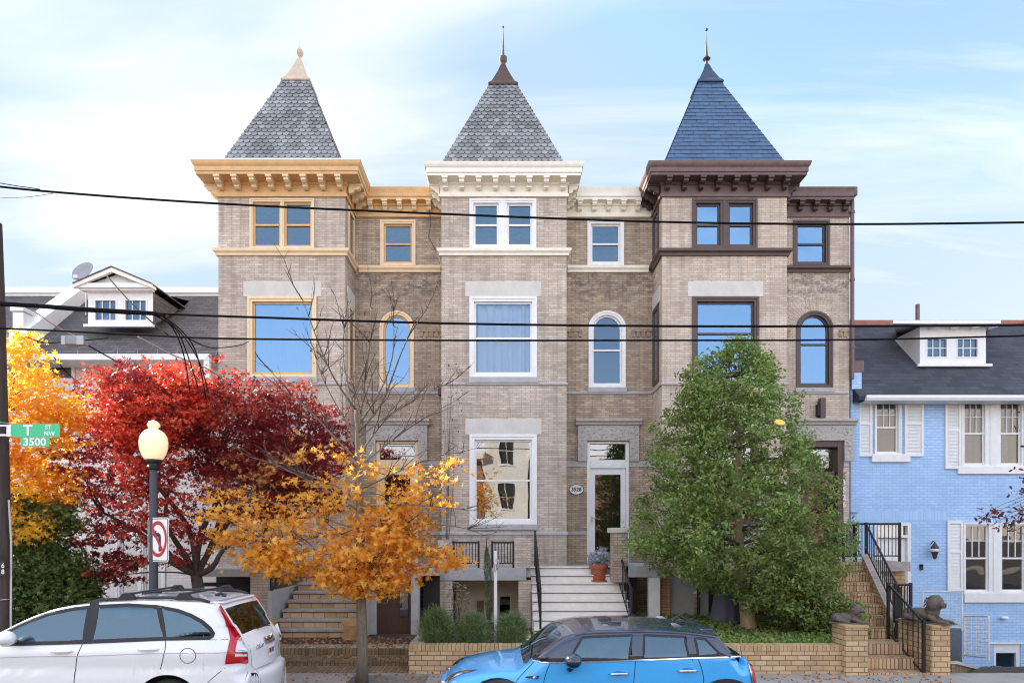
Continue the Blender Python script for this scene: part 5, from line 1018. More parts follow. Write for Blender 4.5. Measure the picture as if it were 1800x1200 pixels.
wire('pale diagonal service cable left of the dormer, above the yellow tree', [(50, 540), (110, 580), (160, 602)], [WD, 10.5, 11.5], .010, M['wire_pale'])
wire('diagonal service cable running down into the red tree below the dormer', [(155, 607), (200, 632), (245, 655)], [11, 12, 13], .012)
wire('pale service cable dropping from the lower wire to the red tree', [(243, 592), (300, 622), (372, 652), (420, 690)], [WD, 10.5, 11.5, 12.5], .012, M['wire_pale'])
wire('thin slack cable ending at the ochre-trimmed house', [(330, 594), (372, 611), (420, 607), (437, 600)], [WD, 12, 15, 15.6], .010)
wire('thin cable sagging above the white gutter', [(45, 592), (80, 602), (120, 600), (190, 594)], [WD]*4, .008)
wire('short dark cable above the white wall of the left house', [(95, 628), (118, 655), (143, 675)], [12, 13, 14], .010)
ins = empty('cable_insulator', tuple(P(50, 348, WD)), 'dark ceramic insulator clamp where the topmost cable starts', 'insulator')
c = P(50, 348, WD); MB().lathe([(.01, -.03), (.05, -.02), (.06, .0), (.045, .02), (.05, .03), (.02, .045)], (0, 0, 0), 12).tube([(-.12, 0, .01), (.30, 0, .08)], .012, 5).build('clamp', M['black'], ins); ins.rotation_euler = (0, R(-6), 0)
for o_ in ins.children: o_.location = (0, 0, 0)
wire('thin pale strand holding the dark insulator at the left edge', [(-60, 352), (0, 348), (50, 346), (98, 339)], WD, .006, M['wire_pale'])
wire('thin broken strand with small clips above the dark insulator', [(0, 322), (30, 327), (52, 330), (70, 333)], WD, .006, M['wire'])
bx = empty('cable_box', tuple(P(132, 605, WD)), 'grey cable junction box hanging from the lower wire before the grey roof', 'junction box'); MB().box(X(114, WD), X(150, WD), WD-.05, WD+.08, Z(606, WD), Z(591, WD)).build('housing', M['greymetal'], bx, bevel=.01)
for a, b in ((112, 119), (139, 151)): MB().box(X(a, WD), X(b, WD), WD-.06, WD-.051, Z(607, WD), Z(592, WD)).build('door', M['box'], bx)
for i, (px, py) in enumerate(((98, 599), (80, 597), (95, 612))): tag(MB().ellipsoid((0, 0, 0), (.10, .03, .028)).build('cable_spacer', M['gutter'], loc=tuple(P(px, py, WD-.03)), smooth=True), ['pale plastic spacer on the lower wire beside the grey junction box', 'small pale spacer farthest left on the lower wire', 'pale clip hanging under the lower wire beside the junction box'][i], 'cable fitting')
# ------------------------------------------------------------------ cars
def inpoly(px, pz, poly):
    c = False; n = len(poly)
    for i in range(n):
        x1, y1 = poly[i]; x2, y2 = poly[i-1]
        if (y1 > pz) != (y2 > pz) and px < (x2-x1)*(pz-y1)/(y2-y1)+x1: c = not c
    return c
def smoothline(p, k=6):
    q = []
    for i in range(len(p)-1):
        p0, p1, p2, p3 = [np.array(p[j], float) for j in (max(0, i-1), i, i+1, min(len(p)-1, i+2))]
        for a in range(k):
            t = a/k; q.append(tuple(.5*((2*p1)+(p2-p0)*t+(2*p0-5*p1+4*p2-p3)*t*t+(3*p1-p0-3*p2+p3)*t**3)))
    q.append(tuple(p[-1])); return q
class Car:
    def __init__(s, sil, Wf, zs, arches, fil, yc, crown, name, label, base):
        s.sil = sil; s.W0 = Wf; s.zs = zs; s.arches = arches; s.fil = fil; s.yc = yc; s.crown = crown
        s.root = empty(name, base, label, 'car'); s.S = np.array(sil); s.A = s.S[:-1]; s.B = s.S[1:]-s.S[:-1]; s.L2 = (s.B**2).sum(1)+1e-12
        s.cum = np.concatenate([[0], np.cumsum(np.sqrt(s.L2))])
    def clamp(s, poly, g=.05):
        o = np.argsort(s.S[:, 0], kind='stable'); return [(x, min(z, float(np.interp(x, s.S[o, 0], s.S[o, 1]))-g)) for x, z in poly]
    def dist(s, x, z):
        p = np.array([x, z]); t = np.clip(((p-s.A)*s.B).sum(1)/s.L2, 0, 1); return float(np.sqrt(((s.A+s.B*t[:, None]-p)**2).sum(1).min()))
    def W(s, x, z):
        r = s.fil(x, z); d = min(s.dist(x, z), r); return s.W0(x, z)-(r-math.sqrt(max(0, r*r-(r-d)**2)))
    def body(s, mats, classify, cut, stripglass, nrow=34):
        xs0 = s.S[:, 0]; ext = []
        for xc, zc, r in s.arches: ext += list(np.linspace(xc-r, xc+r, 27))
        X_ = np.array(sorted(set(np.round(np.concatenate([xs0, np.array(ext)]), 4)))); X_ = X_[(X_ >= xs0.min()) & (X_ <= xs0.max())]
        order = np.argsort(xs0, kind='stable'); zt = np.interp(X_, xs0[order], s.S[order, 1])
        G = {k: MB() for k in mats}; tt = np.linspace(0, 1, nrow); tt = 1-(1-tt)**1.5
        for side in (-1, 1):
            grid = []
            for x, zt_ in zip(X_, zt):
                zb = s.zs(x)
                for xc, zc, r in s.arches:
                    if abs(x-xc) < r: zb = max(zb, zc+math.sqrt(r*r-(x-xc)**2))
                zb = min(zb, zt_-.001); col = []
                for t in tt:
                    z = zb+(zt_-zb)*t; col.append((x, s.yc+side*s.W(x, z), z))
                grid.append(col)
            idx = {}
            for i in range(len(grid)-1):
                for j in range(nrow-1):
                    q = [grid[i][j], grid[i+1][j], grid[i+1][j+1], grid[i][j+1]]
                    cx = sum(p[0] for p in q)/4; cz = sum(p[2] for p in q)/4
                    if any(inpoly(cx, cz, c) for c in cut): continue
                    g = G[classify(cx, cz)]; f = []
                    for (a, b) in ((i, j), (i+1, j), (i+1, j+1), (i, j+1)):
                        key = (id(g), side, a, b)
                        if key not in idx: idx[key] = len(g.v); g.v.append(grid[a][b])
                        f.append(idx[key])
                    g.f.append(tuple(f) if side < 0 else tuple(f[::-1]))
        # strip across
        U = [-1, -.97, -.9, -.75, -.5, -.25, 0, .25, .5, .75, .9, .97, 1]; rows = []
        for i, (x, z) in enumerate(s.sil):
            a = s.S[max(0, i-1)]; b = s.S[min(len(s.S)-1, i+1)]; t = (b-a)/max(1e-6, np.linalg.norm(b-a)); n = np.array([-t[1], t[0]])
            w = s.W(x, z); h = s.crown[0]+(s.crown[1]-s.crown[0])*n[0]**4; rows.append([(x+n[0]*h*(1-u*u), s.yc+u*w, z+n[1]*h*(1-u*u)) for u in U])
        s.rows = rows; gl = [MB() for _ in stripglass]; idx = {}
        for i in range(len(rows)-1):
            for j in range(len(U)-1):
                cx = (s.sil[i][0]+s.sil[i+1][0])/2; cz = (s.sil[i][1]+s.sil[i+1][1])/2
                isg = any(a <= i < b for a, b in stripglass) and abs((U[j]+U[j+1])/2) < .9
                g = gl[[a <= i < b for a, b in stripglass].index(True)] if isg else G[classify(cx, cz)]; f = []
                for (a, b) in ((i, j), (i+1, j), (i+1, j+1), (i, j+1)):
                    key = (id(g), a, b)
                    if key not in idx: idx[key] = len(g.v); g.v.append(rows[a][b])
                    f.append(idx[key])
                g.f.append(tuple(f))
        s.parts = {k: G[k].build(k, mats[k], s.root, smooth=True) for k in mats if G[k].f}
        for o in s.parts.values():
            md = o.modifiers.new('weld', 'WELD'); md.merge_threshold = .0008
        s.glass_mb = gl; return s
    def patch(s, poly, off, name, mt, par=None, side=(-1,), nz=10, nx=14, smooth=True, far=True):
        if len(side) > 1: return [s.patch(poly, off, name, mt, par, (q,), nz, nx, smooth) for q in side]
        zs = [p[1] for p in poly]; z0, z1 = min(zs)+1e-4, max(zs)-1e-4; o = None
        m = MB()
        for sd in side:
            b = len(m.v)
            for j in range(nz+1):
                z = z0+(z1-z0)*j/nz; xi = []
                for i in range(len(poly)):
                    (xa, za), (xb, zb) = poly[i], poly[i-1]
                    if (za > z) != (zb > z): xi.append(xa+(xb-xa)*(z-za)/(zb-za))
                a, c = (min(xi), max(xi)) if xi else (poly[0][0], poly[0][0])
                for i in range(nx+1):
                    x = a+(c-a)*i/nx; m.v.append((x, s.yc+sd*(s.W(x, z)+off), z))
            for j in range(nz):
                for i in range(nx):
                    f = (b+j*(nx+1)+i, b+j*(nx+1)+i+1, b+(j+1)*(nx+1)+i+1, b+(j+1)*(nx+1)+i); m.f.append(f if sd < 0 else f[::-1])
        return m.build(name, mt, par or s.root, smooth=smooth)
    def line(s, pts, w, off, name, mt, par=None, side=(-1, 1), closed=False, sm=True):
        if len(side) > 1: return [s.line(pts, w, off, name, mt, par, (q,), closed, sm) for q in side]
        m = MB(); p = smoothline(pts, 4) if sm else pts
        if closed: p = list(pts)+[pts[0]]; p = [tuple(np.array(p[i])+(np.array(p[i+1])-np.array(p[i]))*k/3) for i in range(len(p)-1) for k in range(3)]+[p[-1]]
        for sd in side:
            b = len(m.v)
            for i, (x, z) in enumerate(p):
                a = np.array(p[max(0, i-1)] if not closed or i else p[-2]); c = np.array(p[min(len(p)-1, i+1)] if not closed or i < len(p)-1 else p[1]); t = (c-a)/max(1e-6, np.linalg.norm(c-a)); n = np.array([-t[1], t[0]])*w/2
                for e in (1, -1): m.v.append((x+e*n[0], s.yc+sd*(s.W(x+e*n[0], z+e*n[1])+off), z+e*n[1]))
            for i in range(len(p)-1): f = (b+2*i, b+2*i+1, b+2*i+3, b+2*i+2); m.f.append(f)
        return m.build(name, mt, par or s.root)
    def wheel(s, xc, zc, r, hw):
        for sd in (-1, 1):
            y = s.yc+sd*(hw-.12); w = MB(); n = 28; pr = [(-.11, r*.62), (-.105, r*.9), (-.08, r*.985), (0, r), (.08, r*.985), (.105, r*.9), (.11, r*.62)]
            for dy, rr_ in pr:
                for k in range(n): t = 2*math.pi*k/n; w.v.append((xc+rr_*math.cos(t), y+dy, zc+rr_*math.sin(t)))
            for i in range(len(pr)-1):
                for k in range(n): w.f.append((i*n+k, i*n+(k+1) % n, (i+1)*n+(k+1) % n, (i+1)*n+k))
            tyre = w.build('wheel', M['tyre'], s.root, smooth=True); m = MB(); yy = y+sd*.085
            for k in range(5):
                t = 2*math.pi*k/5; c, s_ = math.cos(t), math.sin(t); q = [(.03, -.035), (r*.6, -.05), (r*.6, .05), (.03, .035)]; m.prism([(xc+a*c-b*s_, zc+a*s_+b*c) for a, b in q], vert, yy-.015, yy+.015)
            ring(m, [(xc+r*.64*math.cos(2*math.pi*k/24), zc+r*.64*math.sin(2*math.pi*k/24)) for k in range(24)], [(xc+r*.57*math.cos(2*math.pi*k/24), zc+r*.57*math.sin(2*math.pi*k/24)) for k in range(24)], yy-.02, yy+.02)
            m.prism([(xc+r*.17*math.cos(2*math.pi*k/12), zc+r*.17*math.sin(2*math.pi*k/12)) for k in range(12)], vert, yy-.02, yy+.02); m.build('rim', M['rim'], tyre)
            MB().prism([(xc+r*.6*math.cos(2*math.pi*k/20), zc+r*.6*math.sin(2*math.pi*k/20)) for k in range(20)], vert, yy-.1*sd-.01, yy-.1*sd+.01).build('brake_disc', M['plastic'], tyre)
        m = MB()
        for sd in (-1, 1):
            pts = [(xc+(r+.10)*math.cos(math.pi*k/14), zc+(r+.10)*math.sin(math.pi*k/14)) for k in range(15)]
            for i in range(14):
                a, b = pts[i], pts[i+1]; m.quad((a[0], s.yc+sd*(hw-.01), a[1]), (b[0], s.yc+sd*(hw-.01), b[1]), (b[0], s.yc+sd*.45, b[1]), (a[0], s.yc+sd*.45, a[1]))
        return m
def seats(car, xs_, z, lab='seat'):
    for x in xs_:
        for dy in (-.36, .36):
            m = MB(); y = car.yc+dy; m.box(x-.10, x+.06, y-.23, y+.23, z-.45, z+.12, dx=.10*car.fwd*-1); m.box(x-.35*(-car.fwd)-.2, x+.2, y-.23, y+.23, z-.6, z-.42)
            o = m.build(lab, M['cabin'], car.root, bevel=.04); MB().box(x-.07-.13*car.fwd, x+.05-.13*car.fwd, y-.13, y+.13, z+.15, z+.33).build('headrest', M['cabin'], o, bevel=.035)

# ---- white estate/off-road car, rear three-quarter
SC_ = 152.0
def side_pt(px, py, D, belt, tum, yc=None, Wf=None):
    z = HC-(py-YH)*D/F; d = D
    for _ in range(4): d = D+max(0, z-belt)*tum*1.15 if Wf is None else yc-Wf((px-XV)*d/F, z); z = HC-(py-YH)*d/F
    return ((px-XV)*d/F, z)
def cv(zx, zy): return side_pt(zx*.2889, 980+zy*.2889, F/SC_, 1.02, .30, YC, Ww)        # reads the photograph's zoomed side view into metres
YC = 8.56; xt = -2.93
tail = [(-3.50, 1.552), (-3.42, 1.51), (-3.34, 1.40), (-3.23, 1.22), (-3.16, 1.12), (-3.10, 1.0), (-3.085, .80), (-3.08, .72), (-3.01, .70), (-2.99, .62), (-3.01, .45), (-3.05, .32)]
top = [(-7.32, .45), (-7.34, .62), (-7.30, .80), (-7.18, .93), (-6.9, 1.02), (-6.45, 1.09), (-6.12, 1.13), (-5.9, 1.25), (-5.6, 1.405), (-5.3, 1.51), (-5.0, 1.56), (-4.65, 1.587), (-4.25, 1.598), (-3.9, 1.592), (-3.66, 1.58)]
silw = smoothline(top+[(-3.54, 1.562)], 6)[:-1]+smoothline(tail, 6)
def Ww(x, z):
    w = .905; 
    if z > 1.02: w -= (z-1.02)*.30
    if z < .5: w -= (.5-z)*.25
    if z < .86: w += .012*math.exp(-((z-.62)/.12)**2)
    if z > .80: w -= .012*(1-math.exp(-((z-.98)/.1)**2))*(1 if z < 1.02 else 1)
    if x < -6.4: w -= .22*((-6.4-x)/.95)**2
    if x > -3.80: w -= .24*((x+3.80)/.75)**2
    return w
car = Car([tuple(p) for p in silw], Ww, lambda x: .26, [(X(293, F/SC_), .36, .405), (X(293, F/SC_)-2.62, .36, .405)],
    lambda x, z: (.06 if z > 1.2 else .10) if x < -3.5 else (.10 if z > 1.3 else .15), YC, (.010, .08), 'white_suv', 'white sport utility car with red tail lamps and roof bars, parked by the kerb', (-5.1, YC, 0)); car.fwd = -1
front = [cv(*p) for p in ((30, 520), (42, 450), (155, 372), (300, 306), (455, 281), (545, 275), (505, 508))]
rearw = [cv(*p) for p in ((603, 274), (780, 279), (958, 298), (1000, 486), (562, 503))]
quart = [cv(*p) for p in ((978, 302), (1080, 322), (1160, 352), (1225, 388), (1275, 430), (1295, 458), (1288, 474), (1270, 481), (1008, 487))]
front, rearw, quart = [car.clamp(q, .045) for q in (front, rearw, quart)]
outl = [cv(*p) for p in ((14, 532), (32, 448), (150, 364), (300, 297), (455, 270), (600, 263), (780, 270), (960, 290), (1085, 313), (1165, 342), (1235, 380), (1285, 424), (1306, 458), (1298, 478), (1278, 490), (1008, 497), (505, 518))]; outl = car.clamp(outl, .028)
iw0 = next(i for i, p in enumerate(silw) if p[0] > -6.08); iw1 = next(i for i, p in enumerate(silw) if p[0] > -5.3)
ir0 = next(i for i, p in enumerate(silw) if p[0] > -3.40); ir1 = next(i for i, p in enumerate(silw) if p[0] > -3.4 and p[1] < 1.17)
car.body({'body': M['carwhite']}, lambda x, z: 'body', [front, rearw, quart], [(iw0, iw1), (ir0, ir1)])
car.glass_mb[0].build('windscreen', M['carglass'], car.root, smooth=True); car.glass_mb[1].build('rear_screen', M['carglass'], car.root, smooth=True)
car.patch(outl, .004, 'pillar_trim', M['seal'], nz=2, nx=2) if False else None
for nm, pl_ in (('front_window', front), ('rear_window', rearw), ('quarter_window', quart)):
    for sd in (-1, 1): o = car.patch(pl_, .003, nm, M['carglass'], side=(sd,)); car.line(pl_, .030, .006, 'seal', M['seal'], o, closed=True, side=(sd,))
car.line(outl, .016, .007, 'window_trim', M['seal'], closed=True)
for a_, b_ in (((578, 258), (530, 520)), ((966, 300), (1004, 488))): car.line([cv(*a_), cv(*b_)], .105 if a_[0] == 578 else .03, .005, 'pillar', M['seal'])
car.line([cv(*p) for p in ((505, 517), (484, 560), (466, 620), (455, 700), (450, 800))], .009, .002, 'door_gap', M['gap'])
car.line([cv(*p) for p in ((1006, 497), (1004, 560), (990, 620), (966, 700))], .009, .002, 'door_gap', M['gap'])
car.line([cv(*p) for p in ((-40, 520), (-60, 640), (-50, 800))], .009, .002, 'door_gap', M['gap'])
car.line([cv(*p) for p in ((-700, 640), (0, 607), (500, 596), (1000, 580), (1380, 575))], .008, .003, 'crease', mat('white_crease', (.45, .46, .5), .5))
car.line([cv(*p) for p in ((1005, 500), (1200, 498), (1385, 496))], .006, .002, 'crease', M['gap'])
fd = [cv(1143+48*math.cos(t)*(1 if abs(math.cos(t)) > .9 else .97), 594+46*math.sin(t)) for t in [2*math.pi*k/28 for k in range(28)]]
car.line(fd, .007, .002, 'fuel_door', M['gap'], closed=True, side=(-1,))
for (a, b) in ((312, 443), (838, 970)):
    c0_, c1_ = cv(a, 570 if a < 400 else 557), cv(b, 568 if a < 400 else 555); y = YC-car.W(c0_[0], c0_[1])
    MB().tube([(c0_[0], y-.004, c0_[1]), (c0_[0]+.05, y-.035, c0_[1]+.004), (c1_[0]-.05, y-.035, c1_[1]+.004), (c1_[0], y-.004, c1_[1])], [.008, .016, .016, .008], 8).build('door_handle', M['carwhite'], car.root, smooth=True)
    car.patch([((c0_[0]+c1_[0])/2+.09*math.cos(t), c0_[1]-.012+.025*math.sin(t)) for t in [2*math.pi*k/16 for k in range(16)]], .0015, 'handle_recess', M['lampclear'], nz=4, nx=4)
tl = [cv(*p) for p in ((1313, 292), (1345, 285), (1460, 482), (1434, 492), (1430, 572), (1496, 574), (1496, 648), (1370, 648), (1386, 560), (1396, 490), (1360, 380))]
for sd in ((-1,), (1,)):
    t_ = car.patch(tl if sd[0] < 0 else [(x-.05, z) for x, z in tl], .012 if sd[0] < 0 else .002, 'tail_lamp', M['lampred'], side=sd, nz=26); car.patch([cv(*p) for p in ((1433, 492), (1462, 484), (1490, 570), (1432, 572))], .014, 'reversing_lens', M['lampclear'], t_, side=sd, nz=5, nx=4)
    car.patch([cv(*p) for p in ((1430, 584), (1490, 584), (1490, 606), (1430, 606))], .015, 'lower_lens', M['lampclear'], t_, side=sd, nz=3, nx=4)
# items on the tailgate (strip across the back)
def back(z, u, off=0):
    for i in range(ir0-4, len(silw)-1):
        if silw[i][1] >= z >= silw[i+1][1]:
            t = (silw[i][1]-z)/(silw[i][1]-silw[i+1][1]+1e-9); x, zz_ = silw[i][0]+(silw[i+1][0]-silw[i][0])*t, z; break
    w = car.W(x, zz_); return (x+.075*(1-u*u)+off, YC+u*w, zz_)
def backpatch(z0, z1, u0, u1, off, name, mt, par=None, n=8):
    m = MB()
    for j in range(n+1):
        for i in range(n+1): m.v.append(back(z0+(z1-z0)*j/n, u0+(u1-u0)*i/n, off))
    for j in range(n):
        for i in range(n): m.f.append((j*(n+1)+i, j*(n+1)+i+1, (j+1)*(n+1)+i+1, (j+1)*(n+1)+i))
    return m.build(name, mt, par or car.root, smooth=True)
backpatch(1.0, 1.085, -.30, .30, .022, 'tailgate_garnish', M['chrome'])
lpz = backpatch(.84, .97, -.20, .20, .012, 'licence_plate', M['signwhite']); backpatch(.875, .935, -.15, -.03, .016, 'plate_mark', M['signred'], lpz); backpatch(.875, .935, .0, .15, .016, 'plate_mark', mat('plate_blue', (.08, .12, .35), .5), lpz)
q_ = back(1.03, -.58, .01); text('CR-V', .075, M['chrome'], 'badge', car.root, (q_[0]+.012, q_[1], .995), rot=(R(90), 0, R(78)), ext=.004, bold=.002)
q_ = back(1.06, 0, .03); text('H', .09, M['chrome'], 'emblem', car.root, (q_[0]+.01, YC, 1.075), rot=(R(90), 0, R(90)), ext=.006, bold=.004)
for u in (-.93, .93): backpatch(.36, 1.05, u-.004 if u < 0 else u-.004, u+.004, .004, 'tailgate_gap', M['gap'])
MB().tube([back(1.2, -.3, .02), back(1.2, .2, .025), back(1.18, .5, .02)], .010, 6).build('rear_wiper', M['plastic'], car.root)
# lower seam between bumper and body
car.line([cv(*p) for p in ((1262, 760), (1310, 715), (1372, 668))], .007, .002, 'bumper_gap', M['gap'])
# roof rails, cross bars
for sd in (-1, 1):
    pts = [(x, YC+sd*.60, z) for x, z in ((-5.0, 1.565), (-4.87, 1.60), (-4.4, 1.627), (-3.9, 1.628), (-3.66, 1.61), (-3.54, 1.575))]
    MB().tube(pts, .018, 8).build('roof_rail', M['plastic'], car.root, smooth=True)
for xb in (-4.52, -3.84):
    bb_ = MB().box(xb-.03, xb+.03, YC-.62, YC+.62, 1.66, 1.68).build('cross_bar', M['plastic'], car.root, bevel=.006)
    for sd in (-1, 1): MB().prism([(xb-.11, 1.605), (xb+.11, 1.605), (xb+.045, 1.69), (xb-.045, 1.69)], vert, YC+sd*.61-.04, YC+sd*.61+.04).build('bar_foot', M['plastic'], bb_, bevel=.01)
MB().tube([(-3.72, YC, 1.59), (-3.66, YC, 1.63), (-3.60, YC, 1.59)], [.03, .02, .03], 6).build('aerial', M['plastic'], car.root)
MB().box(-3.54, -3.40, YC-.50, YC+.50, 1.548, 1.572, dx=-.02).build('spoiler', M['carwhite'], car.root, bevel=.012)
for xc in (X(293, F/SC_), X(293, F/SC_)-2.62): car.wheel(xc, .36, .345, .90).build('wheel_well', M['plastic'], car.root)
mi = MB(); mi.ellipsoid((X(-6, 7.4), YC-1.02, 1.20), (.10, .11, .085)).tube([(X(-6, 7.4)-.02, YC-.84, 1.14), (X(-6, 7.4), YC-.98, 1.17)], .03, 6); mi.build('door_mirror', M['carwhite'], car.root, smooth=True)
mi = MB(); mi.ellipsoid((X(-6, 7.4), YC+1.02, 1.20), (.10, .11, .085)).tube([(X(-6, 7.4)-.02, YC+.84, 1.14), (X(-6, 7.4), YC+.98, 1.17)], .03, 6); mi.build('door_mirror', M['carwhite'], car.root, smooth=True)
seats(car, (-5.05, -4.1), 1.15); MB().box(-6.2, -3.1, YC-.78, YC+.78, .32, .40).box(-6.2, -5.75, YC-.74, YC+.74, .8, 1.06).build('cabin_floor', M['cabin'], car.root, bevel=.02)
MB().box(-7.33, -7.2, YC-.45, YC+.45, .55, .78).build('grille', M['plastic'], car.root)
for sd in (-1, 1): car.patch([(-7.18, .80), (-6.9, .84), (-6.72, .98), (-6.8, 1.0), (-7.05, .93)], .01, 'headlamp', M['lampclear'], side=(sd,))

# ---- blue small hatchback
SM = 156.0
def cm(zx, zy): return side_pt(740+zx*.35556, 1040+zy*.35556, F/SM, .95, .33, YM, Wm0)
def Wm0(x, z):
    w = .862-max(0, z-.955)*.33-max(0, .45-z)*.2
    if x < .15: w -= .26*((.15-x)/1.0)**2
    if x > 2.35: w -= .13*((x-2.35)/.65)**2
    return w
def cs(zx, zy, cr=.030): return ((740+zx*.35556-XV)/152, HC-((1040+zy*.35556)-YH)/140.5-cr)      # crest of bonnet and roof, on the car's centre line
YM = 8.32
tm = [(-.70, .30), (-.745, .42), (-.75, .50), (-.735, .57), (-.715, .61)]+[cs(*p) for p in ((110, 415), (135, 388), (170, 366), (210, 352), (300, 334), (400, 323), (470, 318), (520, 292), (575, 255), (640, 205), (700, 170), (765, 152), (850, 142), (1000, 138), (1150, 138), (1300, 145), (1420, 158), (1466, 166))]
tl2 = [cs(1478, 182), cs(1512, 222), cs(1545, 262), cs(1580, 298)]+[cm(*p) for p in ((1612, 336), (1638, 356), (1660, 394), (1674, 450))]+[(2.93, .62), (3.0, .58), (3.02, .45), (2.98, .32)]
silm = smoothline(tm, 5)[:-1]+smoothline(tl2, 5)
BZ = cm(1000, 335)[1]
def Wm(x, z):
    w = .862
    if z > BZ: w -= (z-BZ)*.33
    if z < .45: w -= (.45-z)*.2
    w -= .015*math.exp(-((z-.80)/.05)**2)*0
    if x < .15: w -= .26*((.15-x)/1.0)**2
    if x > 2.35: w -= .13*((x-2.35)/.65)**2
    return w
car2 = Car([tuple(p) for p in silm], Wm, lambda x: .22, [(X(877, F/SM), .34, .385), (X(1277, F/SM), .34, .385)], lambda x, z: .06 if z > BZ else (.16 if x < .5 else .12), YM,
    (.035, .07), 'blue_hatchback', 'bright blue small hatchback with black roof parked in front of the white stair', (1.1, YM, 0)); car2.fwd = -1
wf = [cm(*p) for p in ((738, 326), (796, 202), (812, 193), (1042, 190), (1026, 334))]
wr = [cm(*p) for p in ((1102, 190), (1298, 192), (1322, 316), (1312, 324), (1100, 328))]
wq = [cm(*p) for p in ((1352, 208), (1392, 205), (1402, 210), (1474, 302), (1468, 308), (1372, 316))]
pil = [cm(*p) for p in ((600, 345), (760, 190), (820, 172), (1100, 170), (1310, 176), (1440, 186), (1500, 250), (1560, 322), (1330, 328))]
bx_, bz_ = zip(*[cm(*p) for p in ((470, 345), (548, 345), (640, 347), (800, 345), (1058, 336), (1360, 324), (1580, 316), (1700, 312))])
wf, wr, wq = [car2.clamp(q, .05) for q in (wf, wr, wq)]
def clsm(x, z): return 'roof' if z > np.interp(x, bx_, bz_) and x > cm(512, 0)[0] and not (x > cm(1560, 0)[0]) else 'body'

i0 = next(i for i, p in enumerate(silm) if p[0] > cm(500, 0)[0]); i1 = next(i for i, p in enumerate(silm) if p[0] > cm(690, 0)[0])
j0 = next(i for i, p in enumerate(silm) if p[0] > cm(1490, 0)[0]); j1 = next(i for i, p in enumerate(silm) if p[0] > cm(1585, 0)[0])
car2.body({'body': M['carblue'], 'roof': M['carblack']}, clsm, [wf, wr, wq], [(i0, i1), (j0, j1)])
car2.glass_mb[0].build('windscreen', M['carglass_clear'], car2.root, smooth=True); car2.glass_mb[1].build('rear_screen', M['carglass_clear'], car2.root, smooth=True)
for nm, pl_ in (('front_window', wf), ('rear_window', wr), ('quarter_window', wq)):
    for sd in (-1, 1): o = car2.patch(pl_, .003, nm, M['carglass_clear'], side=(sd,)); car2.line(pl_, .026, .006, 'seal', M['seal'], o, closed=True, side=(sd,))
car2.line([cm(x_, z_-9) for x_, z_ in ((590, 345), (640, 347), (800, 345), (1058, 336), (1360, 324), (1560, 317))], .05, .002, 'belt_seal', M['seal'])
car2.line([cm(*p) for p in ((548, 345), (640, 347), (800, 345), (1058, 336), (1360, 324), (1580, 316))], .013, .008, 'belt_trim', M['chrome'])
car2.line([cm(*p) for p in ((640, 350), (622, 390), (608, 440), (602, 520))], .008, .002, 'door_gap', M['gap'])
car2.line([cm(*p) for p in ((1060, 340), (1056, 400), (1050, 460), (1040, 540))], .008, .002, 'door_gap', M['gap'])
car2.line([cm(*p) for p in ((1366, 325), (1385, 370), (1396, 420), (1396, 470))], .008, .002, 'door_gap', M['gap'])
car2.line([cm(*p) for p in ((560, 352), (530, 380), (480, 430), (462, 460))], .007, .002, 'bonnet_gap', M['gap'])
car2.line(car2.clamp([cm(*p) for p in ((762, 170), (830, 150), (1100, 140), (1300, 150), (1450, 160))], .018), .010, .004, 'roof_gutter', M['seal'])
car2.patch([cm(*p) for p in ((512, 428), (520, 412), (584, 411), (578, 429))], .008, 'side_vent', M['plastic'], side=(-1, 1), nz=3); car2.patch([cm(*p) for p in ((552, 425), (553, 414), (572, 414), (570, 425))], .011, 'vent_badge', M['chrome'], side=(-1, 1), nz=2)
for (a, b, z) in ((928, 1028, 404), (1268, 1366, 389)):
    c0_, c1_ = cm(a, z), cm(b, z-1); y = YM-car2.W(c0_[0], c0_[1])
    MB().tube([(c0_[0], y-.004, c0_[1]), (c0_[0]+.03, y-.035, c0_[1]+.004), (c1_[0]-.03, y-.035, c1_[1]+.004), (c1_[0], y-.004, c1_[1])], [.007, .013, .013, .007], 8).build('door_handle', M['chrome'], car2.root, smooth=True)
    car2.patch([((c0_[0]+c1_[0])/2+.075*math.cos(t), c0_[1]+.008+.03*math.sin(t)) for t in [2*math.pi*k/16 for k in range(16)]], .0015, 'handle_recess', mat('handle_shade', (.03, .22, .62), .3, coat=1), nz=4, nx=4)
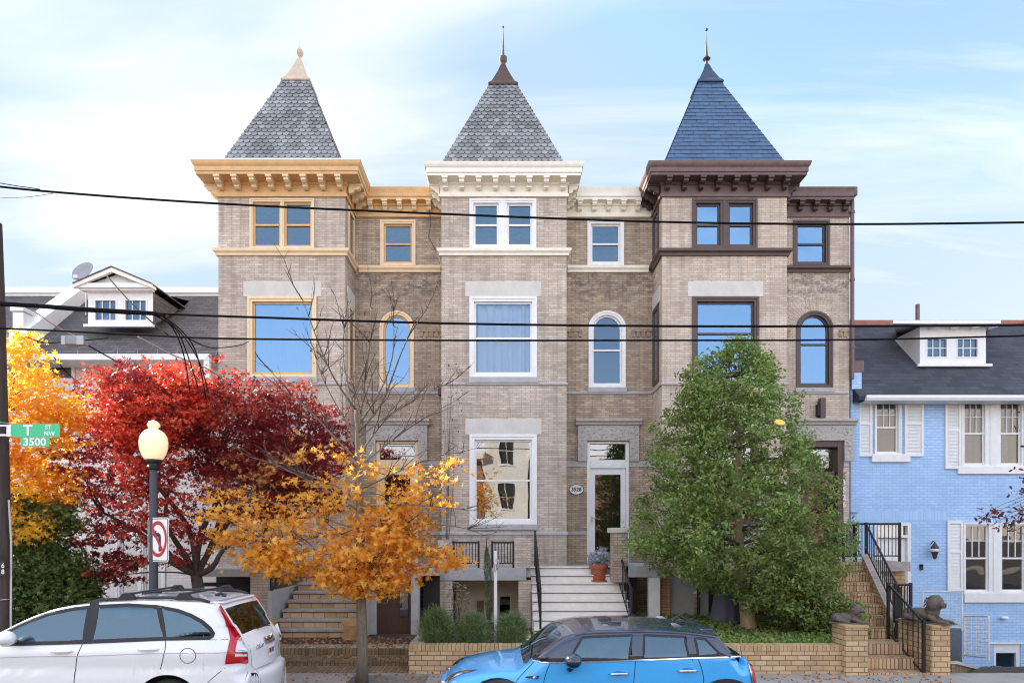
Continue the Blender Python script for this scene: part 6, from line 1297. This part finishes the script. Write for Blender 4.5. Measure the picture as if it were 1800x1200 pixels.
for sd in (-1, 1):
    def nose(u0, u1, x0, x1, name, mt, par, grow):
        i_ = [next(i for i, p in enumerate(silm) if p[0] > xx) for xx in (x0, x1)]; m = MB(); n = 20; cu, ru = (u0+u1)/2, (u1-u0)/2; ci, ri = sum(i_)/2, (i_[1]-i_[0])/2
        def at(a, r):
            fi = ci+ri*r*math.cos(a); u = cu+ru*r*math.sin(a); k = int(fi); f = fi-k; p0 = np.array(silm[k]); p1 = np.array(silm[k+1]); p = p0+(p1-p0)*f; t = (p1-p0)/np.linalg.norm(p1-p0); nn = np.array([-t[1], t[0]]); h = .035+.035*nn[0]**4
            w = car2.W(*p); return (p[0]+nn[0]*(h*(1-u*u)+grow*(1.0-.7*r*r)), YM+sd*abs(u)*w, p[1]+nn[1]*(h*(1-u*u)+grow*(1.0-.7*r*r)))
        m.v = [at(0, 0)]; K = 5
        for q in range(1, K+1): m.v += [at(2*math.pi*a/n, q/K) for a in range(n)]
        for a in range(n): m.f.append((0, 1+a, 1+(a+1) % n))
        for q in range(K-1):
            for a in range(n): m.f.append((1+q*n+a, 1+(q+1)*n+a, 1+(q+1)*n+(a+1) % n, 1+q*n+(a+1) % n))
        return m.build(name, mt, par, smooth=True)
    hd = nose(.66, .97, -.72, -.34, 'headlamp', M['chrome'], car2.root, .018); nose(.70, .94, -.69, -.38, 'lens', M['carglass_clear'], hd, .026)
    ta = car2.patch([cm(*p) for p in ((1624, 350), (1640, 352), (1662, 392), (1672, 440), (1672, 520), (1640, 520), (1636, 440))], .014, 'tail_lamp', M['lampred'], side=(sd,), nz=12, nx=6); car2.line([cm(*p) for p in ((1622, 346), (1632, 400), (1640, 460), (1640, 520))], .014, .016, 'lamp_rim', M['chrome'], ta, side=(sd,))
    m = MB(); mx_ = cm(745, 326); m.ellipsoid((mx_[0], YM+sd*1.02, mx_[1]), (.10, .12, .085)).tube([(mx_[0]-.03, YM+sd*.84, mx_[1]-.13), (mx_[0]-.03, YM+sd*.96, mx_[1]-.10), (mx_[0], YM+sd*1.0, mx_[1]-.04)], .035, 8); m.build('door_mirror', M['black_gloss'] if 'black_gloss' in M else M['carblack'], car2.root, smooth=True)
for xc in (X(877, F/SM), X(1277, F/SM)): car2.wheel(xc, .34, .325, .85).build('wheel_well', M['plastic'], car2.root)
for sd in (-1, 1): car2.line([(xc_+.40*math.cos(t), .34+.40*math.sin(t)) for xc_ in (X(877, F/SM),) for t in [math.pi*(k+.5)/14 for k in range(14)]], .045, .010, 'arch_trim', M['plastic'], side=(sd,)); car2.line([(xc_+.40*math.cos(t), .34+.40*math.sin(t)) for xc_ in (X(1277, F/SM),) for t in [math.pi*(k+.5)/14 for k in range(14)]], .045, .010, 'arch_trim', M['plastic'], side=(sd,))
MB().box(2.36, 2.50, YM-.5, YM+.5, cs(0, 166)[1]+.0, cs(0, 160)[1]+.035, dx=-.02).build('spoiler', M['carblack'], car2.root, bevel=.01)
MB().tube([(2.12, YM, 1.30), (2.20, YM, 1.37), (2.30, YM, 1.32)], [.03, .012, .02], 6).build('aerial', M['plastic'], car2.root)
seats(car2, (1.10, 1.95), .98); MB().box(.4, 2.8, YM-.72, YM+.72, .28, .34).box(.25, .62, YM-.68, YM+.68, .65, .93).build('cabin_floor', M['cabin'], car2.root, bevel=.02)
for sd in (-1, 1): MB().tube([(.72, YM+.36+.15*math.cos(t), .93+.14*math.sin(t)) for t in [2*math.pi*k/16 for k in range(17)]], .015, 6).build('steering_wheel', M['plastic'], car2.root) if sd > 0 else None
MB().tube([(cm(505, 0)[0], YM-.55, .99), (cm(560, 0)[0], YM-.1, 1.02)], .009, 5).tube([(cm(515, 0)[0], YM-.05, 1.0), (cm(575, 0)[0], YM+.4, 1.02)], .009, 5).build('wipers', M['plastic'], car2.root)
# ------------------------------------------------------------------ foliage
LSH = dict(oval=[(0, -1), (.42, -.35), (.38, .45), (0, 1), (-.38, .45), (-.42, -.35)],
 maple=[(0, -.8), (.12, -.38), (.80, -.55), (.36, -.06), (1.1, .32), (.32, .28), (.24, .5), (0, 1.2), (-.24, .5), (-.32, .28), (-1.1, .32), (-.36, -.06), (-.80, -.55), (-.12, -.38)],
 star=[(0, -.5), (.6, -.7), (.28, -.1), (1.0, .2), (.25, .3), (0, 1.1), (-.25, .3), (-1.0, .2), (-.28, -.1), (-.6, -.7)],
 blade=[(-.07, -1), (.07, -1), (.05, 0), (0, 1), (-.05, 0)])
def leaves(name, C, size, shape, mt, par=None, droop=.3, jitter=.35, up=None, loc=(0, 0, 0), label=None):
    C = np.asarray(C, float); n = len(C); S = np.array(LSH[shape]); k = len(S)
    nrm = rng.normal(size=(n, 3)); nrm[:, 2] = np.abs(nrm[:, 2])+.25; nrm[:, 1] -= .35; nrm /= np.linalg.norm(nrm, axis=1)[:, None]
    d = rng.normal(size=(n, 3)); d[:, 2] -= droop*2
    if up is not None: d = up.copy()+rng.normal(size=(n, 3))*.18
    u = np.cross(nrm, d); u /= np.linalg.norm(u, axis=1)[:, None]+1e-9; v = np.cross(u, nrm) if up is None else d/np.linalg.norm(d, axis=1)[:, None]
    if up is None: v = -v
    sz = size*(1+jitter*rng.uniform(-1, 1, n)); fold = (np.abs(S[:, 0])*.22)
    V = C[:, None, :]+sz[:, None, None]*(S[None, :, 0, None]*u[:, None, :]+S[None, :, 1, None]*v[:, None, :]+fold[None, :, None]*nrm[:, None, :])
    off = WL.get(par.name, Vector(loc)) if par is not None else Vector(loc); V = V.reshape(-1, 3)-np.array(off)
    me = bpy.data.meshes.new(name); me.vertices.add(n*k); me.vertices.foreach_set('co', V.astype(np.float32).ravel()); me.loops.add(n*k); me.loops.foreach_set('vertex_index', np.arange(n*k, dtype=np.int32))
    me.polygons.add(n); me.polygons.foreach_set('loop_start', np.arange(0, n*k, k, dtype=np.int32)); me.update(calc_edges=True); me.materials.append(mt)
    o = bpy.data.objects.new(name, me); COL.objects.link(o)
    if par is not None: o.parent = par
    else: o.location = loc
    if label: o['label'] = label
    return o
def blobs(spec, clr=.20, per=26, flat=.6):
    """spec rows: px, py, D, rx_px, ry_px, rD, clumps -> sprays of leaves gathered in clumps near the skin of each mass"""
    pts = []; cl = []
    for px, py, D, rx, ry, rD, n in spec:
        c = np.array(P(px, py, D)); r = np.array([rx*D/F, rD, ry*D/F]); d = rng.normal(size=(n, 3)); d /= np.linalg.norm(d, axis=1)[:, None]
        rr_ = rng.uniform(.15, 1, n)**.45*(1+.10*rng.normal(size=n)); cc = c+d*rr_[:, None]*r; cl.append(cc)
        for q in cc:
            m_ = int(per*rng.uniform(.4, 1.5)); pts.append(q+rng.normal(size=(m_, 3))*np.array([clr, clr, clr*flat])*rng.uniform(.6, 1.3))
    return np.concatenate(pts), np.concatenate(cl)
def limb(mb, a, b, r0, r1, bend=.12, n=7, sag=0):
    a, b = Vector(a), Vector(b); L_ = (b-a).length; pts = []; w = [Vector((random.gauss(0, 1), random.gauss(0, 1), random.gauss(0, .6)))*bend*L_*.35 for _ in range(2)]
    for i in range(n+1):
        t = i/n; p = a.lerp(b, t)+w[0]*math.sin(math.pi*t)+w[1]*math.sin(2*math.pi*t)*.5; p.z += sag*math.sin(math.pi*t)*L_; pts.append(p)
    mb.tube(pts, [r0+(r1-r0)*i/n for i in range(n+1)], 7 if r0 > .03 else 4); return pts
def branches_to(mb, stem, clumps, k, r0=.03, r1=.004, lo=.25):
    """limbs from points of the stem out to chosen clumps, rising then arching"""
    idx = rng.choice(len(clumps), min(k, len(clumps)), replace=False)
    for i in idx:
        c = Vector(clumps[i]); best = min(stem, key=lambda p: (Vector(p[0])-c).length+max(0, Vector(p[0]).z-c.z)*1.5); limb(mb, best[0], c, min(r0, best[1]*.55), r1, .16, 6, sag=.05)

# green tree on the right
rows_ = [(596, 1290, 1312), (615, 1250, 1335), (650, 1212, 1372), (700, 1186, 1396), (750, 1156, 1414), (800, 1148, 1434), (850, 1138, 1456), (900, 1118, 1478), (950, 1102, 1494), (985, 1100, 1494), (1005, 1165, 1478), (1045, 1262, 1468), (1075, 1338, 1492), (1100, 1396, 1512), (1135, 1418, 1480)]
rows_ = [(a, b, c-(14 if a > 930 else (16 if 740 < a < 930 else 8))) for a, b, c in rows_]
ry_, rl_, rr2 = [np.array(t, float) for t in zip(*rows_)]; TD = 12.9
def hull_sample(n, inner=False):
    out = []
    while len(out) < n:
        py = rng.uniform(596, 1132); a, b = np.interp(py, ry_, rl_), np.interp(py, ry_, rr2)
        if rng.random() > (b-a)/400: continue
        cx, hw = (a+b)/2, (b-a)/2; th = rng.uniform(0, 2*math.pi); r = rng.uniform(.10, 1)**.42*rng.normal(1, .055); dd = min(1.75, hw*TD/F)*r*math.sin(th)
        if py > 1040: dd = dd*.8-.7
        q = P(cx+hw*r*math.cos(th), py, TD)+Vector((0, dd, 0))
        if mnoise.noise(q*1.25)+.45*mnoise.noise(q*3.1) < -.21: continue
        out.append(q)
    return np.array(out)
cl = hull_sample(1950); pts = np.concatenate([q+rng.normal(size=(int(rng.uniform(14, 48)), 3))*np.array([.09, .09, .055]) for q in cl])
gt = empty('tree', tuple(P(1318, 1118, 12.6)), 'dense green tree with a tan trunk, before the brown-trimmed house', 'tree')
M['lf_green'] = leafmat('green_leaves', [(.11, .19, .04), (.19, .30, .065), (.27, .39, .095), (.36, .49, .16), (.15, .22, .06)], .4, .42, .5, (.16, .15, .05), 1.1)
leaves('crown', pts, .038, 'oval', M['lf_green'], gt, .2, .4)
bs = np.concatenate([q+rng.normal(size=(3, 3))*.08 for q in cl[rng.choice(len(cl), 380)]]); M['lf_berry'] = leafmat('rusty_leaf_tips', [(.30, .12, .05), (.42, .2, .08)], .2)
leaves('rusty_tips', bs, .026, 'oval', M['lf_berry'], gt)
tk = MB(); base = P(1318, 1122, 12.6); stem = [(base, .14)]; p_ = [base, P(1312, 1060, 12.7), P(1300, 980, 12.8), P(1296, 880, 12.9), P(1300, 760, 12.9), P(1302, 660, 12.9)]; rs_ = [.16, .135, .11, .085, .055, .02]
sp_ = smoothline([tuple(q) for q in p_], 4); tk.tube(sp_, list(np.interp(np.linspace(0, 5, len(sp_)), range(6), rs_)), 10); stem = [(Vector(q), float(np.interp(i, np.linspace(0, len(sp_), 6), rs_))) for i, q in enumerate(sp_)][3:]
tk.tube([P(1306, 1100, 12.7), P(1325, 1040, 12.8), P(1352, 980, 13), P(1370, 900, 13)], [.07, .06, .05, .02], 7)
tk.build('trunk', M['bark_tan'], gt, smooth=True); m = MB(); branches_to(m, stem, cl, 90, .035, .004); m.build('branches', M['bark_dark'], gt, smooth=True)

# red maple
rm_spec = [(290, 720, 12.2, 95, 80, 1.3, 360), (235, 690, 12.3, 55, 50, .9, 110), (395, 745, 12.3, 110, 95, 1.4, 330), (515, 760, 12.6, 92, 88, 1.2, 240), (200, 810, 12.0, 85, 80, 1.3, 190), (330, 860, 12.2, 120, 90, 1.4, 190), (455, 850, 12.4, 100, 80, 1.3, 150), (155, 900, 12.0, 65, 80, 1.1, 80), (270, 960, 11.9, 100, 55, 1.1, 60), (575, 800, 12.7, 45, 60, .8, 80), (580, 880, 13.0, 30, 22, .4, 18), (205, 1000, 11.8, 60, 30, .8, 45), (170, 690, 12.3, 22, 28, .5, 18)]
pts, cl = blobs(rm_spec, .105, 22, .40)
rt = empty('tree', tuple(P(345, 1060, 12.2)), 'wide red Japanese maple with thin dark limbs, in front of the white house', 'tree')
M['lf_red'] = leafmat('red_leaves', [(.30, .022, .022), (.46, .038, .032), (.60, .075, .045), (.74, .18, .09), (.24, .018, .022)], .5, .5, .9, (.20, .022, .032), .62)
sel = pts[:, 2] < 12
leaves('crown', pts, .043, 'star', M['lf_red'], rt, .2, .35)
bp_, _ = blobs([(290, 715, 11.4, 88, 72, .8, 120), (215, 745, 11.3, 50, 55, .6, 60), (250, 800, 11.2, 70, 40, .5, 36), (350, 690, 11.6, 50, 45, .6, 40)], .105, 22, .4)
M['lf_sunlit_red'] = leafmat('sunlit_red_leaves', [(.60, .045, .03), (.76, .085, .045), (.84, .18, .09), (.64, .05, .035)], .45); leaves('sunlit_sprays', bp_, .043, 'star', M['lf_sunlit_red'], rt, .2, .35)  # brighter red painted in for sunlight on the upper crown
bp_, _ = blobs([(440, 830, 11.6, 70, 35, .4, 14), (540, 790, 11.6, 60, 40, .4, 10)], .09, 9, .5); leaves('orange_sprays', bp_, .05, 'maple', leafmat('pale_orange_leaves', [(.75, .38, .10), (.6, .3, .1)], .4), rt)
tk = MB(); b0 = P(352, 1075, 12.2); f1 = P(345, 1010, 12.2); tk.tube([b0, P(350, 1040, 12.2), f1], [.13, .11, .10], 9); stem = [(f1, .1)]
for tgt in ((250, 930, 12.0), (300, 850, 12.2), (400, 870, 12.4), (460, 940, 12.4), (520, 820, 12.6), (350, 780, 12.3), (230, 800, 12.0), (180, 900, 11.9)):
    q = limb(tk, f1, P(*tgt), .065, .022, .2, 8); stem += [(p, .045) for p in q[2:]]
tk.build('trunk', M['bark_dark'], rt, smooth=True); m = MB(); branches_to(m, stem, cl, 130, .022, .004); m.build('branches', M['bark_dark'], rt, smooth=True)

# yellow tree at the left edge
ye = [(42, 650, 10.9, 26, 50, .45, 40), (32, 605, 10.9, 14, 26, .3, 16), (68, 705, 10.9, 50, 50, .7, 90), (110, 735, 10.8, 48, 45, .7, 80), (55, 780, 10.8, 60, 60, .8, 120), (25, 850, 10.7, 55, 70, .8, 120), (85, 850, 10.8, 50, 45, .6, 60), (-40, 720, 10.9, 60, 90, .8, 80), (40, 925, 10.6, 52, 30, .6, 60)]
pts, cl = blobs(ye, .115, 12, .5); yt = empty('tree', tuple(P(-30, 1080, 10.9)), 'golden yellow tree rising behind the utility pole at the left edge', 'tree')
M['lf_yellow'] = leafmat('yellow_leaves', [(.85, .42, .02), (.92, .56, .04), (.97, .70, .10), (.90, .45, .02), (.98, .78, .25)], .55, .5, .5, (.80, .26, .02), 1.0)
leaves('crown', pts, .050, 'maple', M['lf_yellow'], yt, .3, .3)
tk = MB(); q = limb(tk, P(-30, 1085, 10.9), P(10, 720, 10.9), .09, .03, .04, 8); tk.build('trunk', M['bark'], yt, smooth=True); m = MB(); branches_to(m, [(p, .05) for p in q[2:]], cl, 45, .02, .004); m.build('branches', M['bark_dark'], yt, smooth=True)
# green shrub tree beneath it
gs = [(75, 905, 11.0, 62, 45, .6, 110), (60, 990, 11.1, 70, 60, .8, 170), (110, 1040, 11.2, 60, 50, .8, 130), (30, 1060, 11.0, 50, 50, .8, 90)]
pts, cl = blobs(gs, .10, 30, .7); bu = empty('bush', tuple(P(80, 1085, 11.1)), 'dark green shrub under the yellow tree, behind the white car', 'bush')
M['lf_dark'] = leafmat('dark_green_leaves', [(.05, .08, .025), (.08, .13, .035), (.13, .19, .05), (.20, .27, .09)], .3, .45, .8, (.13, .17, .05), 1.3); leaves('crown', pts, .042, 'maple', M['lf_dark'], bu)
tk = MB(); q = limb(tk, P(80, 1090, 11.1), P(80, 960, 11.1), .06, .02, .05, 5); branches_to(tk, [(p, .04) for p in q[1:]], cl, 30, .02, .004); tk.build('stems', M['bark_dark'], bu, smooth=True)

# street tree: bare above, orange below
OD = 10.35
os_ = [(640, 975, OD, 82, 62, .75, 150), (690, 935, OD, 70, 55, .7, 100), (605, 1005, OD-.1, 50, 45, .55, 75), (665, 1030, OD-.1, 58, 26, .5, 55), (720, 985, OD, 52, 40, .55, 60), (785, 985, OD-.1, 38, 22, .35, 26), (735, 900, OD+.1, 60, 35, .6, 38), (700, 855, OD+.1, 90, 50, .8, 34), (760, 850, OD, 60, 50, .6, 14), (470, 935, OD, 90, 48, .8, 72), (420, 895, OD, 60, 40, .7, 36), (545, 900, OD, 70, 55, .7, 44), (475, 985, OD-.2, 48, 24, .4, 70), (530, 985, OD-.1, 35, 30, .35, 26), (500, 1010, OD-.1, 22, 16, .25, 12), (600, 850, OD+.1, 120, 60, .9, 42), (400, 950, OD+.1, 45, 30, .5, 20)]
pts, cl = blobs(os_, .095, 8, .5); ot = empty('tree', tuple(P(636, 1203, OD)), 'slim street tree with orange leaves below and bare twigs above', 'tree')
M['lf_orange'] = leafmat('orange_leaves', [(.80, .36, .03), (.90, .47, .05), (.94, .56, .08), (.62, .24, .04), (.94, .54, .08), (.96, .64, .16)], .5, .5, .35, (.80, .26, .05), 1.5)
leaves('crown', pts, .053, 'maple', M['lf_orange'], ot, .5, .3)
tk = MB(); pp = [(637, 1212), (637, 1150), (635, 1060), (634, 980), (633, 900), (630, 830), (628, 770), (626, 720)]; rs_ = [.100, .086, .078, .070, .058, .044, .032, .025]; ps = [P(a, b, OD) for a, b in pp]; tk.tube(ps, rs_, 12)
stem = list(zip(ps, rs_))[3:]; tips = []
ups = [((626, 720), (560, 560)), ((626, 730), (588, 530)), ((627, 740), (640, 520)), ((628, 750), (690, 545)), ((628, 760), (742, 600)), ((629, 770), (776, 655)), ((629, 780), (545, 620)), ((630, 800), (720, 700)), ((632, 820), (800, 690)), ((630, 810), (520, 700)), ((633, 860), (815, 800)), ((634, 890), (835, 900)), ((634, 900), (500, 820)), ((634, 930), (430, 880)), ((635, 940), (480, 960)), ((634, 920), (770, 975)), ((633, 870), (430, 800)), ((628, 765), (660, 590)), ((634, 910), (850, 940))]
for (a, b) in ups:
    A_, B_ = P(*a, OD), P(*b, OD)+Vector((0, random.uniform(-.9, .9), 0)); r0 = .021 if a[1] < 800 else .020; q = limb(tk, A_, B_, r0, .006, .10, 9, sag=-.04 if a[1] < 800 else .03); tips.append(q)
bt = MB()
for q in tips:
    stem += [(p, .02) for p in q[2:]]
    for k in range(9):
        i = random.randint(2, len(q)-1); d = (q[i]-q[i-1]).normalized(); e = q[i]+(d*random.uniform(.6, 1.0)+Vector((random.gauss(0, .45), random.gauss(0, .45), random.uniform(.1, .7))))*random.uniform(.25, .6)
        w = limb(bt, q[i], e, .009, .003, .12, 4)
        for kk in range(2): s_ = w[random.randint(1, 3)]; limb(bt, s_, s_+Vector((random.gauss(0, .12), random.gauss(0, .12), random.uniform(.02, .22))), .004, .002, .1, 2)
tk.build('trunk', M['bark'], ot, smooth=True); branches_to(bt, stem, cl, 120, .012, .003); bt.build('branches', M['twig'], ot, smooth=True)
ft = np.array([w for q in tips[:9] for w in [q[-1]+Vector((random.gauss(0, .1), random.gauss(0, .1), random.gauss(0, .1))) for _ in range(3)]]); M['lf_dry'] = leafmat('dry_leaves', [(.12, .05, .035), (.2, .09, .05)], .2); leaves('dry_leaves', ft, .03, 'oval', M['lf_dry'], ot)

# dark-leaved branch reaching in from the right edge
dt = empty('tree', (11.9, 12.2, -.8), 'purple-leaved tree whose drooping branch tips enter at the right edge', 'tree'); tk = MB(); q = limb(tk, (11.9, 12.2, -1.0), (11.6, 12.2, 4.6), .09, .03, .05, 7)
tips_ = [(1742, 905), (1768, 912), (1790, 915), (1760, 925), (1795, 862), (1745, 900), (1785, 895), (1805, 930), (1800, 905), (1735, 912), (1775, 922)]
for t in tips_: limb(tk, q[5], P(*t, 11.6)+Vector((0, random.uniform(-.2, .3), 0)), .012, .003, .15, 6, sag=.12)
tk.build('trunk', M['bark_dark'], dt, smooth=True); pts = np.concatenate([np.array(P(*t, 11.6))+rng.normal(size=(16, 3))*np.array([.085, .12, .06]) for t in tips_]+[np.array(P(rng.uniform(1810, 2050), rng.uniform(640, 930), 12))+rng.normal(size=(30, 3))*.14 for _ in range(60)])
M['lf_purple'] = leafmat('purple_leaves', [(.07, .02, .03), (.13, .04, .04), (.20, .07, .06), (.05, .02, .025)], .2); leaves('crown', pts, .042, 'oval', M['lf_purple'], dt)

# bushes, pot plants, climbers, ground cover
def feather(px, py, D, rx, ry, label, cols=((.09, .15, .05), (.15, .23, .08), (.22, .31, .13), (.30, .38, .2))):
    c = P(px, py, D); w, h = rx*D/F, ry*D/F; z0 = c.z-h; b = empty('bush', (c.x, D, z0), label, 'bush', 'round feathery bushes in the planter')
    n = 7000; th = rng.uniform(0, 6.283, n); r = rng.uniform(0, 1, n)**.5; top = rng.uniform(.05, 1, n)**.7; prof = np.sqrt(np.clip(1-(2*top-.85)**2*.72, 0, 1))
    C = np.stack([c.x+w*r*prof*np.cos(th), D+w*.8*r*prof*np.sin(th), z0+2.05*h*top*(1-.10*r**2)], 1)+rng.normal(size=(n, 3))*.055
    up = np.stack([np.cos(th)*r*1.2, np.sin(th)*r*1.2, np.ones(n)*.9], 1)+rng.normal(size=(n, 3))*.55; mt = leafmat('feathery_green', list(cols), .3, .6); leaves('foliage', C, .05, 'blade', mt, b, up=up)
    m = MB()
    for i in range(14): limb(m, (c.x, D, z0-.02), Vector(C[i*37]), .01, .003, .05, 3)
    m.build('stems', M['twig'], b)
feather(768, 1104, 11.25, 30, 30, 'leftmost of the three feathery green bushes in the planter'); feather(832, 1108, 11.25, 26, 26, 'middle one of the three feathery green bushes, left of the white post'); feather(900, 1109, 11.25, 27, 26, 'feathery green bush right of the white post')
def plant(name, label, cat, C, size, shape, cols, loc, up=None, stem=None, mtn='plant_leaves', trans=.3):
    p = empty(name, tuple(loc), label, cat); leaves('foliage', C, size, shape, leafmat(mtn, cols, trans, .6), p, up=up)
    m = MB()
    for a, b, r in stem or [(Vector(loc), Vector(C[0]), .008)]: limb(m, a, b, r, r*.4, .06, 5)
    m.build('stem', M['twig'], p); return p
c = P(1053, 978, 15.0); n = 520; th = rng.uniform(0, 6.283, n); r = rng.uniform(0, 1, n)**.6; C = np.stack([c.x+.30*r*np.cos(th)+.10*(rng.random(n) > .5), 15.0+.22*r*np.sin(th), 1.72+.34*rng.random(n)*(1.2-r*.6)], 1)
plant('silver_plant', 'silvery blue-grey plant growing in the terracotta pot on the white stair', 'plant', C, .045, 'star', [(.38, .44, .50), (.5, .55, .6), (.28, .33, .36)], (c.x, 15.0, 1.66), stem=[(Vector((c.x, 15.0, 1.66)), Vector(C[i*9]), .007) for i in range(14)], mtn='silver_leaves')
D_ = 12.2; n = 2600; t = rng.random(n); w = .10*np.sin(math.pi*np.clip(t*1.1, .03, 1))**.6; th = rng.uniform(0, 6.283, n); b = P(858, 1100, D_); H_ = P(858, 945, D_).z-b.z
C = np.stack([b.x+w*np.cos(th)*rng.random(n)**.5+.03*np.sin(t*5), D_+w*np.sin(th), b.z+H_*t], 1)
plant('slender_cypress', 'slender dark green columnar shrub standing left of the white post', 'shrub', C, .035, 'blade', [(.06, .10, .05), (.10, .15, .07), (.15, .2, .1)], b, up=np.tile([0, 0, 1.5], (n, 1)), stem=[(b, b+Vector((0, 0, H_*.9)), .02)], mtn='cypress_leaves')
b = P(806, 1105, 11.9); n = 170; t = rng.random(n); C = np.stack([b.x+rng.normal(size=n)*.10, 11.9+rng.normal(size=n)*.08, b.z+.05+t*.78], 1)
plant('sparse_shrub', 'thin sparse shrub with brown leaves before the beige basement wall', 'shrub', C, .032, 'oval', [(.16, .10, .07), (.28, .22, .15), (.3, .3, .28)], b, stem=[(b, Vector(C[i*11]), .008) for i in range(12)], mtn='brown_leaves')
b = P(722, 1094, 12.1); n = 300; C = np.stack([b.x+rng.normal(size=n)*.12, 11.6+rng.normal(size=n)*.1, .52+rng.random(n)*.16], 1)
b = P(782, 835, 14.8); m = MB()
for i in range(5): limb(m, (X(781, 15.4), 15.6, .4), P(781+random.uniform(-4, 18), random.uniform(620, 780), 15.55), .012, .004, .03, 8)
vn = empty('climber', (X(781, 15.4), 15.6, .4), 'leafless climbing vine on the left edge of the cream-trimmed bay', 'climber'); m.build('stems', M['twig'], vn)
C = np.concatenate([np.array(P(790+rng.uniform(-14, 26), rng.uniform(640, 860), 15.55))+rng.normal(size=(3, 3))*.05 for _ in range(34)]); leaves('dry_leaves', C, .028, 'oval', M['lf_dry'], vn)
# sparse weeds by the low wall
n = 900; C = np.stack([rng.uniform(7.6, 8.6, n), rng.uniform(12.4, 13.6, n), np.zeros(n)], 1); C[:, 2] = [gh(a, b) for a, b in C[:, :2]]+rng.uniform(0, .34, n)*rng.random(n)
wd = plant('weeds', 'straggling green and brown weeds behind the low wall beside the right lion pier', 'plant', C, .045, 'oval', [(.12, .16, .05), (.22, .22, .08), (.25, .14, .08)], (8.1, 13, gh(8.1, 13)), stem=[(Vector((C[i*20][0], C[i*20][1], gh(C[i*20][0], C[i*20][1]))), Vector(C[i*20]), .006) for i in range(30)], mtn='weed_leaves')
# ivy under the green tree, leaf litter
n = 9000; C = np.stack([rng.uniform(3.0, 5.9, n), rng.uniform(11.0, 15.2, n), .53+rng.uniform(0, .10, n)], 1); tag(leaves('ground_cover', C, .04, 'oval', M['lf_green'], None, loc=(4.4, 13, .5)), 'low green ivy covering the soil under the green tree', 'ground cover', kind='stuff')
n = 900; C = np.concatenate([np.stack([rng.uniform(-6.5, -1.7, n), rng.uniform(12.0, 13.2, n), np.full(n, .342)], 1), np.stack([rng.uniform(-6.5, 7, 700), rng.uniform(9.8, 10.85, 700), np.full(700, .126)], 1), np.stack([rng.uniform(-6.5, -1.7, 260), rng.uniform(11.4, 11.85, 260), np.full(260, .23)], 1)])
tag(leaves('fallen_leaves', C, .032, 'maple', mat('fallen_leaf', (.36, .16, .05), .8, island=.5), None, loc=(0, 11, .1)), 'dry fallen leaves scattered over the terrace, steps and pavement', 'leaf litter', kind='stuff')
# dark blue-grey rock slope with pebbles before the basement window
k = MB()
for i in range(240):
    x_, y_ = random.uniform(8.0, 13), random.uniform(13.0, 16.2); k.ellipsoid((x_, y_, gh(x_, y_)+.02), (random.uniform(.03, .09), random.uniform(.03, .08), random.uniform(.02, .05)), 7, 4)
tag(k.build('gravel', M['flag'], smooth=True), 'blue-grey stones strewn on the slope before the blue house', 'stones', kind='stuff')
# tree across the street, mirrored in the ground-floor pane
nt_ = empty('tree', (-1.9, -8.5, 0), 'street tree on the near side, mirrored at the left of the middle ground-floor pane', 'tree'); tk = MB().tube([(-1.9, -8.5, -.1), (-1.85, -8.5, 2.5), (-2.0, -8.5, 4.5)], [.12, .09, .04], 8)
for i in range(8): limb(tk, (-1.87, -8.5, 2+.25*i), (-1.9+random.uniform(-1.3, 1.3), -8.5+random.uniform(-1, 1), 3.4+.35*i), .03, .006, .15)
tk.build('trunk', M['bark_dark'], nt_); C = np.concatenate([np.array([-1.9, -8.5, 4.4])+rng.normal(size=3)*np.array([.8, .8, .9])+rng.normal(size=(22, 3))*.16 for _ in range(150)]); leaves('crown', C, .07, 'maple', M['lf_orange'], nt_)
# clutter below the brown-trimmed house, under the tree
D4 = 14.6
MB().box(X(1162, D4), X(1178, D4), D4, D4+.3, -.1, 1.5).build('porch_pier', brick('orange_brick', [(.45, .22, .10), (.52, .3, .16)], (.2, .13, .09)), hr, bevel=.006)
MB().box(X(1179, D4), X(1225, D4), D4+.2, D4+.24, -.1, 1.45).build('areaway_panel', M['stone_grey'], hr)
MB().box(X(1231, D4), X(1248, D4), D4+.1, D4+.2, -.1, 1.2).build('areaway_post', M['stone_grey'], hr, bevel=.01)
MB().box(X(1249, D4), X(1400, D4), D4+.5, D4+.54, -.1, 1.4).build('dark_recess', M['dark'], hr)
tag(MB().tube([(X(1228, D4), D4, 0), (X(1228, D4), D4, 1.75)], .035, 8).build('drainpipe', M['iron'], loc=(X(1228, D4), D4, 0)), 'black drainpipe behind the blue car roof, left of the tree trunk', 'drainpipe')
cg = empty('covered_grill', (X(1276, 13.6), 13.6, .34), 'grill under a grey cloth cover, left of the green tree trunk', 'grill'); gx = X(1276, 13.6); m = MB(); n = 36
for k, (r, z) in enumerate(((.30, .50), (.29, .75), (.26, 1.0), (.22, 1.18), (.12, 1.27), (.01, 1.30))):
    for j in range(n): a = 2*math.pi*j/n; rr_ = r*(1+.07*math.sin(9*a)*(1-k/6)); m.v.append((gx+rr_*math.cos(a), 13.6+.8*rr_*math.sin(a), z))
for k in range(5):
    for j in range(n): m.f.append((k*n+j, k*n+(j+1) % n, (k+1)*n+(j+1) % n, (k+1)*n+j))
m.build('cover', mat('grey_cloth', (.10, .10, .13), .8, noise=.2), cg, smooth=True); MB().tube([(gx-.2, 13.6, .3), (gx-.2, 13.6, .6)], .02, 6).build('leg', M['iron'], cg); MB().tube([(gx+.2, 13.6, .3), (gx+.2, 13.6, .6)], .02, 6).build('leg', M['iron'], cg)
